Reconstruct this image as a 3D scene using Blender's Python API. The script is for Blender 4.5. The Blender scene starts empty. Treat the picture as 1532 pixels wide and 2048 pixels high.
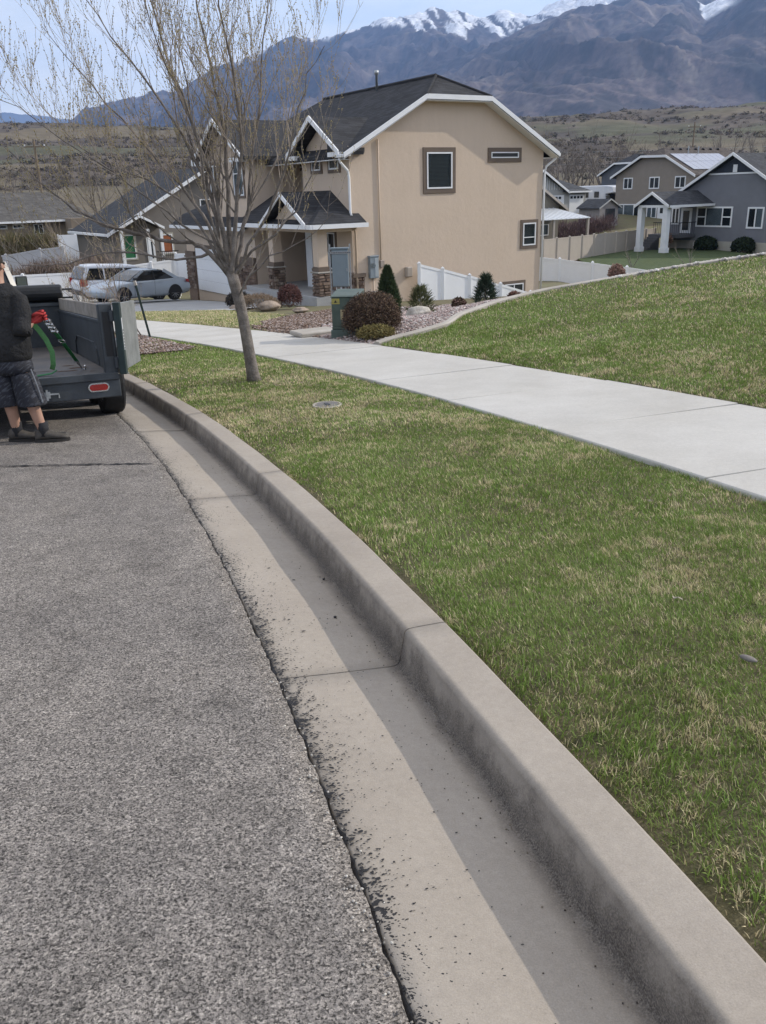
import bpy, math, random
import numpy as np
from mathutils import Vector, Matrix, noise as mnoise

# ------------------------------------------------------------------ camera, sky, sun, exposure
sc = bpy.context.scene
COL = sc.collection
SUN_AZ, SUN_EL = math.radians(72.5), math.radians(29.5)
SKY_STRENGTH, SUN_STRENGTH, EXPOSURE = 0.15, 2.65, 0.56

cam_d = bpy.data.cameras.new('camera')
cam = bpy.data.objects.new('camera', cam_d); COL.objects.link(cam)
cam_d.sensor_fit = 'VERTICAL'; cam_d.sensor_height = 36.0; cam_d.sensor_width = 27.0
cam_d.lens = 1700.0 / 2048.0 * 36.0
cam_d.clip_start = 0.05; cam_d.clip_end = 30000.0
_r = Vector((.99955030, -.01056098, -.02806522)); _u = Vector((.02998651, .35203260, .93550728)); _f = Vector((0, .93592816, -.35219097))
cam.matrix_world = Matrix(((_r.x, _u.x, -_f.x, 0), (_r.y, _u.y, -_f.y, 0), (_r.z, _u.z, -_f.z, 1.5), (0, 0, 0, 1)))
sc.camera = cam

world = bpy.data.worlds.new('World'); sc.world = world; world.use_nodes = True
wn, wl = world.node_tree.nodes, world.node_tree.links
wn.clear()
w_out = wn.new('ShaderNodeOutputWorld'); w_bg = wn.new('ShaderNodeBackground'); w_sky = wn.new('ShaderNodeTexSky')
w_sky.sky_type = 'NISHITA'; w_sky.sun_disc = False; w_sky.sun_elevation = SUN_EL; w_sky.sun_rotation = SUN_AZ
w_sky.air_density = 1.0; w_sky.dust_density = 1.0; w_sky.ozone_density = 1.2; w_sky.altitude = 1400
w_bg.inputs['Strength'].default_value = SKY_STRENGTH
# a thin veil of high cloud over the whole sky
w_tc = wn.new('ShaderNodeTexCoord'); w_map = wn.new('ShaderNodeMapping'); w_map.inputs['Scale'].default_value = (1.6, 1.6, 7.0)
w_no = wn.new('ShaderNodeTexNoise'); w_no.inputs['Scale'].default_value = 1.7; w_no.inputs['Detail'].default_value = 7; w_no.inputs['Roughness'].default_value = .55
w_cr = wn.new('ShaderNodeValToRGB'); w_cr.color_ramp.elements[0].position = .36; w_cr.color_ramp.elements[1].position = .68
w_cr.color_ramp.elements[0].color = (.38, .38, .38, 1); w_cr.color_ramp.elements[1].color = (.9, .9, .9, 1)
w_mix = wn.new('ShaderNodeMixRGB'); w_mix.inputs[2].default_value = (7.1, 6.9, 6.6, 1)
wl.new(w_tc.outputs['Generated'], w_map.inputs[0]); wl.new(w_map.outputs[0], w_no.inputs['Vector']); wl.new(w_no.outputs['Fac'], w_cr.inputs[0])
wl.new(w_cr.outputs[0], w_mix.inputs[0]); wl.new(w_sky.outputs[0], w_mix.inputs[1]); wl.new(w_mix.outputs[0], w_bg.inputs['Color']); wl.new(w_bg.outputs[0], w_out.inputs['Surface'])

sun_d = bpy.data.lights.new('sun', 'SUN'); sun_d.energy = SUN_STRENGTH; sun_d.angle = math.radians(.55); sun_d.color = (1, .93, .82)
sun = bpy.data.objects.new('sun', sun_d); COL.objects.link(sun)
SUN = Vector((math.sin(SUN_AZ) * math.cos(SUN_EL), math.cos(SUN_AZ) * math.cos(SUN_EL), math.sin(SUN_EL)))
sun.rotation_mode = 'QUATERNION'; sun.rotation_quaternion = SUN.to_track_quat('Z', 'Y'); sun.location = (30, 10, 40)

sc.view_settings.view_transform = 'Standard'; sc.view_settings.look = 'None'
sc.view_settings.exposure = EXPOSURE; sc.view_settings.gamma = 1.0; sc.view_settings.use_curve_mapping = False
sc.render.engine = 'CYCLES'
cy = sc.cycles
cy.max_bounces = 5; cy.diffuse_bounces = 2; cy.glossy_bounces = 3; cy.transmission_bounces = 4; cy.transparent_max_bounces = 8; cy.volume_bounces = 0
cy.caustics_reflective = False; cy.caustics_refractive = False; cy.use_denoising = True
try: cy.denoiser = 'OPENIMAGEDENOISE'
except Exception: pass
cy.sample_clamp_indirect = 6.0

R = random.Random(7)
NP = np.random.default_rng(11)

# ------------------------------------------------------------------ helpers: meshes
def tag(o, label=None, cat=None, group=None, kind=None):
    if label: o['label'] = label
    if cat: o['category'] = cat
    if group: o['group'] = group
    if kind: o['kind'] = kind
    return o

def link(name, me, mat=None, parent=None, smooth=False):
    o = bpy.data.objects.new(name, me); COL.objects.link(o)
    if parent: o.parent = parent
    if mat is not None:
        for m in (mat if isinstance(mat, (list, tuple)) else [mat]): me.materials.append(m)
    if smooth: me.polygons.foreach_set('use_smooth', np.ones(len(me.polygons), bool))
    return o

def empty(name, loc, rz=0.0, label=None, cat=None, group=None, kind=None):
    o = bpy.data.objects.new(name, None); COL.objects.link(o)
    o.location = loc; o.rotation_euler = (0, 0, rz); o.empty_display_size = .2
    return tag(o, label, cat, group, kind)

def copy_tree(o, parent=None):
    c = o.copy(); COL.objects.link(c); c.parent = parent
    for ch in list(o.children): copy_tree(ch, c)
    return c

def np_mesh(name, V, F, cols=None, attr='Col'):
    """V (n,3), F (m,3|4) ndarray -> mesh, optional per-vertex colours"""
    V = np.asarray(V, np.float32); F = np.asarray(F, np.int32); k = F.shape[1]
    me = bpy.data.meshes.new(name)
    me.vertices.add(len(V)); me.vertices.foreach_set('co', V.ravel())
    me.loops.add(F.size); me.loops.foreach_set('vertex_index', F.ravel())
    me.polygons.add(len(F)); me.polygons.foreach_set('loop_start', np.arange(0, F.size, k, dtype=np.int32))
    me.polygons.foreach_set('loop_total', np.full(len(F), k, np.int32))
    me.update(calc_edges=True)
    if cols is not None:
        a = me.color_attributes.new(attr, 'FLOAT_COLOR', 'POINT')
        c = np.ones((len(V), 4), np.float32); c[:, :3] = cols; a.data.foreach_set('color', c.ravel())
    return me

def grid_faces(nu, nv):
    i, j = np.meshgrid(np.arange(nu - 1), np.arange(nv - 1), indexing='ij'); a = (i * nv + j).ravel()
    return np.stack([a, a + nv, a + nv + 1, a + 1], 1)

class MB:
    def __init__(s, o=(0, 0, 0)): s.v = []; s.f = []; s.o = o
    def add(s, vs, fs):
        b = len(s.v); o = s.o
        s.v += [(p[0] + o[0], p[1] + o[1], p[2] + o[2]) for p in vs]; s.f += [tuple(i + b for i in f) for f in fs]; return s
    def box(s, x0, x1, y0, y1, z0, z1):
        return s.add([(x0, y0, z0), (x1, y0, z0), (x1, y1, z0), (x0, y1, z0), (x0, y0, z1), (x1, y0, z1), (x1, y1, z1), (x0, y1, z1)],
                     [(3, 2, 1, 0), (4, 5, 6, 7), (0, 1, 5, 4), (1, 2, 6, 5), (2, 3, 7, 6), (3, 0, 4, 7)])
    def obox(s, O, ux, un, a, b, c, uz=(0, 0, 1)):
        """box in a basis: a along ux, b along un, c along uz"""
        O = Vector(O); ux = Vector(ux); un = Vector(un); uz = Vector(uz)
        P = [O + ux * x + un * y + uz * z for z in c for x, y in ((a[0], b[0]), (a[1], b[0]), (a[1], b[1]), (a[0], b[1]))]
        return s.add([tuple(p) for p in P], [(3, 2, 1, 0), (4, 5, 6, 7), (0, 1, 5, 4), (1, 2, 6, 5), (2, 3, 7, 6), (3, 0, 4, 7)])
    def prism(s, pts, ext):
        """polygon (3D points) extruded by a vector"""
        n = len(pts); e = ext
        q = [(p[0] + e[0], p[1] + e[1], p[2] + e[2]) for p in pts]
        return s.add(list(pts) + q, [tuple(range(n))[::-1], tuple(range(n, 2 * n))] + [(i, (i + 1) % n, n + (i + 1) % n, n + i) for i in range(n)])
    def bar(s, a, b, w, h=None, up=(0, 0, 1)):
        a = Vector(a); b = Vector(b); h = h or w; d = (b - a); L = d.length; d.normalize(); up = Vector(up)
        if abs(d.dot(up)) > .98: up = Vector((0, 1, 0))
        sx = d.cross(up).normalized(); uz = sx.cross(d).normalized()
        return s.obox(a, d, sx, (0, L), (-w / 2, w / 2), (-h / 2, h / 2), uz)
    def tube(s, pts, rad, n=8, cap=True):
        pts = [Vector(p) for p in pts]; m = len(pts)
        if not hasattr(rad, '__len__'): rad = [rad] * m
        vs = []; ref = Vector((.31, .52, .79)).normalized()
        for i, p in enumerate(pts):
            d = (pts[min(i + 1, m - 1)] - pts[max(i - 1, 0)]).normalized()
            if abs(d.dot(ref)) > .95: ref = Vector((.9, -.3, .1)).normalized()
            e1 = d.cross(ref).normalized(); e2 = d.cross(e1)
            for k in range(n):
                a = 2 * math.pi * k / n; vs.append(tuple(p + (e1 * math.cos(a) + e2 * math.sin(a)) * rad[i]))
        fs = [(i * n + k, i * n + (k + 1) % n, (i + 1) * n + (k + 1) % n, (i + 1) * n + k) for i in range(m - 1) for k in range(n)]
        if cap: fs += [tuple(range(n))[::-1], tuple(range((m - 1) * n, m * n))]
        return s.add(vs, fs)
    def loft(s, rings, cap=True):
        n = len(rings[0]); vs = [p for r in rings for p in r]
        fs = [(i * n + k, i * n + (k + 1) % n, (i + 1) * n + (k + 1) % n, (i + 1) * n + k) for i in range(len(rings) - 1) for k in range(n)]
        if cap: fs += [tuple(range(n))[::-1], tuple(range((len(rings) - 1) * n, len(rings) * n))]
        return s.add(vs, fs)
    def lathe(s, prof, c=(0, 0, 0), n=20, axis='z'):
        rings = []
        for r, z in prof:
            ring = []
            for k in range(n):
                a = 2 * math.pi * k / n; x, y = r * math.cos(a), r * math.sin(a)
                p = (x, y, z) if axis == 'z' else ((z, x, y) if axis == 'x' else (x, z, y))
                ring.append((c[0] + p[0], c[1] + p[1], c[2] + p[2]))
            rings.append(ring)
        return s.loft(rings)
    def build(s, name, mat=None, parent=None, smooth=False, bevel=0.0, seg=1, sub=0):
        me = bpy.data.meshes.new(name); me.from_pydata(s.v, [], s.f); me.validate(); me.update()
        o = link(name, me, mat, parent, smooth)
        import bmesh
        bm = bmesh.new(); bm.from_mesh(me); bmesh.ops.recalc_face_normals(bm, faces=bm.faces); bm.to_mesh(me); bm.free()
        if bevel:
            m = o.modifiers.new('bevel', 'BEVEL'); m.width = bevel; m.segments = seg; m.limit_method = 'ANGLE'; m.angle_limit = math.radians(40)
        if sub:
            m = o.modifiers.new('sub', 'SUBSURF'); m.levels = sub; m.render_levels = sub
        return o

# ------------------------------------------------------------------ helpers: materials
class NT:
    def __init__(s, name):
        s.m = bpy.data.materials.new(name); s.m.use_nodes = True; s.t = s.m.node_tree; s.n = s.t.nodes
        s.b = s.n['Principled BSDF']; s.out = s.n['Material Output']
    def new(s, k, **kw):
        nd = s.n.new('ShaderNode' + k)
        for a, v in kw.items():
            if a[0] == '_': setattr(nd, a[1:], v)
            else: nd.inputs[a.replace('_', ' ')].default_value = v
        return nd
    def l(s, a, b): s.t.links.new(a, b)
    def co(s, kind='Object', scale=None):
        c = s.new('TexCoord').outputs[kind]
        if scale is not None:
            mp = s.new('Mapping'); mp.inputs['Scale'].default_value = scale; s.l(c, mp.inputs[0]); c = mp.outputs[0]
        return c
    def noise(s, co, scale, detail=4, rough=.55):
        nd = s.new('TexNoise', Scale=scale, Detail=detail, Roughness=rough); s.l(co, nd.inputs['Vector']); return nd.outputs['Fac']
    def ramp(s, f, stops):
        nd = s.new('ValToRGB'); e = nd.color_ramp.elements
        while len(e) < len(stops): e.new(.5)
        for i, (p, c) in enumerate(stops):
            e[i].position = p; e[i].color = (c, c, c, 1) if not hasattr(c, '__len__') else (*c, 1)
        s.l(f, nd.inputs[0]); return nd.outputs[0]
    def mix(s, f, a, b, mode='MIX'):
        nd = s.new('MixRGB', _blend_type=mode)
        for i, v in enumerate((f, a, b)):
            if isinstance(v, bpy.types.NodeSocket): s.l(v, nd.inputs[i])
            elif hasattr(v, '__len__'): nd.inputs[i].default_value = (*v, 1)
            else: nd.inputs[i].default_value = v if i == 0 else (v, v, v, 1)
        return nd.outputs[0]
    def math(s, op, a, b=0.0):
        nd = s.new('Math', _operation=op)
        for sock, v in ((nd.inputs[0], a), (nd.inputs[1], b)):
            if isinstance(v, bpy.types.NodeSocket): s.l(v, sock)
            else: sock.default_value = v
        return nd.outputs[0]
    def bump(s, h, strength=.4, dist=.01):
        nd = s.new('Bump', Strength=strength, Distance=dist); s.l(h, nd.inputs['Height']); s.l(nd.outputs[0], s.b.inputs['Normal'])
    def setp(s, **kw):
        for k, v in kw.items():
            i = s.b.inputs[k.replace('_', ' ')]
            if isinstance(v, bpy.types.NodeSocket): s.l(v, i)
            else: i.default_value = (*v, 1) if hasattr(v, '__len__') and len(v) == 3 else v
        return s

def simple(name, col, rough=.7, var=.12, scale=6., bump=0., bscale=60., bdist=.004, metal=0., spec=.35, col2=None, fine=.0, coat=0.):
    t = NT(name); co = t.co()
    c2 = col2 or tuple(min(1, c * (1 + var)) for c in col); c1 = tuple(c * (1 - var) for c in col)
    f = t.noise(co, scale, 5, .6)
    f = t.ramp(f, [(.3, 0.), (.7, 1.)])
    c = t.mix(f, c1, c2)
    if fine:
        g = t.ramp(t.noise(co, bscale * 1.7, 2, .5), [(.3, 1 - fine), (.7, 1 + fine)]); c = t.mix(1., c, g, 'MULTIPLY')
    t.setp(Base_Color=c, Roughness=rough, Metallic=metal, Specular_IOR_Level=spec)
    if coat: t.setp(Coat_Weight=coat, Coat_Roughness=.05)
    if bump: t.bump(t.noise(co, bscale, 4, .6), bump, bdist)
    return t.m

def attr_mat(name, rough=.8, spec=.2, transl=0., attr='Col', fine=None):
    t = NT(name); a = t.new('VertexColor', _layer_name=attr); c = a.outputs[0]
    if fine:
        co = t.co(); c = t.mix(1., c, t.ramp(t.noise(co, fine[0], 5, .65), [(.25, 1 - fine[1]), (.75, 1 + fine[1])]), 'MULTIPLY')
    t.setp(Base_Color=c, Roughness=rough, Specular_IOR_Level=spec)
    if transl:
        tr = t.new('BsdfTranslucent'); t.l(c, tr.inputs[0]); mx = t.new('MixShader'); mx.inputs[0].default_value = transl
        t.l(t.b.outputs[0], mx.inputs[1]); t.l(tr.outputs[0], mx.inputs[2]); t.l(mx.outputs[0], t.out.inputs['Surface'])
    return t.m

# ------------------------------------------------------------------ the lie of the land
E0, E1, E2 = .36, -.245, -.0118           # right edge of the asphalt: x as a function of y
def xe(y):
    y = np.asarray(y, float); yc = np.minimum(y, 24.)
    return E0 + E1 * yc + E2 * yc * yc + np.where(y > 24, (E1 + 48 * E2) * (y - 24), 0)
def dxe(y): return E1 + 2 * E2 * np.minimum(np.asarray(y, float), 24.)
YS = np.linspace(-60, 90, 6001); XS = xe(YS)
SS = np.concatenate([[0], np.cumsum(np.hypot(np.diff(XS), np.diff(YS)))]); SS -= np.interp(0, YS, SS)
def sd(x, y):
    """along-road and across-road coordinates of a point"""
    x = np.asarray(x, float); y = np.asarray(y, float); yc = y.copy()
    for _ in range(14): yc = .5 * yc + .5 * np.clip(y + (x - xe(yc)) * dxe(yc), -58, 88)
    t = dxe(yc); L = np.hypot(t, 1); dx = x - xe(yc); dy = y - yc
    return np.interp(yc, YS, SS), (dx - dy * t) / L
def pt(s, d):
    Y = np.interp(s, SS, YS); t = dxe(Y); L = np.hypot(t, 1)
    return xe(Y) + d / L, Y - d * t / L
def sst(t): t = np.clip(t, 0, 1); return t * t * (3 - 2 * t)
BORDER = np.array([(0.03, 14.5), (.84, 15.16), (1.35, 15.7), (1.62, 16.7), (2.57, 18.12), (3.71, 19.15), (5.64, 19.95), (7.75, 21.0), (9.54, 21.6), (13, 22.6), (20, 24.4), (34, 28)])
def y_border(x): return np.interp(x, BORDER[:, 0], BORDER[:, 1])
def base(y):
    y = np.asarray(y, float)
    return -.08 * np.minimum(y, 46) - 1.12 * (1 - np.exp(-np.maximum(y - 46, 0) / 14.)) + 3.2 * sst((y - 74) / 40)
PD = [-20, -.0001, 0, .50, .535, .555, .70, .72, 2.98, 4.95, 5.2]
PH = [.30, .0, .0, -.03, .10, .125, .13, .13, .19, .24, .265]
def H(x, y):
    x = np.asarray(x, float); y = np.asarray(y, float)
    s, d = sd(x, y); h = np.interp(d, PD, PH); r = np.maximum(d - 4.95, 0)
    rise = .12 * r * (1 - .5 * sst(r / 40)); qb = np.clip((y - y_border(x)) / 8., 0, 1); w = (1 - qb) ** 1.3
    dip = -1.3 * sst((x - 11) / 5) * sst((y - 28) / 12) * (1 - sst((y - 56) / 8))
    return base(y) + h + rise * w + dip
def Hs(x, y): return float(H(np.array([x]), np.array([y]))[0])
# ------------------------------------------------------------------ materials
def m_asphalt():
    t = NT('asphalt'); co = t.co()
    nz = t.new('TexNoise', Scale=75., Detail=3., Roughness=.6); t.l(co, nz.inputs['Vector'])
    wob = t.mix(1., co, t.mix(1., t.mix(1., nz.outputs['Color'], (.5, .5, .5), 'SUBTRACT'), (.014, .014, .014), 'MULTIPLY'), 'ADD')
    v = t.new('TexVoronoi', Scale=145.); t.l(wob, v.inputs['Vector']); v2 = t.new('TexVoronoi', Scale=240.); t.l(wob, v2.inputs['Vector'])
    s1 = t.new('SeparateColor'); t.l(v.outputs['Color'], s1.inputs[0]); s2 = t.new('SeparateColor'); t.l(v2.outputs['Color'], s2.inputs[0])
    val = t.math('ADD', t.math('MULTIPLY', s1.outputs[0], .6), t.math('MULTIPLY', s2.outputs[0], .4))
    c = t.ramp(val, [(.05, (.05, .048, .047)), (.33, (.19, .18, .172)), (.62, (.30, .283, .268)), (.85, (.42, .395, .368)), (1., (.60, .57, .53))])
    pits = t.ramp(t.noise(co, 150., 3, .7), [(.38, .18), (.50, 1.)]); c = t.mix(1., c, pits, 'MULTIPLY')
    c = t.mix(1., c, t.ramp(t.noise(co, .9, 4, .6), [(.3, (.88, .85, .83)), (.7, (1.12, 1.07, 1.02))]), 'MULTIPLY')
    c = t.mix(1., c, t.ramp(t.noise(co, 7., 5, .7), [(.3, .82), (.7, 1.14)]), 'MULTIPLY')
    blot = t.ramp(t.noise(co, 2.6, 5, .7), [(.50, 1.), (.72, .70)]); c = t.mix(1., c, blot, 'MULTIPLY')
    t.setp(Base_Color=c, Roughness=.85, Specular_IOR_Level=.25)
    t.bump(t.math('ADD', t.math('MULTIPLY', val, .8), t.noise(co, 150., 3, .7)), .75, .006)
    return t.m
M_ASPH = m_asphalt()

def m_concrete(name, c1, c2, grime_shade=False, broom=0.):
    t = NT(name); co = t.co()
    a = t.noise(co, 1.3, 5, .65); b = t.noise(co, 260., 3, .6); sp = t.noise(co, 38., 4, .7)
    c = t.mix(t.ramp(a, [(.3, 0.), (.7, 1.)]), c1, c2)
    c = t.mix(1., c, t.ramp(t.noise(co, .35, 6, .75), [(.35, (.93, .92, .90)), (.6, 1.02)]), 'MULTIPLY')
    c = t.mix(1., c, t.ramp(sp, [(.3, .93), (.7, 1.06)]), 'MULTIPLY')
    c = t.mix(1., c, t.ramp(b, [(.25, .84), (.75, 1.14)]), 'MULTIPLY')
    if grime_shade:      # silt lying along the foot of the kerb face, and a shadow line painted high on the face
        uv = t.new('UVMap', _uv_map='sd'); sx = t.new('SeparateXYZ'); t.l(uv.outputs[0], sx.inputs[0])
        d = t.math('ADD', sx.outputs[1], t.math('MULTIPLY', t.math('SUBTRACT', t.noise(co, 7., 5, .7), .5), .06))
        band = t.ramp(d, [(.425, 0.), (.465, .55), (.488, 1.), (.505, .75), (.522, 0.)])
        speck = t.ramp(t.noise(co, 190., 3, .7), [(.3, .45), (.6, 1.)])
        c = t.mix(t.math('MULTIPLY', t.math('MULTIPLY', band, speck), .97), c, (.045, .038, .034))
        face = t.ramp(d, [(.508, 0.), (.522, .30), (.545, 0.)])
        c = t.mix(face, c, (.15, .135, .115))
        left = t.ramp(d, [(.0, .3), (.10, .06), (.3, 0.)]); c = t.mix(left, c, (.16, .15, .14))
    t.setp(Base_Color=c, Roughness=.9, Specular_IOR_Level=.25)
    hgt = t.math('ADD', t.math('MULTIPLY', b, .6), sp)
    if broom: hgt = t.math('ADD', hgt, t.noise(t.co('Object', (7, 220, 30)), 1.0, 3, .6))
    t.bump(hgt, .28, .004)
    return t.m
M_KERB = m_concrete('kerb_concrete', (.318, .28, .24), (.39, .347, .297), grime_shade=True)
M_WALK = m_concrete('sidewalk_concrete', (.455, .44, .412), (.535, .52, .49), broom=1)
M_EDGE = m_concrete('edging_concrete', (.36, .33, .29), (.46, .43, .39))
M_DRIVE = m_concrete('driveway_concrete', (.34, .34, .345), (.42, .42, .42))
M_TAR = simple('tar', (.018, .017, .018), .55, .3, 60., .5, 90., .004)
M_SOIL = simple('soil', (.12, .09, .06), .95, .3, 8., .6, 30., .02, fine=.3)
M_DIRT = simple('yard_dirt', (.19, .15, .10), .95, .25, .7, .5, 10., .02, fine=.2, col2=(.15, .15, .07))
M_TURF = simple('turf_base', (.075, .075, .032), .95, .3, 9., .6, 60., .02, col2=(.15, .125, .07), fine=.3)
M_FARTURF = simple('mown_turf', (.045, .075, .022), .95, .25, 2.2, .6, 20., .03, col2=(.075, .10, .035), fine=.35)
M_GRASS = attr_mat('grass_blades', .6, .25, .15)
M_GRAVEL = attr_mat('gravel_stones', .85, .2)
M_GRAVELBED = simple('gravel_bed', (.30, .24, .22), .95, .3, 30., .8, 45., .02, fine=.35)
M_MULCHBED = simple('mulch_bed', (.17, .12, .09), .95, .35, 18., .8, 40., .02, fine=.4)
def m_stucco():
    t = NT('tan_stucco'); co = t.co()
    c = t.mix(t.ramp(t.noise(co, .8, 5, .6), [(.3, 0.), (.7, 1.)]), (.60, .485, .38), (.64, .52, .41))
    streak = t.ramp(t.noise(t.co('Object', (5, 5, .35)), 1.0, 5, .7), [(.3, .975), (.7, 1.015)]); c = t.mix(1., c, streak, 'MULTIPLY')
    c = t.mix(1., c, t.ramp(t.noise(co, 45., 3, .6), [(.3, .93), (.7, 1.06)]), 'MULTIPLY')
    t.setp(Base_Color=c, Roughness=.93, Specular_IOR_Level=.2); t.bump(t.math('ADD', t.noise(co, 60., 4, .65), t.math('MULTIPLY', t.noise(co, 6., 3, .6), 1.5)), .5, .012); return t.m
M_STUCCO = m_stucco()
M_BROWN = simple('brown_trim_stucco', (.155, .12, .095), .9, .08, 3., .3, 130., .005)
M_WHITE = simple('white_painted_trim', (.78, .79, .80), .5, .03, 2., spec=.4)
M_VINYL = simple('white_vinyl', (.84, .85, .86), .38, .03, 2., spec=.45)
M_TANVINYL = simple('tan_vinyl', (.42, .37, .32), .45, .04, 2., spec=.4)
M_BLACK = simple('black_metal', (.02, .02, .022), .4, .1, 5.)
M_GALV = simple('galvanised_steel', (.40, .42, .43), .42, .18, 30., .1, 40., .003, metal=.7, fine=.1)
M_DARKIN = simple('dark_interior', (.025, .027, .03), .8, .2, 3.)

def m_shingle(name, col, k=1.0, course=.075, hot=.25):
    t = NT(name); co = t.co(); sx = t.new('SeparateXYZ'); t.l(co, sx.inputs[0])
    cb = t.new('CombineXYZ'); t.l(t.math('ADD', sx.outputs[0], sx.outputs[1]), cb.inputs[0]); t.l(sx.outputs[2], cb.inputs[1])
    br = t.new('TexBrick', Scale=1.0, Mortar_Size=.004, Mortar_Smooth=.3, Bias=0., Brick_Width=.32, Row_Height=course)
    br.inputs['Color1'].default_value = (*[c * (1 - hot) for c in col], 1); br.inputs['Color2'].default_value = (*[c * (1 + hot) for c in col], 1)
    br.inputs['Mortar'].default_value = (*[c * .35 for c in col], 1); t.l(cb.outputs[0], br.inputs['Vector'])
    c = t.mix(1., br.outputs['Color'], t.ramp(t.noise(co, 1.2, 4, .6), [(.3, .85), (.7, 1.15)]), 'MULTIPLY')
    c = t.mix(1., c, t.ramp(t.noise(co, 90., 2, .6), [(.3, .75), (.7, 1.25)]), 'MULTIPLY')
    t.setp(Base_Color=c, Roughness=.92, Specular_IOR_Level=.25)
    t.bump(t.math('ADD', t.math('MULTIPLY', br.outputs['Fac'], -1.), t.math('MULTIPLY', t.noise(co, 120., 2, .6), .4)), .6, .012)
    return t.m
M_ROOF = m_shingle('charcoal_shingles', (.040, .041, .046))
M_ROOF2 = m_shingle('brown_shingles', (.085, .072, .066))
M_ROOF3 = m_shingle('grey_shingles', (.105, .10, .095))
M_ROOF4 = m_shingle('slate_shingles', (.055, .058, .066))

def m_glass(name, tint=(.012, .016, .02), alpha=1.0):
    t = NT(name)
    t.setp(Base_Color=tint, Roughness=.06, Specular_IOR_Level=.6, IOR=1.52)
    if alpha < 1:
        tr = t.new('BsdfTransparent'); tr.inputs[0].default_value = (.85, .9, .93, 1); mx = t.new('MixShader'); mx.inputs[0].default_value = alpha
        t.l(tr.outputs[0], mx.inputs[1]); t.l(t.b.outputs[0], mx.inputs[2]); t.l(mx.outputs[0], t.out.inputs['Surface'])
    return t.m
M_GLASS = m_glass('window_glass', (.03, .036, .045)); M_CLEAR = m_glass('clear_glass', (.02, .025, .03), .3); M_CARGLASS = m_glass('car_glass', (.01, .012, .014))
M_CURTAIN = simple('net_curtain', (.55, .56, .56), .9, .08, 9.)
M_BARK = simple('grey_bark', (.135, .115, .10), .9, .3, 9., .8, 45., .012, col2=(.25, .22, .195), fine=.2)
M_TWIG = simple('twig_bark', (.22, .175, .14), .8, .25, 12., col2=(.38, .325, .275))
M_BUD = simple('opening_buds', (.30, .235, .11), .8, .3, 20., col2=(.46, .39, .18))
M_RUBBER = simple('tyre_rubber', (.018, .018, .019), .75, .2, 20., .3, 60., .004)
M_RED = simple('red_lens', (.35, .03, .025), .2, .1, 5., spec=.5)
M_CHROME = simple('bright_steel', (.62, .63, .65), .25, .1, 30., metal=.9)
# ------------------------------------------------------------------ ground, hills, mountain
def pnoise(x, y, seed=0, octs=5, gain=.5, ridged=False):
    """vectorised value noise"""
    x = np.asarray(x, float); y = np.asarray(y, float); out = np.zeros(np.broadcast(x, y).shape); amp = 1.; tot = 0.
    for o in range(octs):
        xi = np.floor(x).astype(np.int64); yi = np.floor(y).astype(np.int64); fx = x - xi; fy = y - yi
        fx = fx * fx * fx * (fx * (fx * 6 - 15) + 10); fy = fy * fy * fy * (fy * (fy * 6 - 15) + 10)
        def hsh(a, b):
            h = (a * 374761393 + b * 668265263 + (seed + o * 17) * 974711) & 0x7fffffff
            h = ((h ^ (h >> 13)) * 1274126177) & 0x7fffffff
            return ((h ^ (h >> 16)) & 0xffff) / 65535.
        v = (hsh(xi, yi) * (1 - fx) + hsh(xi + 1, yi) * fx) * (1 - fy) + (hsh(xi, yi + 1) * (1 - fx) + hsh(xi + 1, yi + 1) * fx) * fy
        if ridged: v = 1 - np.abs(2 * v - 1)
        out += v * amp; tot += amp; amp *= gain; x = x * 2.03 + 5.2; y = y * 2.03 + 1.7
    return out / tot

gxs = np.concatenate([np.linspace(-140, -40, 26)[:-1], np.linspace(-40, 45, 171)[:-1], np.linspace(45, 140, 24)])
gys = np.concatenate([np.linspace(-130, -14, 20)[:-1], np.linspace(-14, 60, 149)[:-1], np.linspace(60, 140, 54)])
GXX, GYY = np.meshgrid(gxs, gys, indexing='ij')
gd = sd(GXX.ravel(), GYY.ravel())[1]
gz = np.where((gd < 5.15), base(GYY.ravel()) - .16, H(GXX.ravel(), GYY.ravel()) - .07)
gV = np.stack([GXX.ravel(), GYY.ravel(), gz], 1)
ground = link('ground', np_mesh('ground', gV, grid_faces(len(gxs), len(gys))), M_DIRT, smooth=True); tag(ground, kind='structure')

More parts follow.
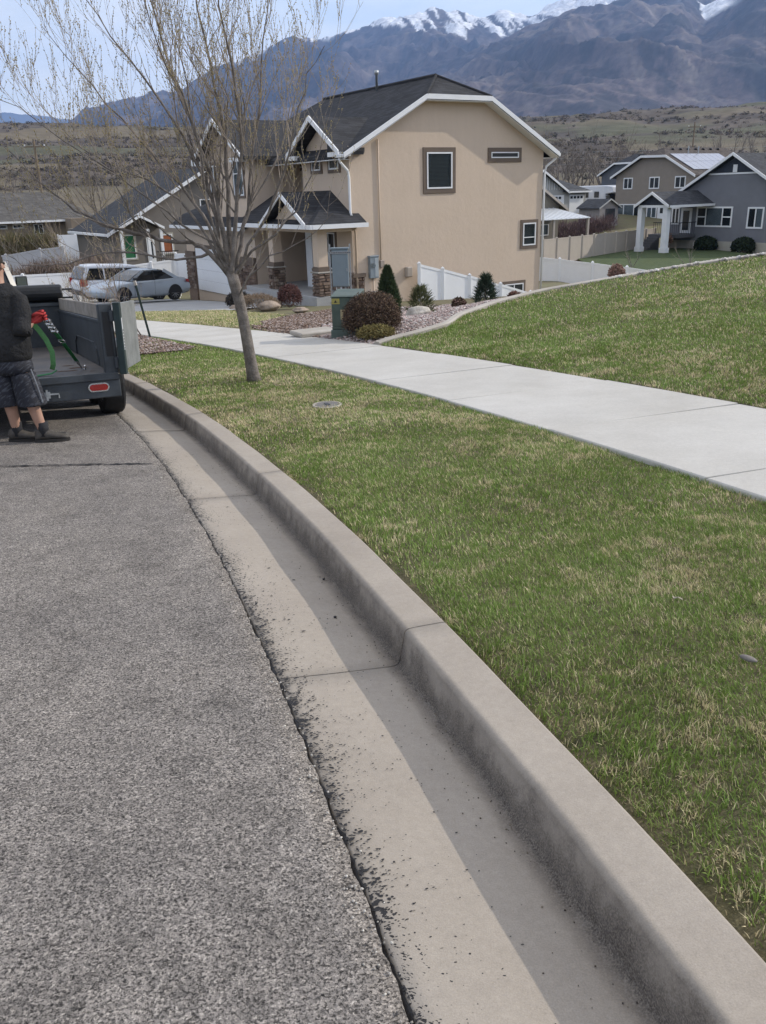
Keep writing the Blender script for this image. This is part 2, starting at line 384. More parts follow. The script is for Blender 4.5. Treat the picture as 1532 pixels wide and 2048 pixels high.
def hills():
    az = np.concatenate([np.radians(np.linspace(-180, -42, 40))[:-1], np.radians(np.linspace(-42, 42, 420)), np.radians(np.linspace(42, 180, 40))[1:]])
    rr = np.concatenate([np.linspace(104, 400, 70)[:-1], np.linspace(400, 1000, 110)[:-1], np.geomspace(1000, 3200, 40)])
    A, Rr = np.meshgrid(az, rr, indexing='ij'); X = Rr * np.sin(A); Y = Rr * np.cos(A)
    z = np.interp(Rr, [104, 125, 160, 250, 400, 560, 700, 780, 1000, 1500, 2200, 3200], [-3.0, -1.6, -.2, 6, 19, 35, 49, 54, 56, 68, 98, 190])
    amp = np.interp(Rr, [104, 170, 400, 800, 3200], [.2, 1.2, 5, 8, 25])
    z = z + amp * (pnoise(X / 90, Y / 90, 3, 5) - .5) * 2 + np.interp(Rr, [104, 300, 1000], [0, 1., 5.]) * (pnoise(X / 22, Y / 22, 9, 3) - .5)
    z = np.where(np.abs(A) > math.radians(60), np.minimum(z, 30 + 0 * z), z)
    n1 = pnoise(X / 70, Y / 70, 21, 5, .6); n2 = pnoise(X / 16, Y / 26, 33, 4, .65); n3 = pnoise(X / 210, Y / 140, 5, 3)
    grass = np.array([.125, .125, .085]); scrub = np.array([.15, .125, .11]); dark = np.array([.09, .08, .075]); tan = np.array([.19, .16, .115])
    c = grass + (tan - grass) * sst((n3 - .40) / .25)[..., None]
    sw = sst((n1 - .46) / .12)[..., None]; c = c + (scrub - c) * sw * .85
    dw = (sst((n2 - .52) / .12) * sst((n1 - .40) / .2))[..., None]; c = c + (dark - c) * dw * .85
    c = c * .78
    V = np.stack([X.ravel(), Y.ravel(), z.ravel()], 1)
    o = link('hills', np_mesh('hills', V, grid_faces(len(az), len(rr)), c.reshape(-1, 3)), attr_mat('hillside_scrub', .95, .1, fine=(.12, .35)), smooth=True)
    tag(o, kind='structure')
    return lambda x, y: None
hills()
def hill_z(r): return float(np.interp(r, [104, 125, 160, 250, 400, 560, 700, 780, 1000, 1500, 2200, 3200], [-3.0, -1.6, -.2, 6, 19, 35, 49, 54, 56, 68, 98, 190]))

def mountain():
    # crest lines as tan(azimuth) -> tan(elevation)
    far = np.array([(-560, 210), (-300, 262), (140, 250), (165, 236), (200, 208), (300, 186), (390, 166), (430, 141), (480, 121), (535, 100), (570, 80), (600, 71), (690, 63), (722, 50), (765, 42), (800, 30), (835, 24), (862, 15),
                    (900, 9), (945, 12), (980, 22), (1040, 18), (1085, 22), (1130, 2), (1170, -14), (1290, -60), (1420, -110), (1560, -150), (1900, -170), (2300, -90)], float)
    near = np.array([(-560, 330), (500, 300), (640, 232), (700, 196), (760, 176), (840, 150), (930, 120), (1000, 94), (1060, 68), (1105, 46), (1150, 27), (1200, 12), (1250, 2), (1300, -12), (1400, -22), (1445, 14), (1475, -6), (1560, -60), (1900, -120), (2300, -40)], float)
    def crest(tab): o = 384 - .03 * (tab[:, 0] - 766) - tab[:, 1]; return (tab[:, 0] - 766) / (1591 + .352 * (1024 - tab[:, 1])), o / (1940 + .376 * o)
    fa, fe = crest(far); na, ne = crest(near)
    ta = np.linspace(-.62, .86, 820); rr = np.concatenate([np.linspace(2300, 5200, 210)[:-1], np.linspace(5200, 8200, 110)])
    T, Rr = np.meshgrid(ta, rr, indexing='ij'); X = Rr * T; Y = Rr * 1.0
    RF, RN = 7000., 4900.
    hf = np.interp(T, fa, fe) * RF - 22; hn = np.interp(T, na, ne) * RN
    z0 = np.interp(Rr, [2300, 3000, 8200], [95, 190, 300])
    wx = pnoise(X / 900, Y / 900, 4, 4) - .5; wy = pnoise(X / 900, Y / 900, 14, 4) - .5
    # spurs and gullies run down from the crest, mostly towards the valley
    g = pnoise((X + 900 * wx) / 620, (Y + 1500 * wy) / 1900, 41, 6, .55, True); g2 = pnoise((X + 400 * wx + .45 * Y) / 330, (Y - .3 * X) / 900, 77, 5, .6, True)
    pf = np.clip(1 - np.abs(Rr - RF) / np.where(Rr < RF, 3300., 2600.), 0, 1); pn = np.clip(1 - np.abs(Rr - RN) / np.where(Rr < RN, 2350., 1700.), 0, 1)
    relief = (g * .65 + g2 * .35)
    zf = z0 + (hf - z0) * pf ** .92 + (relief - .72) * 380 * np.clip(pf * (1 - pf) * 4, 0, 1) ** .7
    zn = z0 + (hn - z0) * pn ** .85 + (relief - .72) * 350 * np.clip(pn * (1 - pn) * 4, 0, 1) ** .7
    zf = zf + (pnoise(X / 120, Y / 120, 8, 4) - .5) * 80 * pf; zn = zn + (pnoise(X / 110, Y / 110, 18, 4) - .5) * 60 * pn
    z = np.maximum(np.maximum(zf, zn), z0 - 60)
    isfar = sst((zf - zn) / 30)
    n1 = pnoise(X / 420, Y / 420, 51, 5, .6); n2 = pnoise(X / 70, Y / 110, 52, 4, .65)
    brown = np.array([.125, .10, .095]); scr = np.array([.06, .052, .055]); tan = np.array([.20, .17, .145]); rock = np.array([.14, .13, .13])
    c = scr + (brown - scr) * sst((n1 - .35) / .3)[..., None]; c = c + (tan - c) * (sst((n2 - .5) / .2) * sst((n1 - .45) / .2) * .7)[..., None]
    c = c + (np.array([.03, .032, .03]) - c) * (sst((.47 - n2) / .1) * .6)[..., None]
    c = c + (rock - c) * (sst((z - 950) / 350) * .5 * isfar)[..., None]
    alt = z / np.maximum(hf, 1)
    streak = pnoise((X + .25 * z) / 48, z / 230, 63, 4, .6); sbig = pnoise(X / 420, z / 300, 64, 3)
    lim = np.interp(T, [(u - 766) / 1934 for u in (700, 800, 860, 960, 985, 1030, 1100, 1160, 1300)], [.97, .90, .83, .78, .90, .78, .80, .68, .62])
    snow = sst((alt - lim + (streak - .5) * .16 + (sbig - .5) * .14) / .025) * isfar * sst((streak - .40 + .5 * (relief - .62)) / .07) * (Rr < RF + 200)
    snow2 = sst((pnoise((X - .5 * z) / 60, z / 200, 91, 3) - .45) / .1) * sst((z - .80 * hn) / 60) * np.exp(-((T - (1450 - 766) / 1934) / .022) ** 2) * (1 - isfar)
    snow2 = np.clip(snow2 * 1.4, 0, 1)
    c = c + (np.array([.76, .78, .82]) - c) * np.clip(snow + snow2, 0, 1)[..., None]
    V = np.stack([X.ravel(), Y.ravel(), z.ravel()], 1)
    o = link('mountain', np_mesh('mountain', V, grid_faces(len(ta), len(rr)), c.reshape(-1, 3)), attr_mat('mountain_slopes', .95, .1, fine=(.035, .45)), smooth=True)
    tag(o, kind='structure')
mountain()

# low blue range far to the left, beyond the valley
def range_far():
    ta = np.linspace(-.75, -.2, 160); us = ta * 1816 + 766; v = np.interp(us, [-600, -200, 0, 40, 60, 90, 130, 170, 300], [262, 250, 252, 246, 240, 244, 247, 252, 268]) + (pnoise(us / 9., us * 0, 5, 4) - .5) * 5
    el = (384 - .03 * (us - 766) - v) / 1816
    V = []; 
    for i, t in enumerate(ta):
        for k, (r, f) in enumerate(((12500, .3), (13500, .7), (14000, 1.0), (14800, .6))): V.append((r * t, r, r * el[i] * f * (r / 14000) ** .0))
    o = link('far_range', np_mesh('far_range', V, grid_faces(len(ta), 4)), simple('far_range_slopes', (.09, .08, .075), .95, .3, .002), smooth=True); tag(o, kind='structure')
range_far()

# ------------------------------------------------------------------ road, kerb, sidewalk
def sheet(name, S, D, Z, mat, smooth=True, parent=None):
    """grid given in along/across coordinates, Z is the height above the base slope"""
    SS_, DD_ = np.meshgrid(S, D, indexing='ij'); x, y = pt(SS_.ravel(), DD_.ravel())
    z = base(y) + np.broadcast_to(Z, SS_.shape).ravel()
    me = np_mesh(name, np.stack([x, y, z], 1), grid_faces(len(S), len(D)))
    return link(name, me, mat, parent, smooth)

S = np.concatenate([np.arange(-14, 0, .5), np.arange(0, 12, .03), np.arange(12, 46, .5)]); D = np.array([-14, -10, -7, -5, -4, -3, -2, -1, -.5, -.2, -.09, 0, .004])
SSm, DDm = np.meshgrid(S, D, indexing='ij')
jag = -.004 + (pnoise(S * 9, S * 0, 2, 5, .7) - .5) * .020 + (pnoise(S * 60, S * 0, 6, 2) - .5) * .012
DDm = DDm.copy(); DDm[:, -3] = -.09 + jag * .3; DDm[:, -2] = jag; DDm[:, -1] = jag + .003
x, y = pt(SSm.ravel(), DDm.ravel())
zz = np.interp(DDm.ravel(), [-14, 0], [.22, 0]) + .010 + (pnoise(x * 1.1, y * 1.1, 12, 3) - .5) * .012; zz[np.arange(len(zz)) % len(D) == len(D) - 1] -= .10; zz[np.arange(len(zz)) % len(D) == len(D) - 2] -= .005
road = link('road', np_mesh('road', np.stack([x, y, base(y) + zz], 1), grid_faces(len(S), len(D))), M_ASPH, smooth=False); tag(road, kind='structure')
# sealed seam that crosses the asphalt
def seam():
    a = np.array([-6.5, 6.7]); b = np.array([-1.86, 6.62]); n = 160; V = []; F = []
    for i in range(n):
        f = i / (n - 1); x_ = a[0] + (b[0] - a[0]) * f; y_ = a[1] + (b[1] - a[1]) * f + .10 * math.sin(f * 7) * (1 - f) + .03 * (R.random() - .5); w = .006 + .016 * R.random() ** 2
        d_ = float(sd(np.array([x_]), np.array([y_]))[1][0]); z_ = float(base(y_)) + np.interp(d_, [-14, 0], [.22, 0]) + .0145 + .004
        V += [(x_, y_ - w, z_), (x_, y_ + w, z_)]
        if i: F.append((2 * i - 2, 2 * i, 2 * i + 1, 2 * i - 1))
    o = link('road_seam', np_mesh('road_seam', V, F), M_TAR); tag(o, kind='structure')
seam()

kerb = empty('kerb', (0, 0, 0), kind='structure')
_arc = lambda cx, cz, r, a0, a1, n: [(cx + r * math.cos(math.radians(a0 + (a1 - a0) * i / (n - 1))), cz + r * math.sin(math.radians(a0 + (a1 - a0) * i / (n - 1)))) for i in range(n)]
KP = [(.004, -.10), (.004, -.006), (.012, .0), (.05, -.003), (.2, -.012), (.36, -.022), (.44, -.027), (.462, -.028), (.468, -.028)] + _arc(.468, .0, .028, -90, -8, 6)[1:] + [(.4975, .012), (.505, .05), (.5135, .092), (.5148, .098)] + _arc(.5385, .1035, .024, 168, 93, 6) + [(.5425, .1277), (.56, .1285), (.62, .130), (.672, .1315), (.678, .1313)] + _arc(.680, .1205, .011, 88, 0, 4) + [(.692, .11), (.692, .05), (.692, -.10)]
def kerb_segment(s0, s1):
    n = max(4, int((s1 - s0) / .12)); S_ = np.linspace(s0, s1, n); nP = len(KP); V = []; UV = []
    for s_ in S_:
        for d, h in KP:
            x_, y_ = pt(s_, d); V.append((float(x_), float(y_), float(base(y_)) + h + .003 * math.sin(s_ * 1.7) + .002 * math.sin(s_ * 5.1 + d * 9))); UV.append((s_, d))
    V = np.array(V); F = []
    for i in range(n - 1):
        for k in range(nP): F.append((i * nP + k, (i + 1) * nP + k, (i + 1) * nP + (k + 1) % nP, i * nP + (k + 1) % nP))
    me = bpy.data.meshes.new('kerb_segment'); me.from_pydata(V.tolist(), [], F + [tuple(range(nP)), tuple(range((n - 1) * nP, n * nP))[::-1]]); me.update()
    uv = me.uv_layers.new(name='sd'); li = np.zeros(len(me.loops), np.int32); me.loops.foreach_get('vertex_index', li); uv.data.foreach_set('uv', np.array(UV, np.float32)[li].ravel())
    o = link('kerb_segment', me, M_KERB, kerb, True); sm = np.ones(len(me.polygons), bool); sm[-2:] = False; me.polygons.foreach_set('use_smooth', sm)
    import bmesh
    bm = bmesh.new(); bm.from_mesh(me); bmesh.ops.recalc_face_normals(bm, faces=bm.faces); bm.to_mesh(me); bm.free()
KJ = [2.92 + 2.87 * k for k in range(-4, 12)]
for a, b in zip(KJ[:-1], KJ[1:]): kerb_segment(a + .0035, b - .0035)
sheet('kerb_bedding', np.arange(-9, 38, .5), np.array([-.06, .0, .3, .69]), np.array([-.03, -.05, -.06, -.02]), M_TAR).parent = kerb

sidewalk = empty('sidewalk', (0, 0, 0), kind='structure')
def walk_slab(s0, s1, d0=2.98, d1=4.95, z0=.185, z1=.235, name='slab'):
    S_ = np.linspace(s0, s1, 6); prof = [(d0, z0 - .1), (d0, z0 - .008), (d0 + .01, z0), (d0 + .5, z0 + (z1 - z0) * .26), (d1 - .5, z1 - (z1 - z0) * .25), (d1 - .01, z1), (d1, z1 - .008), (d1, z1 - .1)]
    m = MB(); rings = []
    for i, s_ in enumerate(S_):
        e = .008 if i in (0, len(S_) - 1) else 0
        rings.append([(lambda q: (float(q[0]), float(q[1]), float(base(q[1])) + h))(pt(s_, d)) for d, h in prof])
    m.loft(rings); m.build(name, M_WALK, sidewalk, bevel=.006, seg=2)
WJ = [5.95 + 1.755 * k for k in range(-8, 20)]
for i, (a, b) in enumerate(zip(WJ[:-1], WJ[1:])): walk_slab(a + .006, b - .006, z0=.185 + .004 * math.sin(i * 2.1), z1=.235 + .004 * math.sin(i * 3.3))
sheet('slab_bedding', np.arange(-8, 38, .5), np.array([2.99, 4.94]), np.array([.14, .19]), M_SOIL).parent = sidewalk

# strip of turf between kerb and sidewalk, and the large lawn
def lawn_strip():
    S_ = np.concatenate([np.arange(-8, 16, .15), np.arange(16, 40, .5)]); D_ = np.linspace(.692, 2.985, 24)
    Z = np.interp(D_, [.692, .72, .85, 2.4, 2.985], [.085, .09, .115, .165, .15])
    Sg, Dg = np.meshgrid(S_, D_, indexing='ij'); x_, y_ = pt(Sg, Dg)
    Z = Z[None, :] + (pnoise(x_ * 1.6, y_ * 1.6, 31, 3) - .5) * .035 * np.interp(Dg, [.69, .9, 2.8, 2.985], [0, 1, 1, 0])
    return tag(sheet('lawn_strip', S_, D_, Z, M_TURF), kind='structure')
lawn_strip()
def lawn_patch(k, m):
    """k along the lawn (0 at the corner), m from the sidewalk edge to the border"""
    s_ = 13.0 - k * 19.0; sx_, sy_ = pt(s_, 4.96)
    bl = np.concatenate([[0], np.cumsum(np.hypot(*np.diff(BORDER, axis=0).T))]); bl /= bl[-1]; kk = k ** 1.15
    bx = np.interp(kk, bl, BORDER[:, 0]); by = np.interp(kk, bl, BORDER[:, 1])
    return sx_ + (bx - sx_) * m, sy_ + (by - sy_) * m
def big_lawn():
    k = np.linspace(0, 1, 120); m = np.linspace(0, 1, 60); K, Mm = np.meshgrid(k, m, indexing='ij'); x_, y_ = lawn_patch(K, Mm)
    z = H(x_.ravel(), y_.ravel()) - .02 + (pnoise(x_.ravel() * .8, y_.ravel() * .8, 3, 3) - .5) * .05
    tag(link('lawn', np_mesh('lawn', np.stack([x_.ravel(), y_.ravel(), z], 1), grid_faces(120, 60)), M_TURF, smooth=True), kind='structure')
big_lawn()

# ------------------------------------------------------------------ grass blades
def blades(name, x, y, z, label, wid, hgt, straw_bias=0.):
    n = len(x); a = NP.uniform(0, 2 * np.pi, n); lean = NP.uniform(.15, 1.05, n); ln = NP.uniform(0, 2 * np.pi, n)
    # blades combed a little by the mower
    comb = pnoise(x * 1.3, y * 1.3, 55, 2) * 6.3; ln = np.where(NP.random(n) < .5, comb + NP.normal(0, .5, n), ln)
    n1 = pnoise(x * 2.4, y * 2.4, 61, 4, .65); n2 = pnoise(x * 13., y * 13., 62, 3, .6); n3 = pnoise(x * .35, y * .35, 63, 3)
    tuft = pnoise(x * 11., y * 11., 66, 3); h = hgt * NP.uniform(.45, 1.25, n) * (.45 + .5 * n1 + .7 * tuft)
    w = wid * NP.uniform(.7, 1.3, n)
    st = sst((n1 * .55 + n2 * .45 - .47 + straw_bias + (n3 - .5) * .35) / .22)
    dry = NP.random(n) < np.clip(.16 + .60 * st, 0, .9)
    g = np.array([.165, .275, .062]) * (NP.uniform(.65, 1.45, n)[:, None]) * np.stack([1 + .35 * n2, np.ones(n), .8 + .5 * n2], 1)
    s_ = np.array([.74, .635, .40]) * NP.uniform(.55, 1.25, n)[:, None]
    c = np.where(dry[:, None], s_, g); h = np.where(dry, h * .85, h)
    dx = np.cos(ln) * np.sin(lean); dy = np.sin(ln) * np.sin(lean); dz = np.cos(lean) * .9 + .1
    px = -np.sin(a) * w / 2; py = np.cos(a) * w / 2
    B = np.stack([x, y, z], 1); Dv = np.stack([dx, dy, dz], 1) * h[:, None]; Pv = np.stack([px, py, 0 * px], 1)
    mid = B + Dv * .55 * np.array([.75, .75, 1.1]); tip = B + Dv
    V = np.stack([B - Pv, B + Pv, mid - Pv * .8, mid + Pv * .8, tip], 1).reshape(-1, 3)
    b = (np.arange(n) * 5)[:, None]; F = np.concatenate([b + [0, 1, 3], b + [0, 3, 2], b + [2, 3, 4]], 0)
    Cc = np.repeat(c, 5, 0)
    o = link(name, np_mesh(name, V, F, Cc), M_GRASS); tag(o, label, 'grass', kind='stuff')

def strip_grass():
    X = []; Y = []; Z = []; Wd = []
    for s0, s1, dens, wd in ((.2, 3.6, 26000, .0026), (3.6, 6.5, 13000, .0037), (6.5, 10, 6000, .0055), (10, 14.6, 3000, .008), (14.6, 20, 1500, .011)):
        n = int((s1 - s0) * 2.29 * dens); s_ = NP.uniform(s0, s1, n); d = NP.uniform(.70, 3.0, n)
        x_, y_ = pt(s_, d)
        # bare soil shows along the kerb in places
        bw = .025 + .07 * sst((2.1 - s_) / .8) + .10 * sst((pnoise(s_ * 2.3, s_ * 0, 71, 4) - .45) / .25); bare = NP.random(n) < 1.25 * (1 - (d - .70) / bw)
        thin = pnoise(x_ * 2.2, y_ * 2.2, 72, 3) < .30
        ok = ~bare & ~(thin & (NP.random(n) < .3)); x_, y_, d, s_ = x_[ok], y_[ok], d[ok], s_[ok]
        z = base(y_) + np.interp(d, [.692, .72, .85, 2.4, 2.985], [.08, .085, .11, .16, .145]) + (pnoise(x_ * 1.6, y_ * 1.6, 31, 3) - .5) * .03
        X.append(x_); Y.append(y_); Z.append(z); Wd.append(np.full(len(x_), wd))
    x_, y_, z, w = map(np.concatenate, (X, Y, Z, Wd))
    blades('grass', x_, y_, z, 'patchy green and straw grass on the strip between kerb and sidewalk', w, .030 + w * 1.0, .01)
strip_grass()
def lawn_grass():
    n = 1300000; k = NP.random(n) ** .9; m = NP.random(n); x_, y_ = lawn_patch(k, m); r = np.hypot(x_, y_)
    # area weight of the ruled patch
    s_ = 13.0 - k * 19.0; wlen = np.hypot(*(np.array(lawn_patch(k, np.ones(n))) - np.array(lawn_patch(k, np.zeros(n)))))
    target = np.interp(r, [7, 10, 14, 20, 30], [5200, 3400, 1700, 640, 150]); vis = (x_ < .60 * y_ + 2.2)
    dens = n / 19.0 / np.maximum(wlen, .05)      # rough samples per square metre here
    keep = (NP.random(n) < np.clip(target / dens, 0, 1)) & vis & (y_ > 5)
    x_, y_, r = x_[keep], y_[keep], r[keep]; z = H(x_, y_) - .02 + (pnoise(x_ * .8, y_ * .8, 3, 3) - .5) * .05
    w = np.interp(r, [7, 12, 20, 30], [.0052, .0085, .015, .028])
    blades('grass', x_, y_, z, 'short green grass with yellowed patches on the large sloping lawn', w, np.interp(r, [7, 20], [.034, .05]), .03)
lawn_grass()
# ------------------------------------------------------------------ windows and other shared house parts
def window(root, O, ux, un, w, h, frame=.06, trim=None, tm=None, fm=None, mull=(), rails=(), glass=None, blind=0, curtain=None, name='window', off=(0, 0, 0), sill=False):
    """O: lower left corner on the wall; ux along, un out of the wall. window (> trim, pane, blind, curtain)"""
    fm = fm or M_WHITE; m = MB(off)
    m.obox(O, ux, un, (0, w), (.0, .055), (0, frame)).obox(O, ux, un, (0, w), (.0, .055), (h - frame, h)).obox(O, ux, un, (0, frame), (.001, .054), (frame, h - frame)).obox(O, ux, un, (w - frame, w), (.001, .054), (frame, h - frame))
    for q in mull: m.obox(O, ux, un, (q * w - frame * .4, q * w + frame * .4), (.003, .05), (frame, h - frame))
    for a, b, q in rails: m.obox(O, ux, un, (a * w + frame * .3, b * w - frame * .3), (.004, .047), (q * h - frame * .35, q * h + frame * .35))
    o = m.build(name, fm, root)
    if trim:
        t = MB(off); t.obox(O, ux, un, (-trim, w + trim), (-.01, .04), (-trim, -.002)).obox(O, ux, un, (-trim, w + trim), (-.01, .04), (h + .002, h + trim)).obox(O, ux, un, (-trim, -.002), (-.01, .0395), (-.002, h + .002)).obox(O, ux, un, (w + .002, w + trim), (-.01, .0395), (-.002, h + .002))
        t.build('trim', tm or M_BROWN, o, bevel=.006)
    g = glass or M_GLASS
    if blind:
        b = MB(off); n = int(h / blind)
        for i in range(n):
            z = frame + (h - 2 * frame) * (i + .5) / n
            b.obox(O, ux, un, (frame, w - frame), (.006, .016), (z - blind * .34, z + blind * .30))
        b.build('blind', M_BLIND, o)
        MB(off).obox(O, ux, un, (frame, w - frame), (.0, .004), (frame, h - frame)).build('backing', M_DARKIN, o); g = M_CLEAR
    if curtain:
        c = MB(off)
        for a, b in curtain: c.obox(O, ux, un, (a * w + .01, b * w - .01), (.006, .012), (frame, h - frame))
        c.build('curtain', M_CURTAIN, o)
        MB(off).obox(O, ux, un, (frame, w - frame), (.0, .004), (frame, h - frame)).build('backing', M_DARKIN, o); g = M_CLEAR
    MB(off).obox(O, ux, un, (frame * .8, w - frame * .8), (.020, .028), (frame * .8, h - frame * .8)).build('pane', g, o)
    return o
M_BLIND = simple('slatted_blind', (.17, .175, .175), .6, .15, 4.)

def m_stone():
    t = NT('ledge_stone'); co = t.co(); oi = t.new('ObjectInfo')
    c = t.ramp(oi.outputs['Random'], [(0., (.075, .05, .038)), (.3, (.17, .115, .085)), (.55, (.26, .19, .145)), (.75, (.12, .075, .055)), (1., (.33, .27, .22))])
    c = t.mix(1., c, t.ramp(t.noise(co, 14., 5, .7), [(.25, .6), (.75, 1.35)]), 'MULTIPLY'); t.setp(Base_Color=c, Roughness=.9)
    t.bump(t.noise(co, 30., 4, .6), .6, .015); return t.m
M_STONE = m_stone()
_stone = []
for k in range(6):
    rr = random.Random(k); m = MB()
    j = lambda: rr.uniform(-.06, .06)
    m.add([(-.5 + j(), .0, -.5 + j()), (.5 + j(), .0, -.5 + j()), (.5 + j(), .0, .5 + j()), (-.5 + j(), .0, .5 + j()), (-.42 + j(), -1 + j() * 3, -.38 + j()), (.42 + j(), -1 + j() * 3, -.38 + j()), (.42 + j(), -1 + j() * 3, .38 + j()), (-.42 + j(), -1 + j() * 3, .38 + j())],
          [(4, 5, 6, 7), (0, 1, 5, 4), (1, 2, 6, 5), (2, 3, 7, 6), (3, 0, 4, 7)])
    me = bpy.data.meshes.new('stone'); me.from_pydata(m.v, [], m.f); me.update(); me.materials.append(M_STONE); _stone.append(me)
def stones(parent, O, ux, un, w, h, off=(0, 0, 0), sh=.13, sw=(.18, .42), dep=.05):
    """ledge stones laid on a wall face, each an object"""
    ux = Vector(ux); un = Vector(un); z = 0
    while z < h - .03:
        hh = min(h - z, sh * R.uniform(.75, 1.3)); x = 0
        if h - z - hh < .05: hh = h - z
        while x < w - .01:
            ww = R.uniform(*sw)
            if w - x - ww < sw[0] * .6: ww = w - x
            ww = min(ww, w - x)
            o = bpy.data.objects.new('stone', R.choice(_stone)); COL.objects.link(o); o.parent = parent
            c = Vector(O) + Vector(off) + ux * (x + ww / 2) + Vector((0, 0, z + hh / 2)); d = dep * R.uniform(.7, 1.25)
            X = ux * (ww - .015); Y = -un * d; Z = Vector((0, 0, hh - .015))
            o.matrix_local = Matrix(((X.x, Y.x, Z.x, c.x), (X.y, Y.y, Z.y, c.y), (X.z, Y.z, Z.z, c.z), (0, 0, 0, 1)))
            x += ww
        z += hh

# ------------------------------------------------------------------ the tan house
HB = -2.4; OFF = (0, 0, -HB); TX, TV = Vector((1, 0, 0)), Vector((0, 1, 0)); NG, NF = Vector((0, -1, 0)), Vector((-1, 0, 0))
L0 = (-.8445, 33.0, HB); RZ = math.radians(32)
house = empty('tan_house', L0, RZ, 'two-storey tan stucco house with charcoal roof, stone porch and clipped gable', 'house')
hm = lambda: MB(OFF)
W_, EZ, SL = 9.32, 3.0, .55          # gable width, wall top, roof slope
clipL, clipR = 3.14, 6.18
rid_t, rid_z = 4.66, 5.61
# walls
w = hm()
w.add([(0, 0, -3.6), (W_, 0, -3.6), (W_, 0, 2.90), (clipR, 0, 4.63), (clipL, 0, 4.63), (0, 0, 2.90)], [(0, 1, 2, 3, 4, 5)])
w.add([(0, 0, -3.6), (0, 0, EZ + .08), (0, 3.63, EZ + .08), (0, 3.63, -3.6)], [(0, 1, 2, 3)])
w.add([(0, 3.63, -3.6), (0, 3.63, EZ + .08), (1.2, 3.63, EZ + .08), (1.2, 3.63, -3.6)], [(0, 1, 2, 3)])
w.add([(1.2, 3.63, -3.6), (1.2, 3.63, EZ + .1), (1.2, 11.6, EZ + .1), (1.2, 11.6, -3.6)], [(0, 1, 2, 3)])
w.add([(W_, 0, -3.6), (W_, 11.6, -3.6), (W_, 11.6, EZ + .08), (W_, 0, EZ + .08)], [(0, 1, 2, 3)])
w.add([(0, 11.6, -3.6), (W_, 11.6, -3.6), (W_, 11.6, EZ + .08), (0, 11.6, EZ + .08)], [(0, 1, 2, 3)])
# little front gable wall
w.add([(-.002, .12, EZ), (-.002, 3.5, EZ), (-.002, 1.85, EZ + .95)], [(0, 1, 2)])
w.build('wall', M_STUCCO, house)
# roof: front slope, rear slope, clipped end, far hip
OV = .45; ez = EZ + .05 - OV * SL
fz = lambda t: ez + (t + OV) * SL
def th(ps, d=.14): return ps, (0, 0, -d)
rf = hm()
vA, vB = 1.08, 10.05; va = -OV; vh = 13.2
zc = fz(clipL)
rf.prism(*th([(-OV, va, ez), (clipL, va, zc), (rid_t, vA, rid_z), (rid_t, vB, rid_z), (-OV, vh, ez)]))
rt = lambda t: ez + (W_ + OV - t) * SL
rf.prism(*th([(W_ + OV, va, ez), (W_ + OV, vh, ez), (rid_t, vB, rid_z), (rid_t, vA, rid_z), (clipR, va, rt(clipR))]))
rf.prism(*th([(clipL, va, zc), (clipR, va, rt(clipR)), (rid_t, vA, rid_z)]))
rf.prism(*th([(-OV, vh, ez), (rid_t, vB, rid_z), (W_ + OV, vh, ez)]))
roof = rf.build('roof', M_ROOF, house)
rc = hm(); rc.tube([(rid_t, vA, rid_z + .02), (rid_t, vB, rid_z + .02)], .07, 6).tube([(rid_t, vA, rid_z + .015), (clipL, va, zc + .015)], .055, 6).tube([(rid_t, vA, rid_z + .015), (clipR, va, rt(clipR) + .015)], .055, 6); rc.build('ridge_cap', M_ROOF, roof)
# fascia boards and soffit on the gable end
fa = hm(); D_ = .17
def rake(p, q, side=0):
    fa.prism([(p[0], va - .03, p[1]), (q[0], va - .03, q[1]), (q[0], va - .03, q[1] - D_), (p[0], va - .03, p[1] - D_)], (0, .05, 0))
rake((-OV - .02, ez + .03), (clipL, zc + .03)); rake((clipL, zc + .031), (clipR, rt(clipR) + .031)); rake((clipR, rt(clipR) + .03), (W_ + OV + .02, ez + .03))
fa.build('fascia', M_WHITE, house)
so = hm(); s2 = .16
so.prism([(-OV, va, ez - s2), (clipL, va, zc - s2), (clipL, 0, zc - s2), (-OV, 0, ez - s2)], (0, 0, -.015)); so.prism([(clipL, va, zc - s2), (clipR, va, rt(clipR) - s2), (clipR, 0, rt(clipR) - s2), (clipL, 0, zc - s2)], (0, 0, -.015))
so.prism([(clipR, va, rt(clipR) - s2), (W_ + OV, va, ez - s2), (W_ + OV, 0, ez - s2), (clipR, 0, rt(clipR) - s2)], (0, 0, -.015))
so.box(W_ - .0, W_ + OV, 0, 11.6, ez - s2 - .02, ez - s2); so.box(-OV, 0, .0, 11.6, ez - s2 - .02, ez - s2)
so.build('soffit', M_WHITE, house)
gu = hm(); gu.box(-OV - .13, -OV - .01, va + .02, 0.0, ez - .13, ez - .01).box(W_ + OV + .01, W_ + OV + .13, va + .02, 13, ez - .13, ez - .01); gu.build('gutter', M_WHITE, house, bevel=.02)
